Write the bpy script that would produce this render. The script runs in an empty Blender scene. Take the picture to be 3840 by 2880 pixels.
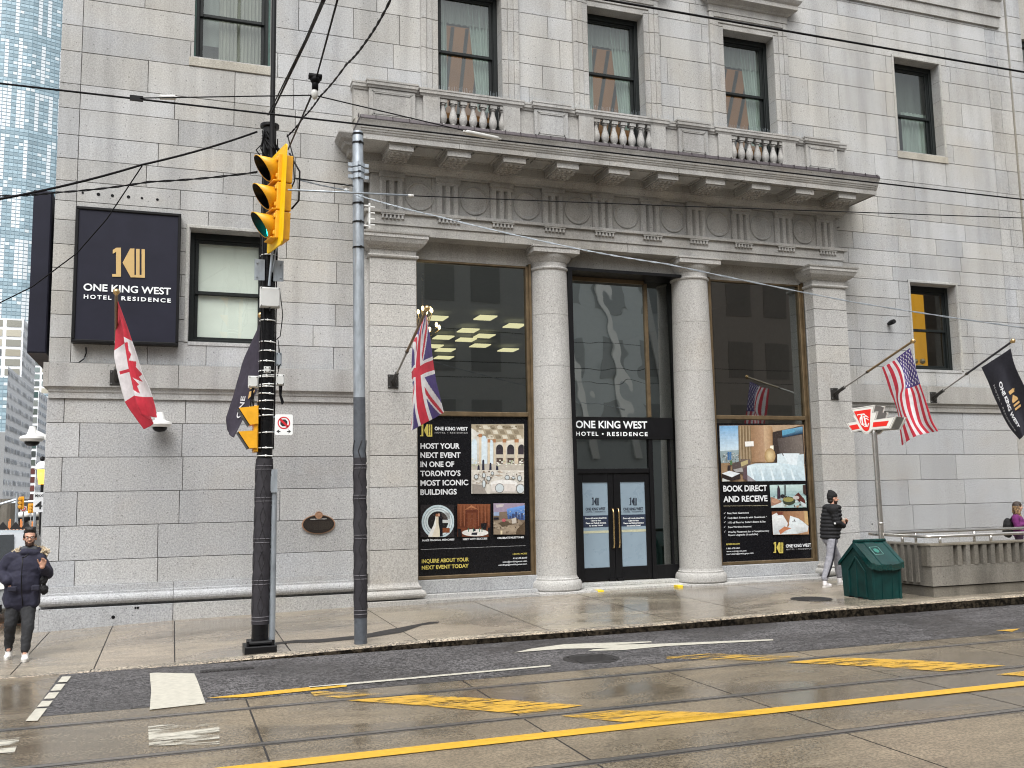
import bpy, bmesh, math, random
from mathutils import Vector, Matrix, noise as mnoise
R = math.radians
rnd = random.Random(7)
S = bpy.context.scene
COL = S.collection

# ------------------------------------------------------------------ camera
# World: X runs along the facade, Y into the building (main wall plane Y=0), Z up, metres.
YAW, PITCH, ROLL, FPX = .344792, .117315, -.017943, 3546.3
CAM = Vector((0, -17.5, 2.0))
def _rot():
    ca, sa = math.cos(YAW), math.sin(YAW); cb, sb = math.cos(PITCH), math.sin(PITCH); cc, sc = math.cos(ROLL), math.sin(ROLL)
    Rz = Matrix(((ca, -sa, 0), (sa, ca, 0), (0, 0, 1)))
    B = Matrix(((1, 0, 0), (0, 0, -1), (0, 1, 0)))
    Rx = Matrix(((1, 0, 0), (0, cb, sb), (0, -sb, cb)))
    Rr = Matrix(((cc, -sc, 0), (sc, cc, 0), (0, 0, 1)))
    return Rr @ Rx @ B @ Rz
RC = _rot()
cam_d = bpy.data.cameras.new('camera'); cam = bpy.data.objects.new('camera', cam_d); COL.objects.link(cam)
cam_d.sensor_fit = 'HORIZONTAL'; cam_d.sensor_width = 36; cam_d.lens = 36 * FPX / 3840
cam_d.clip_start = .1; cam_d.clip_end = 2000
M3 = Matrix((RC[0], -Vector(RC[1]), -Vector(RC[2]))).transposed()
cam.matrix_world = Matrix.Translation(CAM) @ M3.to_4x4()
S.camera = cam

# ------------------------------------------------------------------ world, sun, exposure
W = bpy.data.worlds.new('World'); S.world = W; W.use_nodes = True
nt = W.node_tree; bg = nt.nodes['Background']
sky = nt.nodes.new('ShaderNodeTexSky'); sky.sky_type = 'NISHITA'; sky.sun_disc = False
SUN_EL, SUN_AZ = R(58), R(205)
sky.sun_elevation = SUN_EL; sky.sun_rotation = SUN_AZ
sky.air_density = 1.0; sky.dust_density = 5.0; sky.ozone_density = 1.0
hs = nt.nodes.new('ShaderNodeHueSaturation'); hs.inputs['Saturation'].default_value = .12
nt.links.new(sky.outputs[0], hs.inputs['Color']); nt.links.new(hs.outputs[0], bg.inputs['Color'])
bg.inputs['Strength'].default_value = .15
sl = bpy.data.lights.new('sun', 'SUN'); sun = bpy.data.objects.new('sun', sl); COL.objects.link(sun)
sl.energy = 1.5; sl.angle = R(50); sl.color = (1, .98, .95)
sd = Vector((math.sin(SUN_AZ) * math.cos(SUN_EL), math.cos(SUN_AZ) * math.cos(SUN_EL), math.sin(SUN_EL)))
sun.rotation_euler = sd.to_track_quat('Z', 'Y').to_euler()
S.view_settings.view_transform = 'Standard'; S.view_settings.look = 'None'
S.view_settings.exposure = 0.68; S.view_settings.gamma = 1
try: S.cycles.filter_width = 1.1
except Exception: pass

# ------------------------------------------------------------------ helpers
O = {1: (0, 0, .5877), 2: (1200, 0, .5877), 3: (2500, 0, .6058), 4: (0, 950, .5877), 5: (1200, 850, .5877), 6: (2500, 850, .6058),
     7: (0, 1850, .5877), 8: (1200, 1850, .5877), 9: (2500, 1850, .6058), 'E': (3200, 850, .217), 'G': (120, 1300, .18083),
     'I': (1200, 2150, .18083), 'F': (3440, 1350, .18083), 'J': (1220, 420, .18083), 'K': (3080, 480, .18083), 'W': (3240, 1820, .2712),
     'P': (1540, 1540, .398), 'Q': (2640, 1540, .398), 'R': (2100, 1540, .398), 'S': (860, 400, .4219), 'T': (860, 1100, .4219),
     'U': (3130, 1480, .13562), 'X': (3260, 1250, .2622), 'Z': (1440, 1120, .3133), 'man': (0, 1900, .3616), 'rm': (2950, 1780, .3014),
     'c3': (0, 700, .4342), 'c4': (0, 1400, .398), 's': (0, 0, 1.0), 'N': (280, 780, .3194), 'H': (1040, 1850, .11754), 'wo': (3680, 1850, .14467), 'cf': (400, 1080, .33755)}
def ray(x, y):
    d = RC.transposed() @ Vector((x - 1920, y - 1440, FPX)); return d / d.y
def at(o, x, y, Y=None, Z=None, X=None, t=None):
    """survey point: where the sight line through a measured point of the photograph meets a known plane of the place"""
    a, b, k = O[o]; d = ray(a + k * x, b + k * y)
    if t is None:
        if Y is not None: t = Y - CAM.y
        elif Z is not None: t = (Z - CAM.z) / d.z
        else: t = (X - CAM.x) / d.x
    return CAM + d * t

def tag(o, label=None, cat=None, group=None, kind=None):
    if label: o['label'] = label
    if cat: o['category'] = cat
    if group: o['group'] = group
    if kind: o['kind'] = kind
    return o
def empty(name, loc=(0, 0, 0), label=None, cat=None, group=None):
    o = bpy.data.objects.new(name, None); COL.objects.link(o); o.location = loc; o.empty_display_size = .1
    bpy.context.view_layer.update()
    return tag(o, label, cat, group)
def link(o, parent=None):
    COL.objects.link(o)
    if parent is not None:
        o.parent = parent; o.matrix_parent_inverse = parent.matrix_world.inverted()
    return o
def copy_tree(o, off, parent=None):
    c = o.copy(); COL.objects.link(c)
    if parent is None: c.location = o.location + Vector(off)
    else:
        c.parent = parent
    for ch in o.children: copy_tree(ch, off, c)
    return c

class MB:
    def __init__(s): s.v = []; s.f = []; s.m = []; s.c = []
    def face(s, idx, mi=0, col=(1, 1, 1)): s.f.append(tuple(idx)); s.m.append(mi); s.c.append(col)
    def poly(s, pts, mi=0, col=(1, 1, 1)):
        n = len(s.v); s.v += [tuple(p) for p in pts]; s.face(range(n, n + len(pts)), mi, col)
    def box(s, x0, x1, y0, y1, z0, z1, mi=0, col=(1, 1, 1), b=0):
        n = len(s.v)
        if b <= 0:
            s.v += [(x0, y0, z0), (x1, y0, z0), (x1, y1, z0), (x0, y1, z0), (x0, y0, z1), (x1, y0, z1), (x1, y1, z1), (x0, y1, z1)]
            for q in ((0, 3, 2, 1), (4, 5, 6, 7), (0, 1, 5, 4), (1, 2, 6, 5), (2, 3, 7, 6), (3, 0, 4, 7)): s.face([n + i for i in q], mi, col)
        else:   # front (low-Y) edges chamfered
            s.v += [(x0 + b, y0, z0 + b), (x1 - b, y0, z0 + b), (x1 - b, y0, z1 - b), (x0 + b, y0, z1 - b),
                    (x0, y0 + b, z0), (x1, y0 + b, z0), (x1, y0 + b, z1), (x0, y0 + b, z1), (x0, y1, z0), (x1, y1, z0), (x1, y1, z1), (x0, y1, z1)]
            for q in ((0, 1, 2, 3), (0, 4, 5, 1), (1, 5, 6, 2), (2, 6, 7, 3), (3, 7, 4, 0), (4, 8, 9, 5), (5, 9, 10, 6), (6, 10, 11, 7), (7, 11, 8, 4), (8, 11, 10, 9)):
                s.face([n + i for i in q], mi, col)
    def obox(s, c, ax, half, mi=0, col=(1, 1, 1)):
        c = Vector(c); a = [Vector(q).normalized() * h for q, h in zip(ax, half)]; n = len(s.v)
        for k in (-1, 1):
            for i, j in ((-1, -1), (1, -1), (1, 1), (-1, 1)): s.v.append(tuple(c + a[0] * i + a[1] * j + a[2] * k))
        for q in ((0, 3, 2, 1), (4, 5, 6, 7), (0, 1, 5, 4), (1, 2, 6, 5), (2, 3, 7, 6), (3, 0, 4, 7)): s.face([n + i for i in q], mi, col)
    def bar(s, p, q, w, h=None, mi=0, col=(1, 1, 1)):
        p, q = Vector(p), Vector(q); d = q - p; u = d.cross(Vector((0, 0, 1)))
        if u.length < 1e-6: u = Vector((1, 0, 0))
        s.obox((p + q) / 2, (u, d.cross(u), d), (w / 2, (h or w) / 2, d.length / 2), mi, col)
    def prism(s, pts, d, mi=0, col=(1, 1, 1), side=None):
        """extrude a planar polygon by vector d"""
        d = Vector(d); n = len(s.v); k = len(pts)
        s.v += [tuple(p) for p in pts] + [tuple(Vector(p) + d) for p in pts]
        s.face(range(n, n + k), mi, col); s.face(range(n + 2 * k - 1, n + k - 1, -1), mi, col)
        for i in range(k): s.face((n + i, n + k + i, n + k + (i + 1) % k, n + (i + 1) % k), mi if side is None else side, col)
    def tube(s, pts, r, n=10, mi=0, col=(1, 1, 1), caps=True):
        pts = [Vector(p) for p in pts]; rs = r if isinstance(r, (list, tuple)) else [r] * len(pts); base = len(s.v); u = None
        for i, p in enumerate(pts):
            d = (pts[min(i + 1, len(pts) - 1)] - pts[max(i - 1, 0)]).normalized()
            if u is None: u = d.cross(Vector((0, 0, 1)) if abs(d.z) < .9 else Vector((1, 0, 0))).normalized()
            else: u = (u - d * u.dot(d)).normalized()
            w = d.cross(u)
            for j in range(n):
                a = 2 * math.pi * j / n; s.v.append(tuple(p + (u * math.cos(a) + w * math.sin(a)) * rs[i]))
        for i in range(len(pts) - 1):
            for j in range(n): s.face((base + i * n + j, base + i * n + (j + 1) % n, base + (i + 1) * n + (j + 1) % n, base + (i + 1) * n + j), mi, col)
        if caps:
            s.face(range(base + n - 1, base - 1, -1), mi, col); k = base + (len(pts) - 1) * n; s.face(range(k, k + n), mi, col)
    def lathe(s, prof, c, n=24, mi=0, col=(1, 1, 1), axis=(0, 0, 1)):
        z = Vector(axis).normalized(); x = z.cross(Vector((0, 1, 0))) if abs(z.y) < .9 else z.cross(Vector((1, 0, 0))); x.normalize(); y = z.cross(x); c = Vector(c); b = len(s.v)
        for r, h in prof:
            for j in range(n):
                a = 2 * math.pi * j / n; s.v.append(tuple(c + z * h + (x * math.cos(a) + y * math.sin(a)) * r))
        for i in range(len(prof) - 1):
            for j in range(n): s.face((b + i * n + j, b + i * n + (j + 1) % n, b + (i + 1) * n + (j + 1) % n, b + (i + 1) * n + j), mi, col)
        s.face(range(b + n - 1, b - 1, -1), mi, col); k = b + (len(prof) - 1) * n; s.face(range(k, k + n), mi, col)
    def ball(s, c, r, n=12, mi=0, col=(1, 1, 1), sc=(1, 1, 1)):
        b = len(s.v); m = max(4, n // 2)
        for i in range(m + 1):
            th = math.pi * i / m
            for j in range(n):
                a = 2 * math.pi * j / n
                s.v.append((c[0] + r * sc[0] * math.sin(th) * math.cos(a), c[1] + r * sc[1] * math.sin(th) * math.sin(a), c[2] - r * sc[2] * math.cos(th)))
        for i in range(m):
            for j in range(n): s.face((b + i * n + j, b + i * n + (j + 1) % n, b + (i + 1) * n + (j + 1) % n, b + (i + 1) * n + j), mi, col)
    def merge(s, o, mi=None, col=None):
        n = len(s.v); s.v += o.v
        for f, m, c in zip(o.f, o.m, o.c): s.face([i + n for i in f], m if mi is None else mi, c if col is None else col)
    def mesh(s, name, mats, smooth=False, weld=True):
        me = bpy.data.meshes.new(name); me.from_pydata(s.v, [], s.f)
        for m in (mats if isinstance(mats, (list, tuple)) else [mats]): me.materials.append(m)
        me.polygons.foreach_set('material_index', s.m)
        a = me.attributes.new('Col', 'FLOAT_COLOR', 'FACE'); flat = []
        for c in s.c: flat += [c[0], c[1], c[2], 1.0]
        a.data.foreach_set('color', flat)
        if smooth: me.polygons.foreach_set('use_smooth', [True] * len(me.polygons))
        if smooth and weld:
            bm = bmesh.new(); bm.from_mesh(me); bmesh.ops.remove_doubles(bm, verts=bm.verts, dist=2e-5); bm.to_mesh(me); bm.free()
        me.update(); me.validate()
        return me
    def build(s, name, mats, parent=None, smooth=False, auto=None):
        me = s.mesh(name, mats, smooth or auto is not None)
        if auto is not None:
            try: me.set_sharp_from_angle(angle=R(auto))
            except Exception: pass
        o = bpy.data.objects.new(name, me); return link(o, parent)

# ------------------------------------------------------------------ materials
class NT:
    def __init__(s, name):
        s.m = bpy.data.materials.new(name); s.m.use_nodes = True; s.t = s.m.node_tree; s.b = s.t.nodes['Principled BSDF']; s.out = s.t.nodes['Material Output']
        s._co = None
    def n(s, typ, **kw):
        x = s.t.nodes.new('ShaderNode' + typ)
        for k, v in kw.items(): setattr(x, k, v)
        return x
    def l(s, a, b): s.t.links.new(a, b)
    def co(s):
        if s._co is None: s._co = s.n('NewGeometry').outputs['Position']
        return s._co
    def noise(s, scale, detail=3, stretch=None, rough=.55, dist=0):
        x = s.n('TexNoise'); x.inputs['Scale'].default_value = scale; x.inputs['Detail'].default_value = detail; x.inputs['Roughness'].default_value = rough; x.inputs['Distortion'].default_value = dist
        src = s.co()
        if stretch:
            mp = s.n('Mapping'); mp.inputs['Scale'].default_value = stretch; s.l(src, mp.inputs['Vector']); src = mp.outputs[0]
        s.l(src, x.inputs['Vector']); return x.outputs['Fac']
    def ramp(s, fac, stops):
        x = s.n('ValToRGB'); e = x.color_ramp.elements
        while len(e) < len(stops): e.new(.5)
        for q, (p, c) in zip(e, stops):
            q.position = p; q.color = (c, c, c, 1) if not isinstance(c, (tuple, list)) else (*c[:3], 1)
        s.l(fac, x.inputs[0]); return x.outputs[0]
    def mix(s, fac, a, b, typ='MIX'):
        x = s.n('MixRGB', blend_type=typ)
        for i, q in zip((0, 1, 2), (fac, a, b)):
            if isinstance(q, (int, float)): x.inputs[i].default_value = q if i == 0 else (q, q, q, 1)
            elif isinstance(q, (tuple, list)): x.inputs[i].default_value = (*q[:3], 1)
            else: s.l(q, x.inputs[i])
        return x.outputs[0]
    def attr(s): x = s.n('Attribute'); x.attribute_name = 'Col'; return x.outputs['Color']
    def bump(s, h, strength=.3, dist=.01):
        x = s.n('Bump'); x.inputs['Strength'].default_value = strength; x.inputs['Distance'].default_value = dist
        s.l(h, x.inputs['Height']); s.l(x.outputs[0], s.b.inputs['Normal'])
    def base(s, c):
        if isinstance(c, (tuple, list)): s.b.inputs['Base Color'].default_value = (*c, 1)
        else: s.l(c, s.b.inputs['Base Color'])
    def rough(s, c):
        if isinstance(c, (int, float)): s.b.inputs['Roughness'].default_value = c
        else: s.l(c, s.b.inputs['Roughness'])

def simple(name, col, rough=.6, metal=0, var=.12, scale=8, bump=0, attr=False, spec=.5, stretch=None, emit=None, es=1):
    k = NT(name); c = k.ramp(k.noise(scale, 4, stretch), [(.25, 1 - var), (.75, 1 + var)])
    c = k.mix(1, c, col, 'MULTIPLY')
    if attr: c = k.mix(1, c, k.attr(), 'MULTIPLY')
    k.base(c); k.rough(k.ramp(k.noise(scale * 1.7, 3, stretch), [(.2, max(.02, rough - .08)), (.8, min(1, rough + .08))]))
    k.b.inputs['Metallic'].default_value = metal; k.b.inputs['Specular IOR Level'].default_value = spec
    if bump: k.bump(k.noise(scale * 4, 4), bump, .005)
    if emit: k.b.inputs['Emission Color'].default_value = (*emit, 1); k.b.inputs['Emission Strength'].default_value = es
    return k.m

def granite(name, ca, cb, speck=(.72, 1.2), dirt=.25, scale=1.0):
    k = NT(name)
    c = k.mix(k.ramp(k.noise(.33 * scale, 5, rough=.6), [(.38, 0), (.62, 1)]), ca, cb)
    c = k.mix(1, c, k.ramp(k.noise(38, 2, rough=.7), [(.3, speck[0]), (.68, speck[1])]), 'MULTIPLY')
    c = k.mix(1, c, k.ramp(k.noise(120, 1), [(.3, .86), (.7, 1.12)]), 'MULTIPLY')
    pit = k.n('TexVoronoi'); pit.inputs['Scale'].default_value = 9; k.l(k.co(), pit.inputs['Vector'])
    c = k.mix(1, c, k.ramp(pit.outputs['Distance'], [(.06, .5), (.13, 1)]), 'MULTIPLY')
    c = k.mix(1, c, k.ramp(k.noise(1.1, 4, (1.7, 1.7, .16), .6), [(.34, 1 - dirt * .75), (.56, 1.03)]), 'MULTIPLY')
    c = k.mix(k.ramp(k.noise(.9, 4, (1, 1, 1.2)), [(.55, 0), (.8, .4)]), c, k.mix(1, c, (.95, .85, .72), 'MULTIPLY'))
    c = k.mix(1, c, k.attr(), 'MULTIPLY'); k.base(c)
    k.rough(.78); k.bump(k.noise(55, 3), .35, .008)
    return k.m
M = {}
M['stone'] = granite('granite_ashlar', (.408, .415, .42), (.378, .37, .348), (.78, 1.15), dirt=.28)
M['stone_low'] = granite('granite_lower', (.39, .398, .406), (.382, .38, .372), (.66, 1.22), .1)
M['stone_trim'] = granite('granite_trim', (.395, .392, .38), (.335, .325, .305), (.78, 1.15), .3, 2.2)
M['stone_col'] = granite('granite_column', (.44, .435, .42), (.39, .38, .36), (.7, 1.2), .12)
M['mortar'] = simple('mortar', (.13, .125, .115), .9)
M['frame'] = simple('window_frame_paint', (.012, .015, .015), .45, 0, .3, 20, spec=.25)
M['frame_green'] = simple('green_copper_frame', (.045, .1, .085), .6, 0, .4, 12)
M['bronze'] = simple('bronze_frame', (.16, .115, .065), .42, .5, .3, 6)
M['black'] = simple('black_paint', (.006, .006, .007), .4, 0, .2, 10, spec=.25)
M['blackmetal'] = simple('black_pole_paint', (.005, .005, .006), .3, 0, .3, 9, .1, spec=.3)
M['flashing'] = simple('lead_flashing', (.06, .05, .055), .5, .3, .35, 30, stretch=(1, 1, .2))
M['white'] = simple('white_paint', (.78, .79, .78), .5, 0, .05)
M['letter_white'] = simple('letter_white', (.8, .83, .85), .45, 0, .03)
M['gold'] = simple('gold_letter', (.55, .38, .16), .4, .2, .06)
M['goldyellow'] = simple('gold_print', (.62, .5, .1), .4, 0, .05)
M['navy'] = simple('navy_sign_panel', (.015, .0155, .027), .55, 0, .15, 3, spec=.2)
M['galv'] = simple('galvanised_steel', (.36, .4, .44), .42, .55, .28, 14, stretch=(1, 1, .35))
M['wrap'] = simple('dark_pole_wrap', (.034, .032, .037), .55, 0, .25, 8, spec=.25)
M['wrapline'] = simple('pole_wrap_line', (.018, .017, .02), .5)
M['wraplight'] = simple('pole_wrap_light_line', (.1, .095, .105), .5)
M['steel'] = simple('stainless_steel', (.62, .6, .57), .22, .9, .1, 5)
M['yellow'] = simple('signal_yellow', (.74, .36, .012), .45, 0, .14, 7)
M['yellow_bright'] = simple('backplate_yellow', (.9, .56, .0), .4, 0, .05, 5)
M['grey_box'] = simple('pale_grey_box', (.55, .56, .55), .5, 0, .06)
M['cable'] = simple('black_cable', (.004, .004, .005), .6, spec=.15)
M['insul'] = simple('porcelain_insulator', (.6, .6, .58), .3)
M['paint'] = simple('painted_colours', (1, 1, 1), .45, 0, .04, 5, attr=True)
M['print'] = simple('printed_film', (.88, .88, .88), .25, 0, .14, 16, attr=True, spec=.3)
M['fabric'] = simple('flag_cloth', (.95, .95, .95), .85, 0, .16, 9, .3, attr=True)
M['cloth'] = simple('clothing', (1, 1, 1), .85, 0, .2, 25, .25, attr=True)
M['skin'] = simple('skin', (.52, .31, .22), .5, 0, .08, 20, attr=True)
M['hair'] = simple('hair', (1, 1, 1), .55, 0, .4, 45, .5, attr=True, stretch=(1, 1, .25))
M['rubber'] = simple('rubber', (.02, .02, .02), .7)
M['curtain'] = simple('curtain_cloth', (.19, .21, .198), .8, 0, .25, 9, attr=True, stretch=(1, 1, .1))
def emis(name, col, st):
    k = NT(name); k.base(col); k.b.inputs['Emission Color'].default_value = (*col, 1); k.b.inputs['Emission Strength'].default_value = st; return k.m
M['ceil_light'] = emis('ceiling_light', (1, .88, .5), 1.3)
M['bulb'] = emis('candle_bulb', (1, .75, .4), 9)
M['green_lamp'] = emis('green_lens_lit', (.02, .75, .6), 2.4)
M['amber_lit'] = emis('amber_lamp_lit', (1, .55, .05), 2.5)
def glass(name, tint, refl=.12, wav=0, wscale=1.2):
    k = NT(name); t = k.t
    tr = k.n('BsdfTransparent'); tr.inputs[0].default_value = (*tint, 1)
    gl = k.n('BsdfGlossy'); gl.inputs['Roughness'].default_value = .015; gl.inputs[0].default_value = (.9, .95, .94, 1)
    lw = k.n('LayerWeight'); lw.inputs['Blend'].default_value = .5; pw = k.n('Math', operation='POWER'); pw.inputs[1].default_value = 4.5; k.l(lw.outputs['Facing'], pw.inputs[0])
    ad = k.n('Math', operation='MULTIPLY_ADD'); ad.inputs[1].default_value = .85; ad.inputs[2].default_value = refl + .03; ad.use_clamp = True
    k.l(pw.outputs[0], ad.inputs[0])
    mx = k.n('MixShader'); k.l(ad.outputs[0], mx.inputs[0]); k.l(tr.outputs[0], mx.inputs[1]); k.l(gl.outputs[0], mx.inputs[2]); k.l(mx.outputs[0], k.out.inputs[0])
    if wav:
        bp = k.n('Bump'); bp.inputs['Strength'].default_value = 1; bp.inputs['Distance'].default_value = wav
        k.l(k.noise(wscale, 1), bp.inputs['Height']); k.l(bp.outputs[0], gl.inputs['Normal'])
    t.nodes.remove(k.b); return k.m
M['glass'] = glass('window_glass', (.86, .9, .88), .07, .001, 1.5)
M['glass_dark'] = glass('storefront_glass', (.45, .49, .47), .22, .0008, .9)
M['glass_wavy'] = glass('wavy_glass', (.3, .33, .33), .5, .005, 1.3)

def wet_ground(name, ca, cb, agg, rlo, rhi, bump=.25, patch=.35, spec=.6):
    k = NT(name)
    wet = k.ramp(k.noise(patch, 5, (1, 1.6, 1), .6, .6), [(.4, 0), (.6, 1)])
    c = k.mix(k.noise(.8, 5, (.6, 1, 1)), ca, cb)
    c = k.mix(1, c, k.ramp(k.noise(agg, 2, rough=.8), [(.42, .35 if agg < 35 else .66), (.58, 2.1 if agg < 35 else 1.36)]), 'MULTIPLY')
    c = k.mix(1, c, k.ramp(k.noise(3.5, 5, (.5, 1.5, 1), .7), [(.3, .78), (.7, 1.14)]), 'MULTIPLY')
    c = k.mix(1, c, k.ramp(wet, [(0, 1.1), (1, .72)]), 'MULTIPLY')
    c = k.mix(1, c, k.attr(), 'MULTIPLY')
    k.base(c); rg = k.ramp(wet, [(0, rhi), (1, rlo)]); k.rough(rg); k.b.inputs['Specular IOR Level'].default_value = spec
    k.bump(k.noise(agg * 1.2, 2, rough=.8), bump, .02 if agg < 35 else .006)
    return k.m
M['sidewalk'] = wet_ground('wet_pavement', (.29, .255, .2), (.238, .206, .158), 45, .1, .42, .1, .3)
M['slab'] = wet_ground('wet_track_concrete', (.205, .168, .12), (.155, .126, .09), 40, .12, .42, .14, .42)
M['asphalt'] = wet_ground('wet_asphalt', (.082, .078, .079), (.055, .053, .055), 32, .36, .75, 1.0, .5, .38)
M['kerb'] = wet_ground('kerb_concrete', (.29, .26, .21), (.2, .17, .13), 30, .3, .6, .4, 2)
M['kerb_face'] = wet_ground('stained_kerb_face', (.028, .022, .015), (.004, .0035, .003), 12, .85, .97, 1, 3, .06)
M['tar'] = simple('joint_tar', (.022, .02, .02), .6)
M['rail'] = simple('tram_rail_steel', (.3, .28, .26), .3, .8, .25, 20, stretch=(.1, 1, 1))
def road_paint(name, col, wear, sc=9, st=(.35, 1.6, 1)):
    k = NT(name); c = k.mix(1, k.ramp(k.noise(14, 4), [(.3, .82), (.7, 1.08)]), col, 'MULTIPLY'); k.base(c); k.rough(.45)
    tr = k.n('BsdfTransparent'); mx = k.n('MixShader')
    k.l(k.ramp(k.noise(sc, 6, st, .7), [(wear - .06, 0), (wear + .06, 1)]), mx.inputs[0]); k.l(tr.outputs[0], mx.inputs[1]); k.l(k.b.outputs[0], mx.inputs[2]); k.l(mx.outputs[0], k.out.inputs[0])
    return k.m
M['yel_line'] = road_paint('yellow_road_paint', (.62, .36, .03), .3)
M['yel_worn'] = road_paint('worn_yellow_road_paint', (.56, .33, .04), .45, 8, (.4, 2.0, 1))
M['yel_faint'] = road_paint('faint_yellow_road_paint', (.55, .34, .06), .53, 7, (.25, 2.2, 1))
M['white_line'] = road_paint('white_road_paint', (.5, .48, .41), .3)
M['white_worn'] = road_paint('worn_white_road_paint', (.5, .48, .41), .5, 4)

_fc = {}
def text_mb(s, p0, p1, cap, up, mi=0, depth=.004, bold=.02, col=(1, 1, 1), mat_y=(0, -1, 0), spacing=1.0):
    """lettering from the built-in font, its baseline running p0->p1 and cap height `cap`, in the plane of (p1-p0, up)"""
    key = (s, bold, spacing)
    if key not in _fc:
        cu = bpy.data.curves.new('txt', 'FONT'); cu.body = s; cu.size = 1; cu.offset = bold; cu.space_character = spacing; cu.resolution_u = 3
        ob = bpy.data.objects.new('txt', cu); COL.objects.link(ob); dg = bpy.context.evaluated_depsgraph_get()
        me = bpy.data.meshes.new_from_object(ob.evaluated_get(dg)); bpy.data.objects.remove(ob); bpy.data.curves.remove(cu)
        vs = [v.co.copy() for v in me.vertices]; fs = [tuple(p.vertices) for p in me.polygons]; bpy.data.meshes.remove(me)
        _fc[key] = (vs, fs)
    vs, fs = _fc[key]; mb = MB()
    if not vs: return mb
    x0 = min(v.x for v in vs); x1 = max(v.x for v in vs)
    p0, p1, up = Vector(p0), Vector(p1), Vector(up).normalized(); u = (p1 - p0) / (x1 - x0); nrm = Vector(mat_y); H = .727
    for v in vs: mb.v.append(tuple(p0 + u * (v.x - x0) + up * (v.y * cap / H) + nrm * depth))
    for f in fs: mb.face(f, mi, col)
    return mb

# ------------------------------------------------------------------ ground
def lerp_tab(tab, x):
    if x <= tab[0][0]: return tab[0][1]
    for (a, b), (c, d) in zip(tab, tab[1:]):
        if x <= c: return b + (d - b) * (x - a) / (c - a)
    return tab[-1][1]
ZR = -.08; YK = -4.4
ZK = [(-2.2, -.0745), (-.3, -.074), (1.0, -.045), (1.9, -.02), (3.2, .01), (7, .018), (10, .06), (14, .07)]
ZB = [(-2.05, -.07), (0, 0), (3, .05), (8, .1), (14, .1), (20, .12)]
def hs(x, y):
    f = min(1, max(0, (y - YK) / (0 - YK))); f = f * f * (3 - 2 * f)
    return lerp_tab(ZK, x) * (1 - f) + lerp_tab(ZB, x) * f
def on_walk(o, x, y, lift=0):
    z = .03
    for _ in range(6):
        p = at(o, x, y, Z=z + lift); z = hs(p.x, p.y)
    p.z = z + lift; return p
def st(o): return tag(o, kind='structure')

g = MB(); g.poly([(-90, -60, ZR - .02), (90, -60, ZR - .02), (90, 260, ZR - .02), (-90, 260, ZR - .02)])
st(g.build('ground', M['tar']))
g = MB(); g.poly([(-90, -60, ZR - .004), (60, -60, ZR - .004), (60, 0.0, ZR - .004), (-90, 0, ZR - .004)]); g.poly([(-90, 0, ZR - .004), (-2.02, 0, ZR - .004), (-2.02, 260, ZR - .004), (-90, 260, ZR - .004)])
st(g.build('road', M['slab']))
g = MB(); g.poly([(-1.27, -6.85, ZR), (60, -6.85, ZR), (60, YK + .01, ZR), (-1.0, YK + .01, ZR), (-1.24, YK + .01, ZR)])
st(g.build('asphalt_lane', M['asphalt']))
# concrete streetcar slab cast in panels with open joints
g = MB(); xs = [-6.3, -3.95, -1.6, .78, 3.15, 5.5, 7.67, 9.9, 12.2, 14.5, 16.9, 19.2, 22, 25, 30, 40]
ys = [-22, -16.5, -13.2, -10.46, -7.34, -6.86]
for i in range(len(xs) - 1):
    for j in range(len(ys) - 1):
        a, b = xs[i] + .009, xs[i + 1] - .009; c, d = ys[j] + .005, ys[j + 1] - .004
        t = .9 + .2 * rnd.random(); n = 5
        for q in range(n):
            g.poly([(a + (b - a) * q / n, c, ZR), (a + (b - a) * (q + 1) / n, c, ZR), (a + (b - a) * (q + 1) / n, d, ZR), (a + (b - a) * q / n, d, ZR)], 0, (t, t, t * .98))
tb = MB(); tb.poly([(-7, -22, ZR - .0025), (40, -22, ZR - .0025), (40, -6.86, ZR - .0025), (-7, -6.86, ZR - .0025)])
slab = g.build('track_slab', M['slab']); st(slab); st(tb.build('track_slab_joint_filler', M['tar']))
GR = 'tram rails set in the street'
for nm, yy in (('second streetcar rail from the kerb, between the yellow hatching', -8.83), ('streetcar rail nearest the kerb, along the edge of the concrete slab', -7.34), ('streetcar rail nearest the camera, beyond the yellow centre line', -10.46)):
    m = MB(); m.box(-7, 40, yy - .034, yy + .034, ZR - .05, ZR + .006); m.box(-7, 40, yy - .075, yy - .06, ZR - .05, ZR + .003)
    m.box(-7, 40, yy - .06, yy - .034, ZR - .05, ZR + .001, 1); m.box(-7, 40, yy + .034, yy + .06, ZR - .05, ZR + .0015, 1)
    tag(m.build('tram_rail', [M['rail'], M['tar']]), nm, 'rail', GR)
# pavement panels
g = MB(); xs = [-1.82, -.88, .08, 1.55, 3.28, 5.27, 7.4, 8.95, 10.9, 12.8, 14.8, 17, 19.5, 22, 26, 32]
def panel(g, a, b, c, d, mi=0, nx=5, ny=6, lift=0):
    t = .9 + .18 * rnd.random(); col = (t, t * (.98 + .03 * rnd.random()), t)
    for i in range(nx):
        for j in range(ny):
            p = []
            for u, w in ((i, j), (i + 1, j), (i + 1, j + 1), (i, j + 1)):
                x = a + (b - a) * u / nx; y = c + (d - c) * w / ny; p.append((x, y, hs(x, y) + lift))
            g.poly(p, mi, col)
for i in range(len(xs) - 1):
    ysw = [YK + .2, -2.4, .3] if xs[i] > 0 else [YK + .2, .3]
    for c, d in zip(ysw, ysw[1:]): panel(g, xs[i] + .008, xs[i + 1] - .008, c + (.007 if c > -3 else .01), d)
panel(g, -5.2, -1.828, YK + .2, .3, 0, 8, 6)
panel(g, -5.2, 32, YK + .1, .3, 1, 80, 8, -.01)
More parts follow.
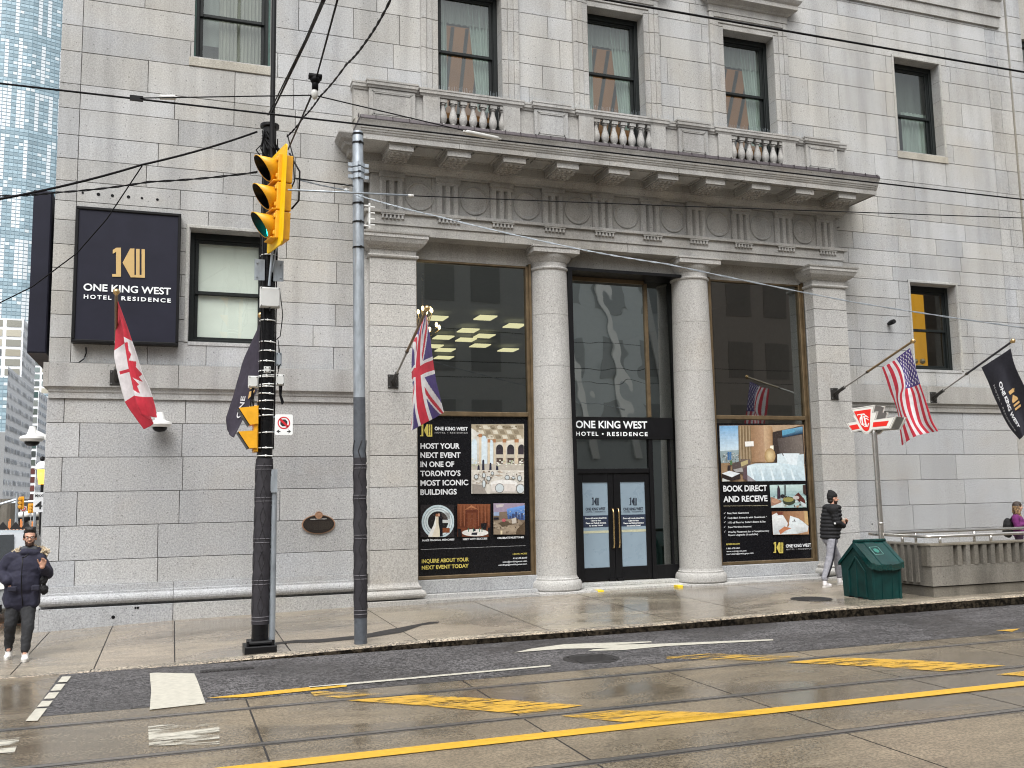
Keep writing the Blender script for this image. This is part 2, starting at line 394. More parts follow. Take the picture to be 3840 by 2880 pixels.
walk = g.build('pavement', [M['sidewalk'], M['tar']]); st(walk)
# kerb
g = MB(); x = -5.2
while x < 32:
    L = 1.9 + rnd.random() * .5; n = 4; t = .9 + .2 * rnd.random()
    for i in range(n):
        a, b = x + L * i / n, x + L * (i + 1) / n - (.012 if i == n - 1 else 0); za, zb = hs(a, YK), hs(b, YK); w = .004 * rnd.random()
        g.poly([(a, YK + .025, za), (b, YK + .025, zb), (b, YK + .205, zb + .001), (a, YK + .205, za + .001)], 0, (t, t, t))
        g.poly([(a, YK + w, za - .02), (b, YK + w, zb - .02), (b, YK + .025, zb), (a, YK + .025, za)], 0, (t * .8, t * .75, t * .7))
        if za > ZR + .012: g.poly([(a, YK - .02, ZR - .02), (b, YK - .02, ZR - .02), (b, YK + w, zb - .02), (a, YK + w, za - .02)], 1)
    x += L
st(g.build('kerb', [M['kerb'], M['kerb_face']]))
# tar repair in the pavement
up = [on_walk(8, *p, .004) for p in ((-420, 968), (-150, 935), (0, 930), (250, 905), (420, 872), (560, 846), (700, 820), (760, 818))]
lo = [on_walk(8, *p, .004) for p in ((-420, 974), (-150, 952), (0, 952), (250, 928), (430, 902), (520, 888), (650, 842), (755, 826))]
g = MB()
for i in range(len(up) - 1): g.poly([lo[i], lo[i + 1], up[i + 1], up[i]])
st(g.build('tar_repair', M['tar']))

# painted markings
ZM = ZR + .008
def mark(name, o, pts, mat):
    m = MB(); m.poly([at(o, x, y, Z=ZM) for x, y in pts]); ob = m.build(name, M[mat]); st(ob); return ob
m = MB(); m.poly([(-7, -9.66, ZM), (5, -9.66, ZM), (30, -9.78, ZM), (30, -9.65, ZM), (5, -9.47, ZM), (-7, -9.45, ZM)]); st(m.build('yellow_centre_line', M['yel_line']))
for pts, o, mt in [(((160, 1320), (620, 1285), (1100, 1310), (1680, 1352), (1480, 1382), (1270, 1405), (900, 1375), (620, 1350)), 8, 'yel_worn'),
                   (((1540, 1420), (1850, 1385), (2212, 1387), (2800, 1412), (2212, 1460), (2000, 1464)), 8, 'yel_worn'),
                   (((740, 1045), (1050, 1015), (1500, 1030), (2100, 1066), (1700, 1100), (1350, 1075)), 9, 'yel_worn'),
                   (((2040, 1120), (2212, 1100), (2500, 1085), (2500, 1110), (2212, 1130)), 9, 'yel_worn'),
                   (((0, 1012), (280, 990), (520, 1000), (850, 1008), (640, 1036), (380, 1030), (0, 1022)), 9, 'yel_faint'),
                   (((-60, 1268), (0, 1262), (450, 1278), (150, 1306), (-40, 1290)), 8, 'yel_faint'),
                   (((2040, 848), (2190, 836), (2140, 856)), 9, 'yel_worn'),
                   (((1320, 1305), (1900, 1243), (2160, 1222), (2212, 1222), (2212, 1232), (1900, 1266), (1560, 1300)), 7, 'yel_line')]:
    mark('yellow_hatching', o, pts, mt)
mark('white_lane_line', 8, ((-70, 1232), (1470, 1094), (1472, 1103), (-60, 1242)), 'white_line')
mark('white_crosswalk_bar', 7, ((955, 1147), (1000, 1144), (1240, 1149), (1262, 1200), (1312, 1340), (955, 1380), (965, 1260)), 'white_line')
mark('worn_crosswalk_bar', 7, ((945, 1478), (1400, 1468), (1400, 1600), (950, 1610)), 'white_worn')
mark('worn_crosswalk_bar', 7, ((-60, 1570), (130, 1555), (90, 1659), (-60, 1659)), 'white_worn')
for a, b in ((0, .13), (.17, .32), (.36, .5), (.55, .68), (.72, 1)):
    p = lambda t, s: (455 - 215 * t - (58 + 20 * t) * s, 1166 + 284 * t + 3 * s)
    mark('white_stop_dash', 7, (p(a, 0), p(b, 0), p(b, 1), p(a, 1)), 'white_line')
mark('white_turn_arrow', 8, ((1240, 1015), (1350, 990), (1560, 962), (2110, 944), (2120, 950), (1870, 966), (2200, 958), (2890, 930), (2893, 938), (2212, 974), (1930, 1000), (1710, 1005), (1745, 995), (1870, 986), (1560, 991)), 'white_line')
def manhole(o, x, y, rx, lab, walkway=False):
    c = on_walk(o, x, y, .004) if walkway else at(o, x, y, Z=ZR)
    m = MB(); z = .004; m.lathe([(rx, -.03), (rx, z), (rx * .93, z), (rx * .92, z - .003), (rx * .8, z - .003), (rx * .79, z + .001), (.02, z + .001)], c, 28)
    for i in range(-3, 4): m.box(c.x - rx * .7, c.x + rx * .7, c.y + i * rx * .18 - .012, c.y + i * rx * .18 + .012, c.z, c.z + z + .004)
    tag(m.build('manhole_cover', M['tar']), lab, 'manhole cover')
manhole(8, 1730, 1055, .36, 'round iron manhole cover in the asphalt below the white arrow')
manhole(9, 895, 653, .36, 'round dark manhole cover in the wet pavement beside the green bin', True)
m = MB(); c = at(7, 1450, 1128, Z=ZR); m.box(c.x - .32, c.x + .32, c.y - .07, c.y + .08, ZR - .05, ZR + .006)
for i in range(14): m.box(c.x - .3 + i * .045, c.x - .28 + i * .045, c.y - .06, c.y + .07, ZR, ZR + .014)
tag(m.build('drain_grate', M['tar']), 'long iron drain grate in the gutter below the kerb', 'drain grate')

# ------------------------------------------------------------------ the stone building
B = empty('stone_building', (0, 0, 0), 'pale granite bank building with columned portico and balcony above its doors', 'building')
CU = [4.38, 4.8, 5.2, 5.61, 6.01, 6.43, 6.86, 7.2, 7.56, 7.96, 8.39, 8.87, 9.32, 9.92, 10.4, 10.91, 11.53, 12.02, 12.45, 12.9, 13.28, 13.65, 14.1, 14.6, 15.2, 15.8, 16.4, 17]
CL = [.63, 1.05, 1.62, 2.19, 2.77, 3.35, 3.77]
OPEN = [(.19, 1.57, 10.1, 12.6), (4.83, 6.19, 9.22, 12.4), (8.14, 9.48, 9.22, 12.4), (11.5, 12.84, 9.22, 12.4), (16.32, 17.7, 10.07, 12.44), (16.35, 17.72, 4.76, 6.84), (.2, 1.58, 4.8, 6.87), (4.3, 13.35, -.5, 6.98)]
def subtract(rects, holes):
    for hx0, hx1, hz0, hz1 in holes:
        out = []
        for x0, x1, z0, z1 in rects:
            if hx1 <= x0 or hx0 >= x1 or hz1 <= z0 or hz0 >= z1: out.append((x0, x1, z0, z1)); continue
            if hz0 > z0: out.append((x0, x1, z0, hz0))
            if hz1 < z1: out.append((x0, x1, hz1, z1))
            a, b = max(z0, hz0), min(z1, hz1)
            if hx0 > x0: out.append((x0, hx0, a, b))
            if hx1 < x1: out.append((hx1, x1, a, b))
        rects = [r for r in out if r[1] - r[0] > .004 and r[3] - r[2] > .004]
    return rects
def tone(v=.095):
    t = 1 + (rnd.random() - .5) * 2 * v; w = (rnd.random() - .5) * .05
    return (t * (1 + w * .5), t, t * (1 - w))
def ashlar(g, x0, x1, courses, yf, lo, hi, holes, fixed=(), gap=.0048, mi=0, depth=.05):
    for ci, (z0, z1) in enumerate(zip(courses, courses[1:])):
        br = [x0]; q = [f[ci % len(f)] if isinstance(f, tuple) else f for f in fixed]; marks = sorted(v for v in q if x0 < v < x1) + [x1]
        for mk in marks:
            a = br[-1]; n = max(1, round((mk - a) / (lo + rnd.random() * (hi - lo)))); ph = [a + (mk - a) * i / n for i in range(1, n)]
            br += [p + (rnd.random() - .5) * .5 * (mk - a) / n for p in ph] + [mk]
        for a, b in zip(br, br[1:]):
            t = tone(); y = yf + rnd.random() * .003
            for r in subtract([(a + gap, b - gap, z0 + gap, z1 - gap)], holes): g.box(r[0], r[1], y, yf + depth, r[2], r[3], mi, t, .004)
g = MB()
ashlar(g, -2.02, 19.3, CU, 0, 1.0, 1.75, OPEN + [(3.3, 14.3, 6.9, 9.3)], (-1.68,))
ashlar(g, -2.02, 3.44, CL, 0, 1.5, 2.1, OPEN, ((-1.5, -1.75),), mi=1)
ashlar(g, 14.2, 19.3, CL, 0, 1.4, 1.9, OPEN, mi=1)
ashlar(g, 19.31, 20.04, CL + CU, .012, .3, .7, [], mi=0)
# wall core, jambs
for r in subtract([(-2.0, 20.0, -.4, 17)], OPEN): g.box(r[0], r[1], .034, .4, r[2], r[3], 2)
g.box(-2.02, -1.6, .4, 40, -.4, 17, 1)
for x0, x1, z0, z1 in OPEN[:7]:
    d = .36; e = .006
    for a in range(0, 40):   # jamb stones follow the courses
        zz = CU[a:a + 2]
        if len(zz) < 2: break
        lo, hi = max(z0, zz[0]), min(z1, zz[1])
        if hi - lo > .02:
            t = tone(.04); g.box(x0 - .05, x0 + .001, .002, d, lo + .004, hi - .004, 0, t); g.box(x1 - .001, x1 + .05, .002, d, lo + .004, hi - .004, 0, t)
    g.box(x0, x1, .003, d, z1 - .001, z1 + .05, 0); g.box(x0, x1, -.012, d, z0 - .05, z0 + .012, 0)
wall = g.build('wall', [M['stone'], M['stone_low'], M['mortar']], B)

def ushape(g, x0, x1, yf, prof, yb=.3, side=None, mi=0, col=(1, 1, 1)):
    """moulding swept round the front and both returns; prof = (projection, height)"""
    side = side or (lambda d: d)
    rows = []
    for d, z in prof:
        s = side(d); rows.append([(x0 - s, yb, z), (x0 - s, yf - d, z), (x1 + s, yf - d, z), (x1 + s, yb, z)])
    for a, b in zip(rows, rows[1:]):
        for i in range(3): g.poly([a[i], a[i + 1], b[i + 1], b[i]], mi, col)
def torus(z0, z1, d, n=8):
    r = (z1 - z0) / 2; return [(d + r * math.sin(math.pi * i / n) , (z0 + z1) / 2 - r * math.cos(math.pi * i / n)) for i in range(n + 1)]
# belt course and base mouldings left and right of the portico
for x0, x1 in ((-2.0, 3.3), (14.35, 19.6)):
    xx = x0; g = MB(); h = MB()
    while xx < x1 - .05:
        L = min(1.4 + rnd.random() * 1.4, x1 - xx)
        if x1 - xx - L < .5: L = x1 - xx
        t = tone(.05); g.box(xx + .003, xx + L - .003, -.105, .1, 3.955, 4.36, 0, t, .006)
        g.poly([(xx + .003, -.105, 4.36), (xx + L - .003, -.105, 4.36), (xx + L - .003, .01, 4.385), (xx + .003, .01, 4.385)], 0, t)
        p = [(0, 3.765), (.035, 3.765), (.035, 3.86), (.05, 3.875), (.055, 3.91), (.085, 3.95), (.085, 3.956)]
        for (d, z), (d2, z2) in zip(p, p[1:]): g.poly([(xx + .002, -d, z), (xx + L - .002, -d, z), (xx + L - .002, -d2, z2), (xx + .002, -d2, z2)], 0, t)
        p = [(0, .635), (.05, .632), (.05, .53), (.07, .525), (.07, .492)] + [(a, b) for a, b in reversed(torus(.325, .49, .075))] + [(-.01, .327), (-.01, .28)]
        for (d, z), (d2, z2) in zip(p, p[1:]): h.poly([(xx + .003, -d, z), (xx + .003, -d2, z2), (xx + L - .003, -d2, z2), (xx + L - .003, -d, z)], 1, t)
        h.box(xx + .004, xx + L - .004, -.125, .05, -.3, .285, 1, tone(.06), .006)
        xx += L
    g.build('belt_course', M['stone_trim'], B); h.build('plinth_course', [M['stone_trim'], M['stone_low']], B)
g = MB(); g.box(-2.08, -2.0, -.1, 1.6, 3.955, 4.36); g.build('belt_return', M['stone_trim'], B); g = MB(); g.box(-2.13, -2.0, -.118, 1.6, -.3, .305); g.build('plinth_return', M['stone_low'], B)
for a in range(5): g = MB(); g.box(-2.28, -2.0, 1.0 + a * 2.2, 1.9 + a * 2.2, 7.02 + (a % 2) * 1.75, 7.16 + (a % 2) * 1.75); g.build('side_window_sill', M['stone_trim'], B)
# string courses high on the right
g = MB()
for z0, z1, d in ((13.72, 13.985, .045), (13.99, 14.4, .085)): g.box(10.5, 19.72 + d, -d, .1, z0, z1, 0, (1, 1, 1), .004)
for (d, z), (d2, z2) in zip(((.09, 14.4), (.12, 14.43), (.14, 14.5), (.2, 14.58), (.21, 14.66)), ((.12, 14.43), (.14, 14.5), (.2, 14.58), (.21, 14.66), (0, 14.68))): g.poly([(10.5, -d, z), (19.72 + d, -d, z), (19.72 + d2, -d2, z2), (10.5, -d2, z2)])
g.build('string_course', M['stone_trim'], B)

# ------------------------------------------------------------------ pilasters and columns
Y0 = -.27
def pil(x0, x1, name):
    g = MB(); zs = [.44, 1.05, 1.62, 2.19, 2.77, 3.35, 3.95, 4.8, 5.2, 5.61, 6.01, 6.5]
    for a, b in zip(zs, zs[1:]): g.box(x0, x1, Y0 + rnd.random() * .002, .2, a + .005, b - .005, 0, tone(.05), .005)
    g.box(x0 + .02, x1 - .02, Y0 + .02, .2, -.2, 6.5, 1); 
    if x0 < 5: g.box(x0 - .14, x0 + .03, -.1, .2, .63, 6.5, 0)
    ushape(g, x0, x1, Y0, [(-.02, 6.5), (0, 6.5), (.035, 6.52), (.045, 6.545), (.03, 6.57), (0, 6.575), (0, 6.67), (.02, 6.672), (.03, 6.69), (.09, 6.72), (.15, 6.78), (.185, 6.85), (.185, 6.862), (.2, 6.864), (.2, 6.925), (.22, 6.935), (.23, 6.965), (-.05, 6.97)])
    ushape(g, x0, x1, Y0, [(-.02, .46), (0, .455), (.01, .42), (.03, .385), (.055, .375), (.055, .345), (.04, .34), (.04, .325)] + list(reversed(torus(.165, .32, .045))) + [(.02, .16)])
    g.box(x0 - .13, x1 + .13, Y0 - .13, .2, -.25, .145, 0, (.97, .97, .97), .008)
    g.build(name, [M['stone_col'], M['mortar']], B)
pil(3.4, 4.29, 'pilaster'); pil(13.36, 14.25, 'pilaster')
def column(cx):
    g = MB(); cy = .15; pr = [(.5, .14), (.53, .17), (.535, .24), (.525, .3), (.5, .335), (.475, .345), (.475, .375), (.455, .39), (.445, .43)]
    for z in (.43, 1.5, 2.5, 3.5, 4.55, 5.6, 6.52):
        f = (z - .43) / 6.1; r = .44 - .055 * f ** 1.7
        pr += [(r, z - .004), (r - .008, z), (r, z + .004)] if .5 < z < 6.4 else [(r, z)]
        for q in range(1, 4):
            zz = z + q * .25; f2 = (zz - .43) / 6.1
            if 1.02 > f2 > 0 and z < 6.4: pr.append((.44 - .055 * f2 ** 1.7, zz))
    pr += [(.41, 6.53), (.42, 6.555), (.405, 6.58), (.385, 6.59), (.385, 6.68), (.4, 6.685), (.405, 6.7), (.44, 6.74), (.47, 6.79), (.475, 6.83)]
    g.lathe(pr, (cx, cy, 0), 48)
    g.box(cx - .5, cx + .5, cy - .5, cy + .3, 6.832, 6.93, 0, (1, 1, 1), .004); g.box(cx - .52, cx + .52, cy - .52, cy + .3, 6.931, 6.968, 0, (1, 1, 1), .004)
    g.box(cx - .54, cx + .54, cy - .54, cy + .3, -.2, .138, 0, (1, 1, 1), .008)
    return g.build('column', M['stone_col'], B, auto=30)
column(7.17); column(10.47)

# ------------------------------------------------------------------ entablature
E0, E1 = 3.37, 14.22
g = MB()
def band(z0, z1, d, parts, inset=0):
    n = parts
    for i in range(n):
        a, b = E0 - d + (E1 - E0 + 2 * d) * i / n, E0 - d + (E1 - E0 + 2 * d) * (i + 1) / n
        g.box(a + (.003 if i else 0), b - (.003 if i < n - 1 else 0), Y0 - d, .25, z0, z1, 0, tone(.045), .003)
band(6.97, 7.15, 0, 4); band(7.153, 7.36, .03, 4); band(7.362, 7.42, .085, 5)
g.box(4.28, 13.37, .1, .4, 6.62, 6.972, 0, (.98, .97, .95))
band(7.42, 8.17, -.06, 9)
ushape(g, E0, E1, Y0, [(-.04, 8.165), (.03, 8.165), (.03, 8.2), (.05, 8.205), (.07, 8.23), (.11, 8.27), (.13, 8.3), (.13, 8.315), (.15, 8.32), (.15, 8.475), (.17, 8.48), (.2, 8.5)], mi=0)
ent = g.build('entablature', M['stone_trim'], B)
# triglyphs, mutules, roundels, guttae
def sub(mb, name, parent=ent, mat='stone_trim', **k): return mb.build(name, M[mat], parent, **k)
TX = [8.81 + (i - 4.5) * 1.1076 for i in range(10)]
def triglyph(cx):
    g = MB(); w = .46; yb = Y0 + .06; yf = Y0 - .012; xs = [-w / 2, -w / 2 + .05]
    u = w / 6
    pts = [(-3 * u, yf + .03)]
    for k in (-2, 0, 2):
        pass
    pts = [(-3 * u, yf + .035), (-2.55 * u, yf), (-1.6 * u, yf), (-1.05 * u, yf + .085), (-.5 * u, yf), (.5 * u, yf), (1.05 * u, yf + .085), (1.6 * u, yf), (2.55 * u, yf), (3 * u, yf + .035)]
    for (a, ya), (b, yb2) in zip(pts, pts[1:]): g.poly([(cx + a, ya, 7.45), (cx + b, yb2, 7.45), (cx + b, yb2, 8.02), (cx + a, ya, 8.02)])
    g.box(cx - w / 2, cx + w / 2, yf, yb, 8.02, 8.085, 0); g.box(cx - w / 2 - .02, cx + w / 2 + .02, yf - .025, yb, 8.086, 8.166, 0, (1, 1, 1), .003); g.box(cx - w / 2, cx + w / 2, yf, yb, 7.421, 7.45)
    g.poly([(cx - w / 2, yb, 7.45), (cx - w / 2, yf + .035, 7.45), (cx - w / 2, yf + .035, 8.02), (cx - w / 2, yb, 8.02)]); g.poly([(cx + w / 2, yf + .035, 7.45), (cx + w / 2, yb, 7.45), (cx + w / 2, yb, 8.02), (cx + w / 2, yf + .035, 8.02)])
    return g
def guttae(cx):
    g = MB(); g.box(cx - .23, cx + .23, Y0 - .075, Y0 + .02, 7.335, 7.361)
    for i in range(6): g.lathe([(.018, 0), (.031, -.075)], (cx - .19 + i * .076, Y0 - .052, 7.336), 8)
    return g
def mutule(cx):
    g = MB(); w = .23; yb = Y0 - .14; yf = Y0 - .8
    g.box(cx - w - .02, cx + w + .02, yf - .02, yb, 8.44, 8.482, 0, (1, 1, 1), .003); g.box(cx - w, cx + w, yf, yb, 8.33, 8.44, 0, (1, 1, 1), .004)
    g.box(cx - w + .03, cx + w - .03, yf + .03, yb, 8.305, 8.331, 0, (.9, .88, .86))
    for i in range(4):
        for j in range(5): g.ball((cx - .15 + i * .1 + (j % 2) * .02, yf + .09 + j * .12, 8.315), .06, 8, 0, (.92, .9, .88), (.85, 1, .75))
    return g
def roundel(cx):
    g = MB(); c = (cx, Y0 + .062, 7.78); n = 40
    g.lathe([(.285, -.005), (.285, .02), (.27, .03), (.262, .03), (.25, -.012), (.2, .005), (.12, .028), (.02, .036)], c, n, axis=(0, -1, 0))
    return g
for i, cx in enumerate(TX):
    sub(triglyph(cx), 'triglyph'); sub(guttae(cx), 'guttae'); sub(mutule(cx), 'mutule')
    if i < 9: sub(roundel(cx + .5538), 'roundel', auto=25)
# cornice
g = MB(); sd = lambda d: d if d < .2 else .2 + (d - .2) * .17
n = 7
ushape(g, E0, E1, Y0, [(.1, 8.479), (.85, 8.478), (.85, 8.462), (.865, 8.462), (.865, 8.56), (.875, 8.565), (.885, 8.585), (.885, 8.6), (.9, 8.61), (.905, 8.63), (.905, 8.64), (.92, 8.65), (.93, 8.69), (.955, 8.75), (.975, 8.785), (.975, 8.8)], .0, sd)
for a, b in zip(TX[:-1], TX[1:]):   # coffers in the soffit
    x0, x1 = a + .3, b - .3
    for q in ((x0, x1, Y0 - .72, Y0 - .7), (x0, x1, Y0 - .22, Y0 - .2), (x0, x0 + .02, Y0 - .72, Y0 - .2), (x1 - .02, x1, Y0 - .72, Y0 - .2)): g.box(*q, 8.455, 8.48)
for i in range(1, n):
    x = E0 + (E1 - E0) * i / n
    g.box(x - .004, x + .004, Y0 - .867, Y0 - .5, 8.463, 8.561, 1)
ushape(g, 3.2, 14.35, -.1, [(.0, 8.0), (.0, 8.2), (.06, 8.25), (.1, 8.3), (.12, 8.46), (.2, 8.48), (.22, 8.56), (.3, 8.6), (.32, 8.65), (.38, 8.7), (.43, 8.78), (.43, 8.8), (.42, 8.84), (0, 8.86)], .1, lambda d: d)
corn = g.build('cornice', [M['stone_trim'], M['mortar']], B)
g = MB(); ushape(g, E0, E1, Y0, [(.97, 8.8), (.985, 8.8), (.985, 8.815), (.96, 8.875), (.1, 8.95)], .0, sd)
x = 3.0
while x < 14.5: g.box(x, x + .012, Y0 - .99, Y0 - .9, 8.82, 8.882); x += .31
sub(g, 'lead_flashing', corn, 'flashing')

# ------------------------------------------------------------------ balustrade
g = MB(); g.box(3.12, 14.5, -.3, .05, 8.9, 9.2, 0, (1.08, 1.07, 1.03), .006); 
for a, b in ((3.1, 4.79), (6.11, 8.11), (9.44, 11.44), (12.76, 14.52)): g.box(a, b, -.2, .02, 9.2, 9.86, 0, (1, 1, 1), .004)
bal = None
def capmould(g, x0, x1, yf, z): ushape(g, x0, x1, yf, [(0, z), (.02, z), (.03, z + .03), (.05, z + .05), (.05, z + .11), (.06, z + .115), (.06, z + .15), (-.2, z + .165)], .05)
capmould(g, 3.12, 14.5, -.2, 9.8)
for a, b in ((4.45, 6.47), (7.77, 9.8), (11.1, 13.12)):
    g.box(a, a + .34, -.27, -.05, 9.2, 9.81, 0, (1, 1, 1), .004); g.box(b - .36, b, -.27, -.05, 9.2, 9.81, 0, (1, 1, 1), .004)
    for q in (a, b - .36): g.box(q + .05, q + .3, -.274, -.2, 9.25, 9.76, 0, (.95, .95, .95), .008)
    capmould(g, a - .03, b + .03, -.25, 9.81)
bal = g.build('balustrade', M['stone_trim'], B)
def pedestal(x0, x1):
    g = MB(); g.box(x0, x1, -.28, -.05, 9.22, 9.83, 0, tone(.03), .005)
    for k, (e, y) in enumerate(((.06, -.288), (.085, -.294))): 
        for q in ((x0 + e, x1 - e, 9.28 + k * .03, 9.3 + k * .03), (x0 + e, x1 - e, 9.76 - k * .03, 9.78 - k * .03), (x0 + e, x0 + e + .02, 9.28 + k * .03, 9.78 - k * .03), (x1 - e - .02, x1 - e, 9.28 + k * .03, 9.78 - k * .03)): g.box(q[0], q[1], y, -.27, q[2], q[3])
    g.box(x0 - .02, x1 + .02, -.3, -.05, 9.2, 9.24, 0, (1, 1, 1), .004); capmould(g, x0, x1, -.28, 9.835); return g
for a, b in ((3.38, 4.29), (6.78, 7.52), (10.11, 10.83), (13.39, 14.24)): sub(pedestal(a, b), 'pedestal', bal)
def baluster(cx):
    g = MB(); g.box(cx - .075, cx + .075, -.255, -.105, 9.2, 9.27); g.lathe([(.07, 9.27), (.06, 9.285), (.045, 9.31), (.055, 9.33), (.078, 9.38), (.084, 9.43), (.075, 9.5), (.052, 9.58), (.038, 9.65), (.04, 9.68), (.06, 9.7), (.06, 9.72), (.05, 9.73)], (cx, -.18, 0), 16)
    g.box(cx - .07, cx + .07, -.25, -.11, 9.73, 9.8); return g
for b0 in (4.83, 8.15, 11.48):
    for k in range(7): sub(baluster(b0 + .04 + k * .2085), 'baluster', bal, 'stone_trim', auto=40)

# ------------------------------------------------------------------ architraves round the three balcony windows
for x0, x1 in ((4.83, 6.19), (8.14, 9.48), (11.5, 12.84)):
    g = MB(); zt = 12.4
    for k, (o_, i_, d) in enumerate(((.36, .25, .07), (.25, .13, .05), (.13, .0, .03))):
        for z0, z1 in zip(CU, CU[1:]):
            lo, hi = max(9.8, z0), min(zt + (.36 if k == 0 else .25 if k == 1 else .13), z1)
            if hi - lo < .02: continue
            t = tone(.03)
            g.box(x0 - o_, x0 - i_, -d, .05, lo + .003, hi - .003, 0, t, .008); g.box(x1 + i_, x1 + o_, -d, .05, lo + .003, hi - .003, 0, t, .008)
        g.box(x0 - i_, x1 + i_, -d, .05, zt + i_, zt + o_, 0, (1, 1, 1), .008)
    g.box(x0 - .38, x1 + .38, -.075, .05, 12.77, 12.92)
    ushape(g, x0 - .33, x1 + .33, -.05, [(0, 12.9), (.06, 12.93), (.1, 12.97), (.2, 13.02), (.22, 13.03), (.22, 13.12), (.26, 13.16), (.3, 13.22), (.3, 13.24), (0, 13.3)], .05)
    g.build('window_architrave', M['stone_trim'], B)
for x0, x1, z0, z1 in (OPEN[0], OPEN[4], OPEN[5], OPEN[6]):
    g = MB(); e = .07
    if z0 < 10.09:
        g.box(x0 - e, x0 - .012, -.018, .03, z0, z1 + e, 0, (1.03, 1.03, 1), .005); g.box(x1 + .012, x1 + e, -.018, .03, z0, z1 + e, 0, (1.03, 1.03, 1), .005); g.box(x0 - e, x1 + e, -.019, .03, z1 + .012, z1 + e, 0, (1.03, 1.03, 1), .005)
    if z0 > 9: g.box(x0 - .08, x1 + .08, -.02, .03, z0 - .17, z0 - .006, 0, (1, .95, .84), .005)
    g.build('window_surround', M['stone'], B)
# bird spikes on the ledges
def spikes(x0, x1, y, z, step=.03, h=.1):
    g = MB(); x = x0
    while x < x1:
        hh = h * (.7 + .4 * rnd.random()); dx = (rnd.random() - .5) * .03; g.tube([(x, y, z), (x + dx, y - .02 * rnd.random(), z + hh)], .0022, 3, caps=False); x += step
    o = g.build('bird_spikes', M['galv'], B); o['kind'] = 'stuff'
for px, py, oo, rr in ((528, 1230, 1, .02), (628, 1240, 1, .03), (717, 1248, 1, .028), (820, 1256, 1, .03), (906, 1264, 1, .022), (1004, 1273, 1, .024), (722, 790, 7, .03), (864, 731, 7, .018), (880, 730, 7, .02), (1272, 190, 9, .018)):
    c = at(oo, px, py, Y=-.004 if oo == 1 else -.13 if oo == 7 else -.004); g = MB(); g.lathe([(rr, 0), (rr * .8, .004), (.004, .002)], c, 10, axis=(0, -1, 0)); g.build('anchor_hole', M['cable'], B)
spikes(-1.5, 2.95, -.05, 4.37); spikes(-1.62, 0, -.03, 7.02, .028, .13); spikes(3.1, 14.4, -.2, 9.98, .034, .12); spikes(14.8, 19, -.05, 4.37)

# ------------------------------------------------------------------ windows
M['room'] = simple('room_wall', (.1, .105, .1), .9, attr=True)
M['room_lit'] = None
def lit(name, col, st, scale=2.5):  # self-glowing surface: the room's lamplight is put into its emission
    k = NT(name); c = k.mix(k.noise(scale, 3, (1, 1, .6)), (col[0] * .35, col[1] * .3, col[2] * .25), col); k.base((.05, .04, .03))
    k.l(c, k.b.inputs['Emission Color']); k.b.inputs['Emission Strength'].default_value = st; return k.m
M['glow_amber'] = lit('amber_room_glow', (.85, .42, .02), .55, 1.1)
M['glow_wood'] = lit('wood_ceiling_glow', (.45, .21, .07), .3, 2)
M['blind'] = simple('pale_roller_blind', (.84, .86, .8), .8, 0, .05, 2)
def curtain(g, x0, x1, y, z0, z1, folds, amp=.03, col=(1, 1, 1), taper=None):
    n = folds * 6
    for i in range(n):
        q = []
        for k in (i, i + 1):
            u = k / n; f = lambda z: 1 if taper is None else taper((z - z0) / (z1 - z0))
            q.append([(x0 + (x1 - x0) * u * f(z), y + amp * math.sin(u * folds * 6.283), z) for z in (z0, (z0 + z1) / 2, z1)])
        for j in range(2): g.poly([q[0][j], q[1][j], q[1][j + 1], q[0][j + 1]], 0, col)
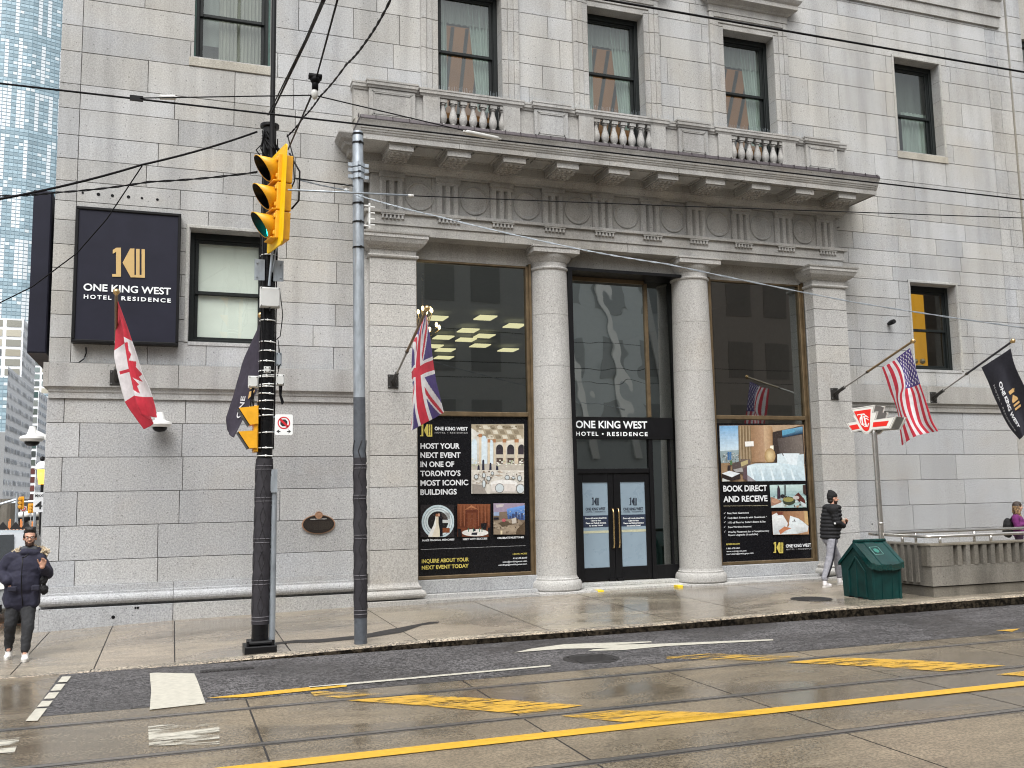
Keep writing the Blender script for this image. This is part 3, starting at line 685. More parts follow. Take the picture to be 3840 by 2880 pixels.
def window(x0, x1, z0, z1, zm, kind, frame='frame'):
    yf = .26; w = .085; g = MB()
    for k, (e, y) in enumerate(((0, yf), (.035, yf + .04))):
        for q in ((x0 + e, x0 + w + e * .4, z0, z1), (x1 - w - e * .4, x1 - e, z0, z1)): g.box(q[0], q[1], y, y + .1, q[2], q[3], 0, (1, 1, 1), .006)
        g.box(x0 + w, x1 - w, y, y + .1, z1 - w * 1.4 - e, z1 - e, 0, (1, 1, 1), .006)
    g.box(x0 + w, x1 - w, yf + .01, yf + .12, z0, z0 + .1, 0, (1, 1, 1), .006)
    f = g.build('window', M[frame], B)
    a0, a1 = x0 + w + .015, x1 - w - .015; s = .06
    def sash(za, zb, y):
        g = MB()
        for q in ((a0, a0 + s, za, zb), (a1 - s, a1, za, zb), (a0 + s, a1 - s, za, za + s), (a0 + s, a1 - s, zb - s, zb)): g.box(q[0], q[1], y, y + .04, q[2], q[3], 0, (1, 1, 1), .005)
        sub(g, 'sash', f, frame); g = MB(); g.poly([(a0 + s, y + .02, za + s), (a1 - s, y + .02, za + s), (a1 - s, y + .02, zb - s), (a0 + s, y + .02, zb - s)]); sub(g, 'pane', f, 'glass')
    sash(zm - .03, z1 - .12, yf + .055); sash(z0 + .1, zm + .03, yf + .1)
    # the room behind
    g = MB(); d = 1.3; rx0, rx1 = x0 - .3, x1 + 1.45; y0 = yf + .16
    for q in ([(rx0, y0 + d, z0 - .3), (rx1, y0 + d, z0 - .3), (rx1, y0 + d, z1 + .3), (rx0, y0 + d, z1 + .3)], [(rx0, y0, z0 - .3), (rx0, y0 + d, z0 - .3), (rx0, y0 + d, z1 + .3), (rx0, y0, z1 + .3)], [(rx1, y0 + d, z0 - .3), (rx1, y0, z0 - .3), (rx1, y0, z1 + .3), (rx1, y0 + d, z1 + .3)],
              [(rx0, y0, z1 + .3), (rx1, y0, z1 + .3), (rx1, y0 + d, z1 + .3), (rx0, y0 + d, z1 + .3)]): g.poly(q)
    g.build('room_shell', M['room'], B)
    g = MB(); yc = yf + .22
    if kind == 'drape':
        sw = MB(); curtain(sw, a0, a1, yc - .02, z1 - .62, z1 - .1, 9, .02, (.8, .82, .8))
        z0 = max(z0, 9.95); curtain(g, a0 - .02, a0 + .22, yc, z0, z1, 4, .03, (1.2, 1.35, 1.28)); 
        for i in range(36):
            u = i / 36; v = (i + 1) / 36; zt = lambda t: (a1 + .06 - t * .34, yc + .03 * math.sin(t * 44))
            p, q = zt(u), zt(v); p2, q2 = (a1 + .06 - u * .56, p[1]), (a1 + .06 - v * .56, q[1]); g.poly([(p[0], p[1], z0), (q[0], q[1], z0), (q2[0], q2[1], z1), (p2[0], p2[1], z1)], 0, (1.15, 1.3, 1.22))
        g.merge(sw); sub(g, 'curtain', f, 'curtain', smooth=True)
        g = MB(); g.poly([(x0 - .2, yc + .3, z1 - .5), (x1 + 1.3, yc + .3, z1 - .5), (x1 + 1.3, yc + 1.1, z1 - 2.2), (x0 - .2, yc + 1.1, z1 - 2.2)]); 
        for k in range(9): g.bar((x0 - .1 + k * .32, yc + .29, z1 - .52), (x0 - .1 + k * .32, yc + 1.08, z1 - 2.18), .07, .05, 1)
        g.build('glowing_wood_ceiling', [M['glow_wood'], M['room']], B)  # no lamp in this room; the ceiling's own glow stands for its light
    elif kind == 'blind':
        yc = yf + .15; g.poly([(a0 - .05, yc, z0), (a1 + .05, yc, z0), (a1 + .05, yc, z1), (a0 - .05, yc, z1)]); sub(g, 'blind', f, 'blind')
    elif kind == 'half':
        curtain(g, x0 + .55, x1, yc, z0, z0 + 1.25, 7, .025, (1, 1.1, 1.05)); curtain(g, x0, x1, yc + .1, z0 + 1.25, z1, 5, .015, (.4, .43, .4)); sub(g, 'curtain', f, 'curtain', smooth=True)
    elif kind == 'sheer':
        curtain(g, x0 + .45, x1, yc, z0, z1 - .55, 14, .02, (1.15, 1.05, .95)); g.poly([(x0, yc + .05, z0 + .5), (x1, yc + .05, z0 + .5), (x1, yc + .05, z1), (x0, yc + .05, z1)], 0, (.9, .9, .87)); g.poly([(x0, yc + .2, z0), (x1, yc + .2, z0), (x1, yc + .2, z0 + .6), (x0, yc + .2, z0 + .6)], 0, (.42, .33, .26)); sub(g, 'curtain', f, 'curtain', smooth=True)
    elif kind == 'amber':
        g.poly([(x0 + .0, yc + .45, z0), (x0 + 1.4, yc + .6, z0), (x0 + 1.4, yc + .6, z1), (x0 + .0, yc + .45, z1)]); g.build('glowing_amber_wall', M['glow_amber'], B)  # wall made to glow in place of light falling on it
        g = MB()
        for k in range(9): g.ball((x0 + .35 + k * .075, yc + .3, z0 + .25 + .1 * math.sin(k * 1.7)), .07, 8, 0, (.8, .5, .1) if k < 4 else (.25, .2, .12))
        g.build('dried_flowers', M['paint'], B)
    return f
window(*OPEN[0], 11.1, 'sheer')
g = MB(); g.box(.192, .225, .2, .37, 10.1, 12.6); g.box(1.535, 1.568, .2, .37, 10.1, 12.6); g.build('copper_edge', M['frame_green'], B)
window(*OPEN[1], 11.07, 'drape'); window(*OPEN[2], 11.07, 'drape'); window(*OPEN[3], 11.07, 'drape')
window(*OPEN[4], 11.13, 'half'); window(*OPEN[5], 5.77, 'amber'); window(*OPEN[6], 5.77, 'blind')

# ------------------------------------------------------------------ storefront bays
FY = .15
def bay(x0, x1):
    g = MB(); zt, zb, m0, m1 = 6.66, .45, 3.55, 3.64; w = .1
    for q in ((x0, x0 + w, zb, zt), (x1 - w, x1, zb, zt)):
        g.box(q[0], q[1], FY - .05, FY + .1, q[2], q[3], 0, (1, 1, 1), .01); 
    g.box(x0, x0 + w * .45, FY - .09, FY - .04, zb, zt, 0, (.6, .6, .6)); g.box(x1 - w * .45, x1, FY - .09, FY - .04, zb, zt, 0, (.6, .6, .6))
    g.box(x0 + w, x1 - w, FY - .04, FY + .1, zt - .07, zt, 0, (.5, .5, .5)); g.box(x0 + w, x1 - w, FY - .05, FY + .1, m0, m1, 0, (1, 1, 1), .012); g.box(x0 + w, x1 - w, FY - .05, FY + .1, zb, zb + .07, 0, (1, 1, 1), .012)
    f = g.build('shop_window', M['bronze'], B)
    g = MB(); g.poly([(x0 + w, FY + .02, m1), (x1 - w, FY + .02, m1), (x1 - w, FY + .02, zt - .07), (x0 + w, FY + .02, zt - .07)]); sub(g, 'pane', f, 'glass_dark')
    g = MB(); g.poly([(x0 + w, FY + .02, zb + .07), (x1 - w, FY + .02, zb + .07), (x1 - w, FY + .02, m0), (x0 + w, FY + .02, m0)]); sub(g, 'pane', f, 'glass_dark')
    g = MB(); g.box(x0 - .05, x1 + .05, .02, .4, .2, .448, 0, (.93, .95, .98), .008); g.box(x0 - .05, x1 + .05, -.1, .2, -.2, .198, 0, (1, 1, 1), .01); sub(g, 'sill', f, 'stone_low')
bay(4.29, 6.76); bay(10.88, 13.36)
g = MB(); g.box(4.42, 7.86, -.36, .1, -.2, .125, 0, (.9, .88, .85), .01); g.box(9.75, 13.25, -.36, .1, -.2, .135, 0, (.9, .88, .85), .01); g.box(7.7, 9.95, -.2, .7, -.2, .15, 0, (1.15, 1.13, 1.06), .01)
g.box(7.7, 9.95, .15, .7, .15, .215, 0, (1.1, 1.1, 1.05), .008)
g.build('entrance_step', M['stone_low'], B)
g = MB(); g.box(7.862, 7.99, -.365, -.1, -.1, .13, 0, (.75, .55, .02), .008); g.box(9.62, 9.745, -.365, -.1, -.1, .14, 0, (.75, .55, .02), .008); g.build('yellow_step_end', M['paint'], B)
# entrance bay
DY = .45
g = MB(); X0, X1 = 7.6, 10.06
g.box(X0, 7.79, DY - .08, DY + .1, .15, 6.62); g.box(7.5, 7.6, -.1, DY + .1, .15, 6.62); g.box(10.14, 10.22, .2, DY + .1, .15, 6.62)
g.box(9.48, 9.57, DY - .06, DY + .1, .2, 3.13, 0, (1, 1, 1), .006); g.box(7.79, 9.48, DY - .05, DY + .1, 2.42, 2.52, 0, (1, 1, 1), .012); g.box(9.57, 10.14, DY - .03, DY + .1, .2, .5, 0, (1, 1, 1), .01); g.box(9.98, 10.01, DY - .03, DY + .1, .5, 3.13)
g.box(7.79, 7.83, DY - .03, DY + .05, 2.52, 3.13); g.box(7.6, 10.14, -.1, DY + .1, 6.56, 6.62)
ef = g.build('entrance_frame', M['black'], B)
g = MB(); g.box(9.5, 9.575, DY - .05, DY + .08, 3.6, 6.5, 0, (1, 1, 1), .008); g.box(7.72, 7.8, DY - .09, DY - .0, 3.6, 6.55, 0, (.8, .8, .8), .006); g.box(7.79, 9.5, DY - .03, DY + .05, 6.48, 6.56, 0, (.4, .4, .4)); sub(g, 'bronze_mullion', ef, 'bronze')
g = MB(); g.poly([(7.8, DY, 3.6), (9.5, DY, 3.6), (9.5, DY, 6.5), (7.8, DY, 6.5)]); sub(g, 'pane', ef, 'glass_wavy')
g = MB(); g.poly([(9.57, DY + .02, 3.6), (10.14, DY + .02, 3.6), (10.14, DY + .02, 6.56), (9.57, DY + .02, 6.56)]); g.poly([(9.57, DY + .02, .5), (10.14, DY + .02, .5), (10.14, DY + .02, 3.13), (9.57, DY + .02, 3.13)]); sub(g, 'pane', ef, 'glass_dark')
g = MB(); g.poly([(7.83, DY, 2.52), (9.48, DY, 2.52), (9.48, DY, 3.13), (7.83, DY, 3.13)]); sub(g, 'transom_pane', ef, 'glass_dark')
M['film'] = simple('frosted_door_film', (.23, .3, .36), .3, 0, .06, 3)
M['brass'] = simple('brass_handle', (.6, .42, .2), .25, .9, .05)
def logo(g, o, x0, y0, x1, y1, Y, mi=0, col=(1, 1, 1), lift=.004):
    """the hotel's mark: a 1 beside a K made of an arrow and two bars"""
    U = lambda u, v: at(o, x0 + (x1 - x0) * u, y0 + (y1 - y0) * v, Y=Y - lift)
    for pts in (((.02, .07), (.13, 0), (.27, 0), (.27, .95), (0, .95), (0, .86), (.12, .86), (.12, .14), (.02, .2)),):
        g.poly([U(*p) for p in ((.12, .005), (.27, .0), (.27, .95), (.12, .95))], mi, col); g.poly([U(*p) for p in ((.02, .08), (.12, .005), (.12, .14), (.02, .2))], mi, col); g.poly([U(*p) for p in ((0, .86), (.12, .86), (.12, .95), (0, .95))], mi, col)
    g.poly([U(*p) for p in ((.32, .49), (.55, .03), (.68, .03), (.68, .89), (.68, .97), (.57, .97))], mi, col)
    g.poly([U(*p) for p in ((.73, .04), (.84, .045), (.84, .89), (.73, .89))], mi, col); g.poly([U(*p) for p in ((.9, .05), (1, .055), (1, .985), (.9, .98))], mi, col)
    g.poly([U(*p) for p in ((.68, .89), (.9, .89), (.9, .98), (.68, .97))], mi, col)
def txt(g, s, o, xa, ya, xb, yb, cap, Y, mi=0, col=(1, 1, 1), bold=.02, lift=.004, sp=1.0):
    """lettering in the facade-parallel plane Y; baseline from (xa,ya) to (xb,yb), cap height given in the same measure"""
    p0, p1 = at(o, xa, ya, Y=Y), at(o, xb, yb, Y=Y); h = (at(o, xa, ya - cap, Y=Y) - p0).length
    z = (p0.z + p1.z) / 2; p0.z = p1.z = z
    g.merge(text_mb(s, p0, p1, h, (0, 0, 1), mi, lift, bold, col, spacing=sp))
for (xa, xb, lx, lox) in ((7.79, 8.635, 208, 562), (8.645, 9.48, 562, 562)):
    g = MB(); left = xa < 8
    fx0, fx1 = (7.94, 8.51) if left else (8.8, 9.37)
    g.box(xa, fx0, DY - .02, DY + .04, .24, 2.415, 0, (1, 1, 1), .006); g.box(fx1, xb, DY - .02, DY + .04, .24, 2.415, 0, (1, 1, 1), .006); g.box(fx0, fx1, DY - .02, DY + .04, .24, .5, 0, (1, 1, 1), .006); g.box(fx0, fx1, DY - .02, DY + .04, 2.24, 2.415, 0, (1, 1, 1), .006)
    g.box(xb - .16 if left else xa + .02, xb - .02 if left else xa + .16, DY - .06, DY - .02, .215, .27)
    d = g.build('door', M['black'], B)
    g = MB(); g.box(fx0, fx1, DY, DY + .01, .5, 2.24); sub(g, 'frosted_pane', d, 'film')
    g = MB(); hx = 8.585 if left else 8.71
    g.tube([(hx, DY - .02, 1.69), (hx, DY - .08, 1.68), (hx + .005, DY - .09, 1.6), (hx + .005, DY - .09, .98), (hx, DY - .08, .9), (hx, DY - .02, .89)], .016, 8); sub(g, 'handle', d, 'brass', smooth=True)
    g = MB(); dx = 0 if left else 355
    logo(g, 'R', 298 + dx, 818, 368 + dx, 894, DY, 0, (.03, .035, .05)); txt(g, 'ONE KING WEST', 'R', 241 + dx, 940, 427 + dx, 936 if not left else 936, 26, DY, 0, (.03, .035, .05), .035); txt(g, 'HOTEL • RESIDENCE', 'R', 243 + dx, 960, 428 + dx, 956, 12, DY, 0, (.03, .035, .05), .01)
    a, b = at('R', (218 if left else 575), 990, Y=DY), at('R', (460 if left else 810), 1098, Y=DY)
    g.poly([(fx0, DY - .003, 1.32), (fx1, DY - .003, 1.32), (fx1, DY - .003, 1.56), (fx0, DY - .003, 1.56)], 0, (.035, .045, .075))
    for k, (s, e) in enumerate((('Doors will remain closed from', 0), ('12am to 6am', 70), ('Please use Melinda Entrance', 6), ('to access Hotel', 48))):
        txt(g, s, 'R', 238 + dx + e * .75, 1020 + k * 23, 438 + dx - e * .75, 1018 + k * 23, 15, DY, 0, (.85, .88, .9), .03, .006)
    g.poly([(fx0, DY - .003, 1.2), (fx1, DY - .003, 1.2), (fx1, DY - .003, 1.25), (fx0, DY - .003, 1.25)], 0, (.5, .5, .36))
    sub(g, 'door_notice', d, 'print')
# hall behind the glass
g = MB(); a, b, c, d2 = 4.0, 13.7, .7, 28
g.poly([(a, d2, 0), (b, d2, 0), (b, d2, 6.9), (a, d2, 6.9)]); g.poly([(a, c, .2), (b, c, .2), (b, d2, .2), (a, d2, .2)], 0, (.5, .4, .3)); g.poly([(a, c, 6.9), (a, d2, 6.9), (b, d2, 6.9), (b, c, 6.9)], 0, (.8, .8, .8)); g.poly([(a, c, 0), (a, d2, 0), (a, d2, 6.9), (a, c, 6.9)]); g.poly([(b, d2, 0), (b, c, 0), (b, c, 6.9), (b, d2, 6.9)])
g.box(5.5, 8.5, 24.5, 25, 3.2, 6.3, 0, (1.6, 1.0, .7))  # warm reflection put in as a tinted panel before the end wall
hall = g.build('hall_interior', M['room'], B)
for (px, py, oo) in ((745, 588, 5), (1055, 585, 5), (1240, 636, 5), (945, 666, 5), (1048, 701, 5), (787, 710, 5), (932, 725, 5), (1022, 762, 5), (1200, 790, 5), (722, 766, 5), (798, 790, 5), (790, 838, 5), (380, 640, 6), (447, 638, 6), (578, 648, 6), (498, 697, 6), (292, 690, 6), (292, 740, 6)):
    p = at(oo, px, py, Z=6.75)
    if p.y > 24: p = at(oo, px, py, Y=24)
    g = MB(); w = .1 + (p.y + 17.5) * .006; g.box(p.x - w, p.x + w, p.y - .3, p.y + .3, p.z, p.z + .03); g.build('ceiling_light_panel', M['ceil_light'], B)
ch = MB(); cc = at(5, 655, 640, Y=1.6); bl = MB()
ch.tube([cc + Vector((0, 0, 1.2)), cc + Vector((0, 0, -.3))], .02, 6); ch.ball(cc + Vector((0, 0, -.2)), .09, 8)
for k in range(14):
    a = k * 6.283 / 7; r = .36 if k < 7 else .2; z = -.05 if k < 7 else .3; tip = cc + Vector((math.cos(a) * r, math.sin(a) * r, z)); ch.tube([cc + Vector((0, 0, z - .15)), (cc + tip) / 2 + Vector((0, 0, -.16)), tip], .012, 5); bl.ball(tip + Vector((0, 0, .06)), .032, 6, 0, (1, 1, 1), (1, 1, 1.7))
chd = tag(ch.build('chandelier', M['brass'], None, True), 'brass chandelier with lit candle bulbs hanging behind the glass by the British flag', 'chandelier'); bl.build('candle_bulb', M['bulb'], chd)

# ------------------------------------------------------------------ signs and posters
t = empty('hotel_sign', (-.8, -.1, 5.88), 'large square navy hotel sign with gold 1K mark on the wall above the Canadian flag', 'sign')
g = MB(); g.box(-1.64, .02, -.2, 0, 4.72, 7.04); g.build('sign_panel', M['navy'], t)
g = MB(); e = .05
for q in ((-1.66, .04, 4.7, 4.75), (-1.66, .04, 7.01, 7.06), (-1.66, -1.61, 4.75, 7.01), (-.01, .04, 4.75, 7.01)): g.box(q[0], q[1], -.225, 0, q[2], q[3], 0, (1, 1, 1), .01)
g.build('sign_rim', M['black'], t)
g = MB(); Y = -.2; logo(g, 'N', 440, 465, 824, 825, Y, 0, lift=.012); g.build('mark', M['gold'], t)
g = MB(); txt(g, 'ONE KING WEST', 'N', 102, 972, 1128, 1014, 84, Y, 0, (1, 1, 1), .022, .012); g.build('lettering', M['letter_white'], t)
g = MB(); txt(g, 'HOTEL', 'N', 106, 1062, 432, 1078, 47, Y, 0, (1, 1, 1), .03, .012, 1.35); g.build('lettering', M['letter_white'], t); g = MB(); txt(g, 'RESIDENCE', 'N', 548, 1084, 1128, 1110, 47, Y, 0, (1, 1, 1), .03, .012, 1.35); g.build('lettering', M['letter_white'], t)
p = at(4, 548, 600, Y=-.02); g = MB(); g.tube([p, p + Vector((.01, -.02, -.1)), p + Vector((-.02, -.02, -.2)), p + Vector((-.1, -.03, -.27)), p + Vector((-.25, -.03, -.28))], .012, 6); g.build('power_cable', M['cable'], t)
g = MB(); g.box(-2.42, -2.12, .5, 4.2, 4.6, 7.5, 0, (1, 1, 1), .02); g.box(-2.12, -1.95, .8, 1.0, 5.5, 5.6); g.box(-2.12, -1.95, 3, 3.2, 5.5, 5.6)
tag(g.build('blade_sign', M['navy']), 'dark sign box seen edge-on, fixed to the side wall round the corner', 'sign')
# entrance sign band
t = empty('entrance_sign', (8.8, .4, 3.35), 'black sign band with white hotel lettering over the double doors', 'sign')
g = MB(); g.box(7.62, 10.06, .36, .45, 3.13, 3.585, 0, (1, 1, 1), .006); g.build('sign_panel', M['black'], t)
g = MB(); txt(g, 'ONE KING WEST', 'R', 145, 163, 820, 166, 70, .36, 0, (1, 1, 1), .026, .015); g.build('lettering', M['letter_white'], t)
g = MB(); txt(g, 'HOTEL •', 'R', 150, 235, 410, 237, 38, .36, 0, (1, 1, 1), .03, .012, 1.35); g.build('lettering', M['letter_white'], t); g = MB(); txt(g, 'RESIDENCE', 'R', 442, 237, 824, 240, 38, .36, 0, (1, 1, 1), .03, .012, 1.35); g.build('lettering', M['letter_white'], t)

class Print:
    """a flat printed poster: coloured shapes laid on one sheet, each layer a hair above the last"""
    def __init__(s, o, Y): s.g = MB(); s.o = o; s.Y = Y; s.k = 0
    def p(s, pts, col):
        s.k += .00012; s.g.poly([at(s.o, x, y, Y=s.Y - s.k) for x, y in pts], 0, col)
    def r(s, x0, y0, x1, y1, col): s.p(((x0, y0), (x1, y0), (x1, y1), (x0, y1)), col)
    def e(s, cx, cy, rx, ry, col, n=20, clip=None):
        q = [(cx + rx * math.cos(6.2832 * i / n), cy + ry * math.sin(6.2832 * i / n)) for i in range(n)]
        if clip: q = [(min(clip[2], max(clip[0], x)), min(clip[3], max(clip[1], y))) for x, y in q]
        s.p(q, col)
    def grad(s, q, ca, cb, n=10, horiz=False):
        (a, b, c, d) = q
        for i in range(n):
            u, v = i / n, (i + 1) / n; L = lambda p, r, f: (p[0] + (r[0] - p[0]) * f, p[1] + (r[1] - p[1]) * f); w = rnd.random() * .06 - .03; col = tuple(max(.002, x + (y - x) * (u + .5 / n) + w * x) for x, y in zip(ca, cb))
            s.p((L(a, b, u), L(a, b, v), L(d, c, v), L(d, c, u)) if horiz else (L(a, d, u), L(b, c, u), L(b, c, v), L(a, d, v)), col)
    def speck(s, q, cols, n, lo, hi):
        (a, b, c, d) = q
        for i in range(n):
            u, v = rnd.random(), rnd.random(); x = (a[0] * (1 - u) + b[0] * u) * (1 - v) + (d[0] * (1 - u) + c[0] * u) * v; y = (a[1] * (1 - u) + b[1] * u) * (1 - v) + (d[1] * (1 - u) + c[1] * u) * v; r = lo + rnd.random() * (hi - lo); s.e(x, y, r * (.7 + .8 * rnd.random()), r, rnd.choice(cols), 6)
    def t(s, txt_, xa, ya, xb, yb, cap, col, bold=.02, sp=1.0):
        s.k += .00012; txt(s.g, txt_, s.o, xa, ya, xb, yb, cap, s.Y, 0, col, bold, s.k, sp)
WH, YL, BK, GY = (.78, .8, .82), (.6, .5, .12), (.008, .008, .01), (.45, .45, .45)
PY = FY + .01
t = Print('P', PY); g = t.g
g.poly([(4.39, PY, .52), (6.66, PY, .52), (6.66, PY, 3.55), (4.39, PY, 3.55)], 0, BK)
t.k = .001; logo(g, 'P', 88, 125, 203, 247, PY, 0, YL, .002)
t.t('ONE KING WEST', 226, 184, 537, 186, 33, WH, .03); t.t('HOTEL • RESIDENCE', 227, 214, 538, 216, 14, GY, .01, 1.3)
for s, y, x in (('HOST YOUR', 360, 462), ('NEXT EVENT', 446, 470), ('IN ONE OF', 532, 410), ('TORONTO’S', 618, 470), ('MOST ICONIC', 706, 542), ('BUILDINGS', 793, 434)): t.t(s, 92, y, x, y - 6, 52, WH, .028)
# ballroom photograph
t.r(572, 128, 1068, 783, (.62, .57, .47)); t.p(((572, 128), (1064, 125), (1064, 262), (800, 300), (650, 215), (572, 165)), (.42, .36, .26))
t.grad(((572, 165), (800, 300), (800, 505), (572, 520)), (.74, .73, .68), (.5, .48, .42), 9); t.grad(((800, 300), (1064, 262), (1066, 500), (800, 500)), (.72, .68, .6), (.55, .5, .42), 9)
for i in range(7):
    for j in range(3):
        x = 610 + i * 66 + j * 26; y = 140 + j * 46
        if x < 1020: t.p(((x, y), (x + 44, y - 2), (x + 60, y + 32), (x + 14, y + 34)), (.66, .61, .5) if (i + j) % 2 else (.28, .23, .16))
for i in range(24): x, y = 600 + rnd.random() * 420, 132 + rnd.random() * 120; t.p(((x, y), (x + 18, y - 1), (x + 24, y + 10), (x + 5, y + 11)), rnd.choice(((.2, .16, .1), (.74, .7, .58), (.34, .28, .2))))
for cx, w, y0 in ((600, 26, 290), (690, 30, 260), (757, 20, 300)): t.e(cx, y0 + 30, w, 55, (.62, .74, .82)); t.r(cx - w, y0 + 30, cx + w, 500, (.66, .76, .82))
for x, w in ((655, 12), (738, 9), (790, 8), (884, 13), (998, 16)): t.r(x - w, 285 - (x < 700) * 60, x + w, 510, (.66, .56, .42)); t.r(x - w - 4, 268 - (x < 700) * 50, x + w + 4, 300 - (x < 700) * 50, (.42, .2, .1))
for cx in (838, 942, 1045): t.e(cx, 360, 33, 42, (.04, .035, .04), clip=(572, 0, 1066, 900)); t.r(cx - 33, 360, min(1066, cx + 33), 440, (.05, .04, .05)); t.r(cx - 40, 412, min(1066, cx + 40), 445, (.55, .5, .42)); t.r(cx - 30, 445, min(1066, cx + 30), 500, (.1, .07, .06))
t.r(572, 500, 1068, 575, (.5, .46, .4))
for x, h in ((684, 90), (752, 60), (815, 40), (640, 40)): t.p(((x - 12, 560), (x - 9, 560 - h), (x, 548 - h), (x + 9, 560 - h), (x + 12, 560)), (.03, .03, .05))
for i in range(46):
    cx = rnd.choice((605, 850, 930, 1045)); t.e(cx + rnd.gauss(0, 22), 490 + rnd.gauss(0, 18), 7 + 5 * rnd.random(), 6, rnd.choice(((.7, .72, .6), (.5, .56, .38), (.8, .8, .74))), 8, (574, 0, 1066, 900))
t.r(572, 560, 1068, 783, (.66, .63, .57))
for i in range(26): x, y = 580 + rnd.random() * 470, 570 + rnd.random() * 120; t.e(x, y, 14 + 20 * rnd.random(), 6, rnd.choice(((.78, .77, .73), (.5, .42, .34), (.7, .66, .6))), 10, (574, 0, 1066, 782))
t.speck(((576, 560), (1060, 560), (1062, 690), (580, 690)), ((.8, .79, .74), (.3, .22, .16), (.55, .5, .42), (.72, .7, .64), (.16, .12, .1)), 90, 3, 9); t.grad(((760, 692), (990, 692), (1000, 778), (750, 778)), (.76, .74, .7), (.5, .46, .42), 6)
t.p(((580, 690), (680, 700), (720, 783), (582, 783)), (.32, .29, .26))
t.e(880, 690, 130, 40, (.8, .79, .76)); t.r(770, 690, 985, 760, (.68, .64, .6))
for cx, cy, rx, ry in ((618, 622, 21, 24), (690, 608, 17, 26), (735, 638, 20, 24), (690, 690, 18, 40), (838, 730, 43, 45), (1034, 736, 40, 46), (1026, 636, 22, 28), (910, 630, 24, 24), (770, 590, 15, 18), (968, 632, 18, 14)):
    t.e(cx, cy, rx, ry, (.12, .11, .1), clip=(574, 0, 1066, 782)); t.e(cx, cy, rx - 5, ry - 5, (.58, .64, .66), clip=(574, 0, 1066, 782))
# wedding
t.r(92, 886, 409, 1192, (.025, .022, .024)); q = (93, 887, 408, 1190)
for r_, c in ((158, (.55, .66, .7)), (140, (.2, .27, .3)), (135, (.66, .74, .76)), (120, (.3, .36, .4)), (114, (.6, .68, .7)), (98, (.02, .018, .02))): t.e(258, 1046, r_ * .98, r_, c, 40, q)
t.r(296, 1028, 368, 1058, (.55, .56, .56)); t.r(300, 1105, 368, 1150, (.22, .07, .03))
for i in range(8): t.r(295 + i * 10, 960, 299 + i * 10, 1020, (.12, .1, .09))
t.p(((236, 985), (262, 1000), (262, 1060), (278, 1150), (272, 1190), (165, 1190), (200, 1120), (226, 1050)), (.74, .68, .55)); t.p(((262, 985), (286, 970), (300, 1010), (302, 1186), (275, 1186), (272, 1060)), (.012, .012, .016)); t.e(247, 985, 13, 15, (.3, .12, .06)); t.e(266, 982, 11, 15, (.5, .3, .22)); t.p(((240, 990), (215, 1080), (165, 1180), (200, 1190), (240, 1080)), (.8, .79, .76))
# panelled meeting room
t.r(441, 880, 750, 1188, (.16, .05, .025))
for i in range(7): t.r(448 + i * 44, 890, 484 + i * 44, 1100, (.22, .075, .035) if i % 2 else (.19, .06, .03))
t.grad(((441, 880), (750, 880), (750, 1100), (441, 1100)), (.24, .085, .04), (.1, .03, .016), 8)
for i in range(9): t.r(452 + i * 33, 892, 455 + i * 33, 1095, (.08, .022, .012)); t.r(470 + i * 33, 900, 476 + i * 33, 1090, (.3, .11, .055))
t.r(520, 935, 632, 1110, (.12, .035, .02)); t.r(535, 960, 575, 1105, (.18, .06, .03)); t.r(582, 960, 620, 1105, (.18, .06, .03)); t.p(((505, 938), (572, 890), (642, 935), (572, 912)), (.42, .18, .09)); t.p(((660, 1062), (718, 1058), (712, 1120), (668, 1120)), (.015, .014, .016))
t.e(608, 1150, 126, 34, (.74, .72, .68)); t.p(((443, 1110), (474, 1115), (486, 1186), (445, 1188)), (.014, .012, .013)); t.p(((725, 1105), (749, 1100), (750, 1186), (735, 1186)), (.014, .012, .013))
for x in (545, 590, 648, 672): t.r(x - 4, 1105, x + 4, 1142, (.05, .14, .09))
t.p(((575, 1150), (630, 1146), (624, 1172), (572, 1170)), (.03, .03, .04)); t.r(594, 1115, 612, 1135, (.02, .02, .04))
# lounge
t.r(779, 872, 1077, 1168, (.2, .15, .11)); t.p(((780, 873), (1075, 871), (1060, 920), (905, 950), (780, 960)), (.33, .27, .36)); t.p(((800, 885), (880, 880), (870, 905), (810, 915)), (.55, .5, .5)); t.p(((905, 925), (1074, 890), (1076, 1030), (915, 1020)), (.08, .2, .55))
t.grad(((905, 925), (1074, 890), (1076, 1030), (915, 1020)), (.16, .33, .72), (.05, .1, .28), 7); t.speck(((905, 950), (1074, 930), (1076, 1025), (915, 1018)), ((.5, .5, .4), (.04, .05, .12), (.2, .3, .5)), 50, 2, 5)
for x, h in ((930, 30), (955, 50), (985, 66), (1010, 40), (1040, 55)): t.r(x, 1020 - h, x + 18, 1020, (.05, .07, .16))
t.r(782, 955, 835, 990, (.3, .38, .55)); t.r(782, 1005, 830, 1026, (.02, .02, .03)); t.p(((782, 1040), (1000, 1010), (1078, 1080), (1078, 1166), (783, 1166)), (.28, .22, .16))
for i in range(5): t.p(((800 + i * 50, 1060 + i * 8), (840 + i * 50, 1050 + i * 8), (900 + i * 40, 1140), (850 + i * 40, 1150)), (.36, .29, .21))
t.speck(((784, 1050), (1000, 1020), (1070, 1160), (786, 1160)), ((.4, .33, .25), (.16, .12, .08), (.32, .25, .18), (.1, .07, .05)), 60, 3, 12); t.p(((822, 1058), (900, 1040), (945, 1068), (866, 1094)), (.1, .075, .05)); t.e(878, 1032, 18, 16, (.5, .12, .14)); t.p(((950, 1020), (992, 1005), (998, 1060), (958, 1064)), (.55, .5, .44)); t.p(((1000, 1120), (1078, 1040), (1078, 1166), (990, 1166)), (.1, .07, .045)); t.r(847, 1130, 864, 1166, (.7, .6, .4))
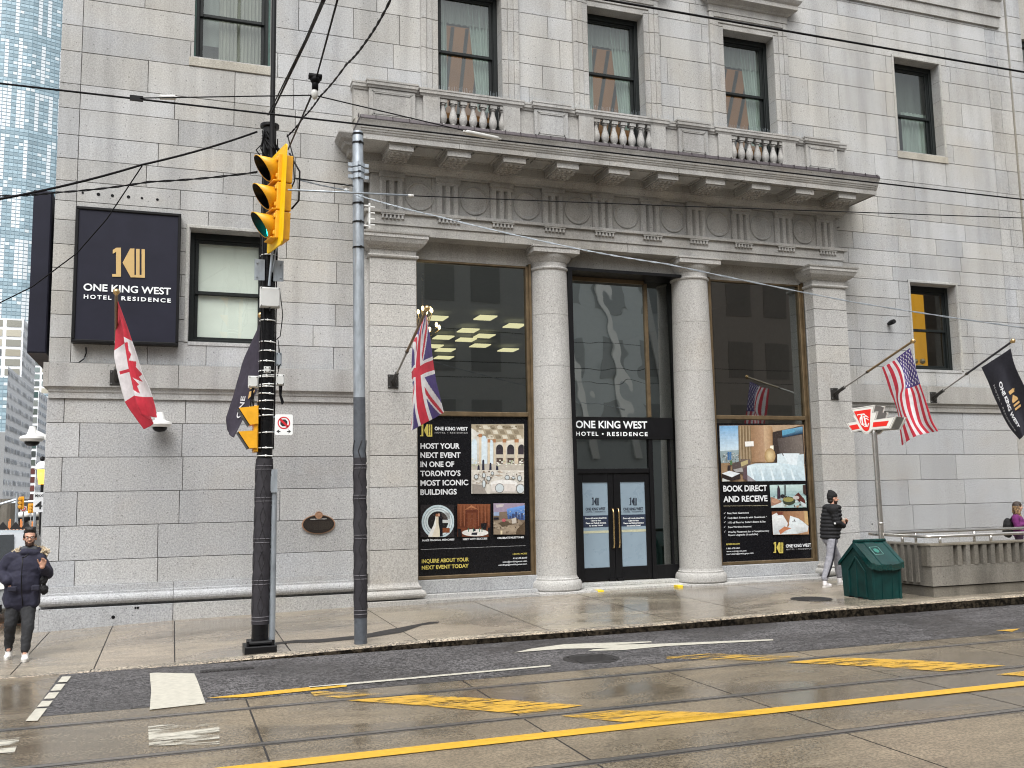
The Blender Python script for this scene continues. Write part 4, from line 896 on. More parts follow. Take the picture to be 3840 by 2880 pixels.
for s, xa, xb, y in (('MAKE MAGICAL MEMORIES', 102, 403, 1228), ('MEET WITH SUCCESS', 484, 713, 1218), ('CELEBRATE MILESTONES', 808, 1057, 1206)): t.t(s, xa, y, xb, y - 6, 17, WH, .03)
t.p(((95, 1307), (1083, 1270), (1083, 1272), (95, 1310)), (.5, .5, .5))
for s, y, x in (('INQUIRE ABOUT YOUR', 1432, 540), ('NEXT EVENT TODAY', 1492, 538)): t.t(s, 97, y, x, y - 14, 36, YL, .03)
for s, xa, y, c in (('LEARN MORE', 953, 1356, YL), ('416.548.8200', 953, 1396, WH), ('sales@onekingwest.com', 858, 1428, WH), ('weddings@onekingwest.com', 814, 1456, WH)): t.t(s, xa, y, 1086, y - 5, 15, c, .012)
tag(t.g.build('window_poster', M['print']), 'black window poster reading HOST YOUR NEXT EVENT with four event photographs', 'poster')

t = Print('Q', PY); g = t.g; g.poly([(10.98, PY, .52), (13.26, PY, .52), (13.26, PY, 3.47), (10.98, PY, 3.47)], 0, BK)
t.k = .001
t.p(((142, 140), (940, 132), (958, 662), (168, 668)), (.33, .22, .13)); t.grad(((145, 142), (330, 140), (340, 385), (152, 395)), (.2, .42, .68), (.62, .74, .8), 10); t.p(((150, 380), (338, 370), (346, 485), (160, 495)), (.3, .38, .4))
for i in range(60): x, y = 165 + rnd.random() * 165, 390 + rnd.random() * 95; t.r(x, y, x + 5 + 9 * rnd.random(), y + 4 + 8 * rnd.random(), rnd.choice(((.5, .52, .5), (.12, .15, .14), (.22, .2, .18), (.6, .6, .58))))
t.r(222, 388, 240, 462, (.06, .16, .34)); t.r(243, 388, 258, 462, (.08, .2, .4))
for i in range(9): x = 322 + i * 14; t.p(((x, 142), (x + 9, 142), (x + 20, 480), (x + 8, 482)), (.4, .31, .2) if i % 2 else (.22, .16, .09))
t.grad(((440, 140), (560, 138), (580, 480), (450, 490)), (.3, .18, .1), (.46, .3, .19), 12, True); t.grad(((560, 138), (650, 136), (660, 480), (580, 490)), (.58, .42, .27), (.34, .2, .1), 8, True); t.p(((590, 136), (938, 132), (820, 165), (650, 200), (640, 150)), (.45, .33, .22))
t.p(((645, 205), (930, 145), (950, 500), (690, 490), (650, 470)), (.05, .038, .034)); t.grad(((690, 265), (925, 225), (940, 420), (720, 430)), (.09, .075, .07), (.2, .17, .15), 10, True); t.grad(((735, 185), (928, 150), (930, 215), (740, 255)), (.2, .42, .6), (.01, .03, .07), 8); t.p(((735, 190), (860, 168), (860, 200), (738, 235)), (.12, .34, .5))
t.p(((384, 292), (466, 288), (470, 335), (388, 338)), (.85, .84, .8)); t.p(((625, 330), (655, 328), (655, 378), (616, 376)), (.9, .84, .7)); 
for k in range(7): t.e(622, 425, 52 - k * 6, 72 - k * 8, (.4 + .045 * k, .26 + .045 * k, .12 + .03 * k))
t.p(((582, 488), (680, 486), (680, 520), (590, 520)), (.06, .045, .035))
t.p(((690, 410), (735, 402), (742, 425), (890, 420), (880, 520), (690, 500)), (.66, .76, .8)); t.p(((742, 402), (900, 402), (885, 520), (800, 510)), (.74, .82, .86)); t.p(((890, 415), (940, 408), (945, 530), (870, 525)), (.6, .71, .76))
t.p(((398, 520), (480, 498), (700, 492), (945, 525), (956, 660), (490, 664), (402, 600)), (.6, .73, .79)); t.grad(((400, 520), (700, 495), (950, 660), (480, 660)), (.68, .8, .84), (.46, .58, .65), 9)
for k in range(10): x = 430 + k * 48; t.p(((x, 530 + k * 3), (x + 10, 528 + k * 3), (x + 46, 650), (x + 22, 655)), (.5, .62, .68) if k % 2 else (.72, .82, .86))
t.p(((398, 580), (402, 600), (490, 664), (412, 666)), (.3, .28, .3)); t.p(((362, 530), (404, 515), (410, 664), (368, 640)), (.12, .08, .09))
t.p(((266, 500), (350, 470), (372, 540), (376, 600), (300, 580), (268, 560)), (.1, .08, .075)); t.p(((345, 455), (436, 458), (440, 500), (350, 560)), (.16, .12, .1)); t.p(((345, 488), (412, 462), (416, 500), (352, 528)), (.45, .38, .2)); t.p(((275, 555), (360, 535), (370, 575), (300, 580)), (.35, .34, .33)); t.r(246, 470, 266, 510, (.1, .2, .09)); t.r(222, 515, 250, 565, (.04, .03, .03))
t.p(((168, 592), (240, 566), (340, 592), (262, 628)), (.75, .79, .81)); t.p(((168, 596), (262, 630), (262, 660), (172, 640)), (.03, .022, .02)); t.p(((262, 630), (340, 595), (345, 640), (262, 660)), (.04, .03, .028)); t.p(((172, 668), (175, 636), (250, 664)), (.6, .62, .6))
for s, y, x in (('BOOK DIRECT', 758, 590), ('AND RECEIVE', 856, 594)): t.t(s, 177, y, x, y, 56, WH, .03)
t.p(((182, 897), (600, 893), (600, 896), (182, 900)), (.5, .45, .3))
t.p(((618, 700), (955, 694), (968, 912), (632, 915)), (.4, .56, .56)); t.grad(((622, 702), (955, 696), (960, 800), (628, 805)), (.56, .7, .68), (.3, .44, .45), 7); t.speck(((630, 800), (955, 800), (965, 908), (634, 910)), ((.62, .7, .7), (.1, .08, .07), (.45, .3, .2), (.3, .36, .2), (.02, .02, .02)), 60, 4, 12); t.r(690, 702, 700, 800, (.3, .42, .4)); t.p(((690, 735), (702, 700), (718, 740), (720, 830), (690, 830)), (.05, .035, .05)); t.r(758, 700, 770, 800, (.03, .03, .03)); t.p(((628, 810), (735, 850), (700, 890), (632, 895)), (.35, .2, .14)); t.e(672, 850, 34, 22, (.5, .3, .2)); t.e(800, 850, 60, 40, (.05, .06, .04)); t.e(795, 838, 50, 22, (.3, .28, .1)); t.p(((845, 810), (890, 770), (950, 840), (960, 890), (900, 860)), (.1, .03, .025)); t.p(((930, 700), (956, 698), (962, 800), (935, 780)), (.06, .035, .03)); t.p(((640, 900), (745, 858), (755, 912), (640, 914)), (.6, .68, .68)); t.e(740, 805, 20, 18, (.03, .03, .035)); t.e(868, 820, 30, 18, (.55, .5, .48)); t.p(((905, 850), (960, 880), (962, 905), (930, 908)), (.6, .66, .68))
t.p(((638, 950), (975, 945), (990, 1165), (650, 1170)), (.28, .13, .07)); t.grad(((638, 950), (975, 945), (990, 1165), (650, 1170)), (.2, .08, .04), (.46, .27, .15), 9, True); t.p(((640, 985), (690, 958), (745, 985), (790, 1060), (780, 1100), (700, 1165), (652, 1168)), (.72, .74, .74)); t.p(((682, 955), (745, 952), (740, 982), (700, 985)), (.18, .06, .04)); t.p(((800, 1090), (815, 990), (895, 1020), (925, 1040), (985, 1090), (975, 1140), (880, 1160), (700, 1168), (740, 1110)), (.7, .76, .78)); t.grad(((652, 1000), (740, 985), (780, 1150), (655, 1165)), (.8, .82, .82), (.5, .54, .56), 7); t.grad(((830, 1060), (960, 1070), (975, 1140), (880, 1158)), (.76, .8, .82), (.55, .58, .58), 6); t.p(((812, 990), (896, 1018), (880, 1080), (800, 1065)), (.78, .84, .86)); t.p(((705, 1130), (760, 1090), (825, 1108), (770, 1130), (720, 1165)), (.5, .2, .1)); t.p(((945, 950), (975, 946), (985, 1080), (950, 1060)), (.6, .42, .2)); t.e(852, 1032, 7, 8, (.15, .15, .16)); t.r(830, 1044, 866, 1050, (.2, .2, .2))
for s, y, x, xa in (('Best Rate Guarantee', 972, 414, 212), ('Cash Back Rewards with Guestbook *', 1014, 584, 214), ("15% off Food at Teller's Bistro & Bar", 1058, 575, 217), ('Free Wireless Internet', 1102, 440, 219), ('Priority Placement for a Complimentary', 1146, 606, 221), ('Room Upgrade (if available)', 1176, 500, 222)):
    t.t(s, xa, y, x, y - 2, 17, WH, .012)
    if xa != 222: t.p(((186, y - 8), (192, y - 3), (201, y - 18), (203, y - 16), (193, y + 2)), WH)
t.t('RESERVE NOW', 202, 1264, 330, 1262, 15, YL, .03)
for s, y, x in (('1.866.470.5464', 1304, 331), ('www.onekingwest.com', 1330, 390), ('reservations@onekingwest.com', 1354, 458)): t.t(s, 203, y, x, y - 3, 15, WH, .01)
t.t('*Applies to direct bookings only. Conditions apply to all offers shown.', 206, 1424, 628, 1412, 7, (.3, .3, .3), 0)
logo(g, 'Q', 654, 1237, 746, 1345, PY, 0, YL, t.k + .001); t.k += .001
t.t('ONE KING WEST', 762, 1288, 999, 1280, 30, WH, .03); t.t('HOTEL • RESIDENCE', 765, 1312, 1003, 1306, 13, GY, .01, 1.3)
tag(t.g.build('window_poster', M['print']), 'black window poster reading BOOK DIRECT AND RECEIVE with a hotel bedroom photograph', 'poster')

# bronze plaque
t = empty('wall_plaque', at('H', 1315, 1000, Y=0), 'oval bronze historical plaque with raised gold text on the lower wall', 'plaque')
c0 = at('H', 1310, 985, Y=0); c0.y = -.004
g = MB(); n = 40; rx, rz = (at('H', 1838, 985, Y=0) - at('H', 775, 985, Y=0)).length / 2, (at('H', 1310, 1305, Y=0) - at('H', 1310, 690, Y=0)).length / 2
el = lambda a, y: [(c0.x + rx * a * math.cos(6.2832 * i / n), y, c0.z + rz * a * math.sin(6.2832 * i / n)) for i in range(n)]
g.prism(el(1, -.03), (0, .03, 0), 0, (.3, .17, .1)); g.prism(el(.93, -.036), (0, .01, 0), 0, (.012, .008, .006))
g.build('plaque_face', M['paint'], t)
g = MB(); c = at('H', 1315, 695, Y=0); g.lathe([(.068, 0), (.068, .05), (.055, .052), (.05, .045), (.01, .05)], c, 20, 0, (.3, .17, .1), (0, -1, 0)); g.build('crest', M['paint'], t)
g = MB(); YP = -.036; CC = (.09, .075, .06)
txt(g, 'ONE KING WEST', 'H', 1055, 838, 1575, 828, 26, YP, 0, (.7, .68, .66), .03)
for k in range(8):
    y = 915 + k * 32; w = (415, 445, 460, 455, 450, 420, 380, 360)[k]; txt(g, ('The building on this site was raised as a bank hall', 'with granite walls and a columned banking floor')[k % 2], 'H', 1310 - w, y, 1310 + w * .98, y - 14, 15, YP, 0, CC, .01)
txt(g, 'Heritage Toronto', 'H', 1160, 1165, 1450, 1152, 15, YP, 0, CC, .01)
g.build('raised_text', M['paint'], t)

# security cameras on the wall
def dome(c, lab, d=(0, -1, 0), s=1):
    t = empty('security_camera', c, lab, 'camera'); c = Vector(c); d = Vector(d)
    g = MB(); g.lathe([(.05, .2), (.075, .1), (.09, .06), (.19, .03), (.2, -.01), (.17, -.05), (.11, -.06)], c + d * .24, 20); g.bar(c, c + d * .24 + Vector((0, 0, .12)), .07, .09); g.build('housing', M['white'], t, auto=35)
    g = MB(); g.lathe([(.12, -.06), (.115, -.09), (.08, -.125), (.02, -.14)], c + d * .24, 16); g.build('dome', M['black'], t, True)
dome(at(4, 1022, 1095, Y=0), 'white dome security camera on the wall just below the Canadian flag')
dome(Vector((-2.04, .5, 3.12)), 'white dome security camera sticking out round the left corner of the building', (-1, 0, 0))
p = at(6, 1372, 602, Y=0); g = MB(); g.lathe([(.035, 0), (.035, .03), (.05, .04), (.06, .14), (.05, .2)], p, 12, axis=(0, -1, .15)); tag(g.build('wall_spotlight', M['black']), 'small black spotlight on the wall left of the amber window', 'light')

# ------------------------------------------------------------------ flags on wall brackets
def star(u, v, r, a0=90):
    return [(u + (r if k % 2 == 0 else r * .4) * math.cos(R(a0 + 36 * k)), v + (r if k % 2 == 0 else r * .4) * math.sin(R(a0 + 36 * k))) for k in range(10)]
def inpoly(x, y, P):
    c = False; j = len(P) - 1
    for i in range(len(P)):
        if (P[i][1] > y) != (P[j][1] > y) and x < (P[j][0] - P[i][0]) * (y - P[i][1]) / (P[j][1] - P[i][1]) + P[i][0]: c = not c
        j = i
    return c
RED, WHT, NVY = (.55, .03, .055), (.72, .7, .72), (.075, .05, .2)
LEAF = [(0, .46), (.09, .3), (.2, .36), (.15, .1), (.28, .22), (.31, .15), (.45, .18), (.4, .02), (.46, -.03), (.22, -.2), (.25, -.28), (.03, -.24), (.03, -.45)]
LEAF = LEAF + [(-x, y) for x, y in reversed(LEAF)]
def c_canada(u, v):     # u along hoist 0..1, v along fly 0..1 (fly is twice the hoist)
    if v < .25 or v > .75: return RED
    return RED if inpoly((u - .5), (v - .5) * 2, [(x, y) for x, y in LEAF]) or inpoly((u - .5), (v - .5) * 2, [(y, x) for x, y in LEAF]) and False else WHT
LEAFH = [(y, x) for x, y in LEAF]
def c_canada(u, v):
    if v < .25 or v > .75: return RED
    return RED if inpoly((.5 - u), (v - .5) * 2, LEAFH) else WHT
STARS = [star(.035 + (r + 1) * .0, 0, 0) for r in range(0)]
SP = []
for r in range(9):
    for c in range(6 if r % 2 == 0 else 5): SP.append(star((r + 1) * .0539, (2 * c + 1 + (r % 2)) * .0333, .026, 180))
def c_us(u, v):         # u from tip (top) of the hoist
    if u < 7 / 13 and v < .4:
        for P in SP:
            if abs(P[0][0] - u) < .06 and abs(P[5][1] - v) < .05 and inpoly(u, v * 1.3, [(a, b * 1.3) for a, b in P]): return WHT
        return NVY
    return RED if int(u * 13) % 2 == 0 else WHT
def c_uk(u, v):
    x, y = (v - .5) * 2, (u - .5)      # fly is twice hoist
    if abs(y) < .1 or abs(x) < .1: return RED
    if abs(y) < .167 or abs(x) < .167: return WHT
    d1 = (y - x * .5) / 1.118; d2 = (y + x * .5) / 1.118
    dd = d1 if x * y > 0 else d2
    sgn = 1 if x * y > 0 else 1
    if 0 < dd * (1 if x > 0 else -1) < .067: return RED
    return WHT if abs(dd) < .1 else NVY
DK = (.014, .014, .022)
def catmull(P, t):
    n = len(P) - 1; i = min(int(t), n - 1); f = t - i; p = [P[max(0, i - 1)], P[i], P[i + 1], P[min(n, i + 2)]]
    return .5 * ((2 * p[1]) + (p[2] - p[0]) * f + (2 * p[0] - 5 * p[1] + 4 * p[2] - p[3]) * f * f + (3 * p[1] - p[0] - 3 * p[2] + p[3]) * f ** 3)
def flag(grid, colf, nu, nv, label, wav=.02, extra=None, ulin=False):
    """grid[row along fly][col along hoist] of control points; cloth is the smooth surface through them"""
    rows = len(grid); g = MB(); pts = []
    for j in range(nv + 1):
        tv = j / nv * (rows - 1); row = []
        for i in range(nu + 1):
            tu = i / nu * (len(grid[0]) - 1); cu = [catmull([Vector(q) for q in r], tu) if not ulin else Vector(r[min(int(tu), len(r) - 2)]).lerp(Vector(r[min(int(tu), len(r) - 2) + 1]), tu - min(int(tu), len(r) - 2)) for r in grid]
            p = catmull(cu, tv); p += Vector((1, .3, 0)) * wav * (mnoise.noise(Vector((i / nu * 5, j / nv * 2.2, p.x))) * min(1, j / nv * 3)); p += Vector((.6, .4, 0)) * wav * .35 * mnoise.noise(Vector((i / nu * 11, j / nv * 9, 3 + p.x))) * min(1, j / nv * 4); row.append(p)
        pts.append(row)
    k = nu + 1
    for row in pts: g.v += [tuple(p) for p in row]
    for j in range(nv):
        for i in range(nu): g.face((j * k + i, j * k + i + 1, (j + 1) * k + i + 1, (j + 1) * k + i), 0, colf((i + .5) / nu, (j + .5) / nv))
    o = g.build('flag', M['fabric'], None, True); so = o.modifiers.new('thickness', 'SOLIDIFY'); so.thickness = .004
    tag(o, label, 'flag', 'flags along the facade'); return pts, o
def pole(base, tip, label, wood=(.2, .14, .07), plate=(.02, .018, .016)):
    base, tip = Vector(base), Vector(tip); t = empty('flagpole', base, label, 'flagpole', 'flagpoles along the facade'); d = (tip - base).normalized()
    g = MB(); g.box(base.x - .1, base.x + .1, base.y, base.y + .03, base.z - .13, base.z + .13, 0, plate, .006); g.tube([base + d * -.02, base + d * .34], .038, 10, 0, plate); g.tube([base + Vector((0, .03, -.07)), base + d * .2], .03, 6, 0, plate)
    for i in (-1, 1):
        for j in (-1, 1): g.lathe([(.014, 0), (.014, .018)], base + Vector((.075 * i, 0, .1 * j)), 6, 0, (.1, .1, .1), (0, -1, 0))
    g.build('bracket', M['paint'], t); L = (tip - base).length
    g = MB(); g.tube([base + d * .3, base + d * L * .45], .019, 10, 0, (.3, .29, .27)); g.tube([base + d * L * .45, tip], .024, 10, 0, wood); g.tube([base + d * L * .44, base + d * L * .46], .031, 10, 0, (.05, .04, .03)); g.build('pole', M['paint'], t, auto=40)
    g = MB(); g.ball(tip + d * .04, .05, 14); g.lathe([(.03, -.02), (.036, 0), (.03, .02)], tip, 10, axis=d); g.build('finial', M['brass'], t, True)
    return base, tip, d
# US flag: hangs in the plane of its pole
b, tp, d = pole((13.78, -.29, 4.11), (13.78, -2.69, 4.89), 'slanted flagpole with gold ball beside the streetcar-stop sign, carrying the striped flag')
G = []
for row in (((578, 212), (455, 305), (335, 400), (180, 488)), ((640, 420), (540, 480), (420, 540), (235, 640)), ((700, 640), (575, 700), (470, 750), (300, 840)), ((770, 850), (640, 880), (440, 900), (370, 1010)), ((840, 1060), (680, 1090), (480, 1110), (425, 1200)), ((905, 1260), (740, 1290), (560, 1310), (440, 1380)), ((985, 1400), (850, 1425), (640, 1480), (465, 1605))):
    rr = []
    for k, (x, y) in enumerate(row): p = at('X', x, y, X=13.78 + (.0, .05, -.05, .03)[k] * min(1, len(G) / 2)); rr.append(p)
    G.append(rr)
flag(G, c_us, 117, 150, 'American flag with stars and red and white stripes hanging beside the transit sign')
# black hotel flag right
b, tp, d = pole((16.71, -.11, 4.1), (16.71, -2.4, 5.05), 'slanted flagpole with silver ball at the right edge, carrying the black hotel flag', (.03, .03, .035))
G = []
for row in (((2020, 215), (1880, 310), (1740, 400), (1602, 488)), ((2060, 400), (1960, 500), (1830, 560), (1690, 680)), ((2120, 560), (2020, 700), (1890, 800), (1770, 880)), ((2200, 720), (2090, 860), (1960, 960), (1850, 1050)), ((2280, 900), (2170, 1040), (2020, 1150), (1930, 1220)), ((2330, 1120), (2230, 1260), (2120, 1320), (2020, 1370)), ((2350, 1330), (2260, 1420), (2190, 1480), (2150, 1520))):
    G.append([at('X', x, y, X=16.71 + (.0, .06, -.05, .03)[k] * min(1, len(G) / 2)) for k, (x, y) in enumerate(row)])
pts, fo = flag(G, lambda u, v: DK, 30, 46, 'black hotel flag with white vertical lettering at the right edge')
def on_flag(s, cx, cy, col, cap, lnth, rows_pts, off):
    pass
g = MB()
def flag_text(pts, s, u, v0, v1, capu, col, bold=.02, sp=1.0, lift=-.012, flip=1):
    """lettering that follows the cloth: runs down the fly at hoist fraction u"""
    tm = text_mb(s, (0, 0, 0), (1, 0, 0), capu, (0, 0, 1), 0, 0, bold, col, spacing=sp); nv, nu = len(pts) - 1, len(pts[0]) - 1; out = MB()
    for x, y, z in tm.v:
        uu = (u - z * flip) * nu; vv = (v0 + (v1 - v0) * x) * nv; i, j = max(0, min(nu - 1, int(uu))), max(0, min(nv - 1, int(vv))); a, b_ = uu - i, vv - j
        p = pts[j][i].lerp(pts[j][i + 1], a).lerp(pts[j + 1][i].lerp(pts[j + 1][i + 1], a), b_); out.v.append(tuple(p + Vector((lift, -.012, 0))))
    for f, c in zip(tm.f, tm.c): out.face(f, 0, c)
    return out
g.merge(flag_text(pts, 'ONE KING WEST', .7, .26, .86, .1, (.75, .76, .78), .035)); g.build('lettering', M['fabric'], fo); g = MB(); g.merge(flag_text(pts, 'HOTEL • RESIDENCE', .87, .25, .88, .05, (.6, .6, .62), .01, 1.3)); g.build('lettering', M['fabric'], fo); g = MB()
def flag_poly(pts, P, col):
    nv, nu = len(pts) - 1, len(pts[0]) - 1; q = []
    for u, v in P:
        uu, vv = u * nu, v * nv; i, j = min(nu - 1, int(uu)), min(nv - 1, int(vv)); a, b_ = uu - i, vv - j; q.append(pts[j][i].lerp(pts[j][i + 1], a).lerp(pts[j + 1][i].lerp(pts[j + 1][i + 1], a), b_) + Vector((-.012, -.014, 0)))
    g.poly(q, 0, col)
GD = (.55, .35, .14)
for P in (((.33, .42), (.33, .47), (.5, .47), (.5, .42)), ((.3, .43), (.3, .45), (.34, .45), (.34, .43)), ((.42, .49), (.33, .55), (.33, .58), (.51, .58), (.51, .55)), ((.33, .6), (.33, .625), (.51, .625), (.51, .6)), ((.33, .645), (.33, .67), (.51, .67), (.51, .645))): flag_poly(pts, P, GD)
lt = g.build('printed_mark', M['fabric'], fo)
# UK flag
b, tp, d = pole((3.83, -.29, 4.15), (3.83, -2.78, 5.03), 'slanted wooden flagpole with gold ball on the left pilaster, carrying the British flag')
G = []
ctl = (((505, 190, 0), (490, 210, .02), (470, 240, .04), (430, 330, .03), (350, 520, 0)), ((535, 370, -.05), (470, 400, .06), (430, 430, .1), (400, 480, .02), (338, 620, .02)), ((565, 590, -.1), (480, 640, .08), (405, 700, .14), (372, 700, 0), (330, 760, .03)), ((592, 800, -.1), (500, 830, .1), (400, 880, .14), (360, 890, -.02), (332, 930, .03)), ((622, 990, -.12), (520, 1030, .1), (410, 1080, .1), (352, 1080, -.02), (345, 1075, .1)), ((672, 1190, -.14), (560, 1240, .1), (440, 1290, .08), (345, 1330, -.02), (342, 1328, .1)), ((712, 1365, -.15), (620, 1420, .06), (490, 1490, .08), (380, 1550, -.02), (315, 1585, 0)))
for row in ctl: G.append([at('Z', x, y, Y=-2.75 + 1.35 * k / 4 + dx) for k, (x, y, dx) in enumerate(row)])
flag(G, c_uk, 90, 150, 'British union flag hanging limp beside the left poster window', .008)
# Canadian flag
tipc = at('cf', 108, 60, Y=-2.5); b, tp, d = pole((-.95, -.12, 4.12), tuple(tipc), 'slanted wooden flagpole with gold ball below the navy sign, carrying the Canadian flag')
G = []
ctl = (((125, 150, 0), (121, 160, .03), (118, 170, .06), (122, 190, .2), (105, 260, .45)), ((230, 440, -.05), (205, 440, .0), (172, 440, -.03), (200, 520, .25), (92, 610, .5)), ((330, 740, -.1), (275, 700, .02), (205, 650, -.03), (250, 650, .3), (84, 760, .5)), ((400, 960, -.1), (325, 930, .03), (245, 900, -.03), (300, 900, .3), (120, 950, .5)), ((468, 1110, -.12), (385, 1105, .03), (290, 1090, -.03), (345, 1080, .3), (185, 1200, .5)), ((530, 1300, -.12), (430, 1300, .03), (330, 1280, -.03), (390, 1240, .3), (235, 1320, .5)), ((556, 1440, -.1), (470, 1425, .05), (385, 1410, 0), (520, 1500, .3), (412, 1570, .45)))
for row in ctl: G.append([at('cf', x, y, Y=-2.45 + dx + .1 * k) for k, (x, y, dx) in enumerate(row)])
flag(G, c_canada, 90, 150, 'Canadian flag with red maple leaf hanging below the navy hotel sign', .006)
# dark hotel flag behind the signal pole
b, tp, d = pole((1.28, -.12, 4.2), (1.28, -1.95, 4.95), 'slanted flagpole mostly hidden behind the black signal pole', (.03, .03, .035))
G = []
for row in (((1655, 455, 0), (1650, 462, .1), (1645, 475, .2), (1640, 500, .3)), ((1655, 560, 0), (1640, 590, .1), (1610, 570, .2), (1560, 660, .35)), ((1655, 700, 0), (1620, 740, .1), (1570, 760, .2), (1525, 780, .35)), ((1650, 850, 0), (1590, 870, .1), (1530, 880, .2), (1490, 900, .35)), ((1600, 960, 0), (1560, 1000, .1), (1500, 990, .2), (1455, 1000, .35)), ((1540, 1080, 0), (1510, 1110, .1), (1470, 1100, .2), (1440, 1050, .35)), ((1490, 1175, 0), (1475, 1165, .1), (1462, 1150, .2), (1448, 1120, .35))):
    G.append([at(4, x, y, Y=-1.9 + dx) for x, y, dx in row])
pts, fo = flag(G, lambda u, v: (.03, .025, .04), 30, 46, 'dark hotel flag half hidden behind the black signal pole')
g = MB(); g.merge(flag_text(pts, 'ONE', .4, .74, .55, .14, (.6, .6, .62), .02, lift=-.01, flip=-1)); g.build('lettering', M['fabric'], fo); g = MB()
for P in (((.1, .42), (.1, .45), (.3, .45), (.3, .42)), ((.1, .47), (.1, .5), (.3, .5), (.3, .47)), ((.1, .52), (.1, .55), (.3, .58), (.3, .52))): flag_poly(pts, P, GD)
g.build('printed_mark', M['fabric'], fo)

# ------------------------------------------------------------------ black signal pole
PA = [Vector((1.165, -3.9, -.02)), Vector((1.2, -3.9, 2.59)), Vector((1.222, -3.9, 4.2)), Vector((1.215, -3.9, 7.4))]
def pax(z):
    for a, b in zip(PA, PA[1:]):
        if z <= b.z: return a.lerp(b, (z - a.z) / (b.z - a.z))
    return PA[-1]
t = empty('signal_pole', (1.165, -3.9, 0), 'tall black utility pole with white straps, cables and dark patterned wrap at the kerb', 'pole')
g = MB(); g.tube(PA, [.112, .106, .1, .094], 24); g.build('shaft', M['blackmetal'], t, auto=40)
g = MB(); g.box(.955, 1.375, -4.12, -3.68, -.1, .05, 0, (1, 1, 1), .01); g.box(1.0, 1.33, -4.06, -3.74, .05, .11, 0, (1, 1, 1), .02)
for i in (1.0, 1.33): g.tube([(i, -4.06, .04), (i, -4.06, .12)], .02, 6)
g.build('base_plate', M['black'], t)
g = MB(); g.tube([pax(.32), pax(2.57)], .117, 24); wr = g.build('wrap', M['wrap'], t, auto=40)
def cyl(ax, r, a, z): p = ax(z); return p + Vector((math.sin(a) * r, -math.cos(a) * r, 0))
def wrap_lines(ax, r, z0, z1, step, zig):
    g = MB(); h = MB(); z = z0 + .12
    while z < z1 - .05:
        for a0 in (-1.35, -.12, 1.1, 2.4, 3.7):
            D = [(0, .0), (.36, .5), (0, 1), (-.36, .5)] if not zig else [(.3, 0), (-.3, .5), (.3, 1)]
            P = [cyl(ax, r, a0 + u, z + v * step * .9) for u, v in D] + ([] if zig else [cyl(ax, r, a0, z)])
            for p, q in zip(P, P[1:]):
                m = [p.lerp(q, k / 4) for k in range(5)]; m = [Vector((0, 0, x.z)) + Vector((ax(x.z).x, ax(x.z).y, 0)) + (Vector((x.x - ax(x.z).x, x.y - ax(x.z).y, 0)).normalized() * r) for x in m]; g.tube(m, .006, 4, caps=False)
        z += step
    for zz in [z0 + .05, z0 + .1] + [z0 + (z1 - z0) * k / 4 + e for k in (1, 2, 3) for e in (-.025, .025)] + [z1 - .1, z1 - .15]:
        h.tube([cyl(ax, r, k * 6.2832 / 20, zz) for k in range(21)], .006, 4, caps=False)
    return g, h
a, b = wrap_lines(pax, .118, .32, 2.57, .3, False); sub(a, 'diamond_pattern', wr, 'wrapline'); sub(b, 'ring_pattern', wr, 'wraplight')
g = MB()
for y in (240, 435, 515, 608, 695, 735, 748, 815, 835, 898, 962, 1038, 1092, 1243, 1378, 1448, -560, -600, -360):
    g = MB(); z = 3.79 - (y - 700) * .00158; tl = (rnd.random() - .5) * .02; g.tube([pax(z) + Vector((math.sin(k * .314) * .112, -math.cos(k * .314) * .112, tl * math.sin(k * .314))) for k in range(21)], .008, 5, caps=False)
    a = rnd.random() * .8 - .4; g.ball(cyl(pax, .12, a, z), .016, 6); g.build('strap', M['white'], t)
g = MB(); g.tube([(1.325, -3.92, 0), (1.33, -3.92, 2.4)], .045, 12); g.box(1.27, 1.37, -3.98, -3.86, 2.1, 2.42); g.build('conduit', M['galv'], t, auto=40)
g = MB()
for a in (-1.1, -.6, 1.15, 1.4): g.tube([cyl(pax, .112 + .01 * rnd.random(), a + .1 * math.sin(z * 3), z * 1.0) for z in [2.7 + k * .25 for k in range(19)]], .008, 5)
for k in range(16): g.tube([cyl(pax, .12, rnd.uniform(-1.5, 1.5), 7.3 - rnd.random() * .2), cyl(pax, .15 + .05 * rnd.random(), rnd.uniform(-1.6, 1.6), 7.0), cyl(pax, .13, rnd.uniform(-1.5, 1.5), 6.6)], .01, 5)
g.tube([(1.38, -3.95, 4.95), (1.42, -3.97, 4.6), (1.39, -3.95, 4.3), (1.34, -3.95, 4.25)], .007, 5); g.tube([(1.36, -3.95, 4.25), (1.4, -3.95, 3.95), (1.35, -3.95, 3.7)], .006, 5)
g.build('cable', M['cable'], t)
g = MB(); g.lathe([(.105, 0), (.135, .01), (.135, .05), (.115, .06)], pax(7.36), 20); g.lathe([(.11, 0), (.125, .01), (.125, .07), (.11, .08)], pax(6.85), 20); g.lathe([(.11, 0), (.13, .01), (.13, .08), (.11, .09)], pax(6.38), 20); g.build('collar', M['black'], t, auto=40)
g = MB(); g.tube([(1.235, -4.04, 6.55), (1.25, -4.04, 14)], .036, 12); g.box(1.2, 1.27, -4.06, -3.98, 6.5, 6.62); g.box(1.2, 1.27, -4.06, -3.98, 7.0, 7.1); g.build('mast', M['black'], t, auto=40)
g = MB()
for s in (-1, 1):
    x = 1.22 + s * .13; g.box(x - .07, x + .07, -4.01, -3.99, 5.08, 5.38); g.box(x - .07 if s > 0 else x + .05, x - .05 if s > 0 else x + .07, -4.0, -3.85, 5.08, 5.38)
    for zz in (5.13, 5.33): g.lathe([(.015, 0), (.015, .02)], (x + s * .035, -4.01, zz), 6, axis=(0, -1, 0))
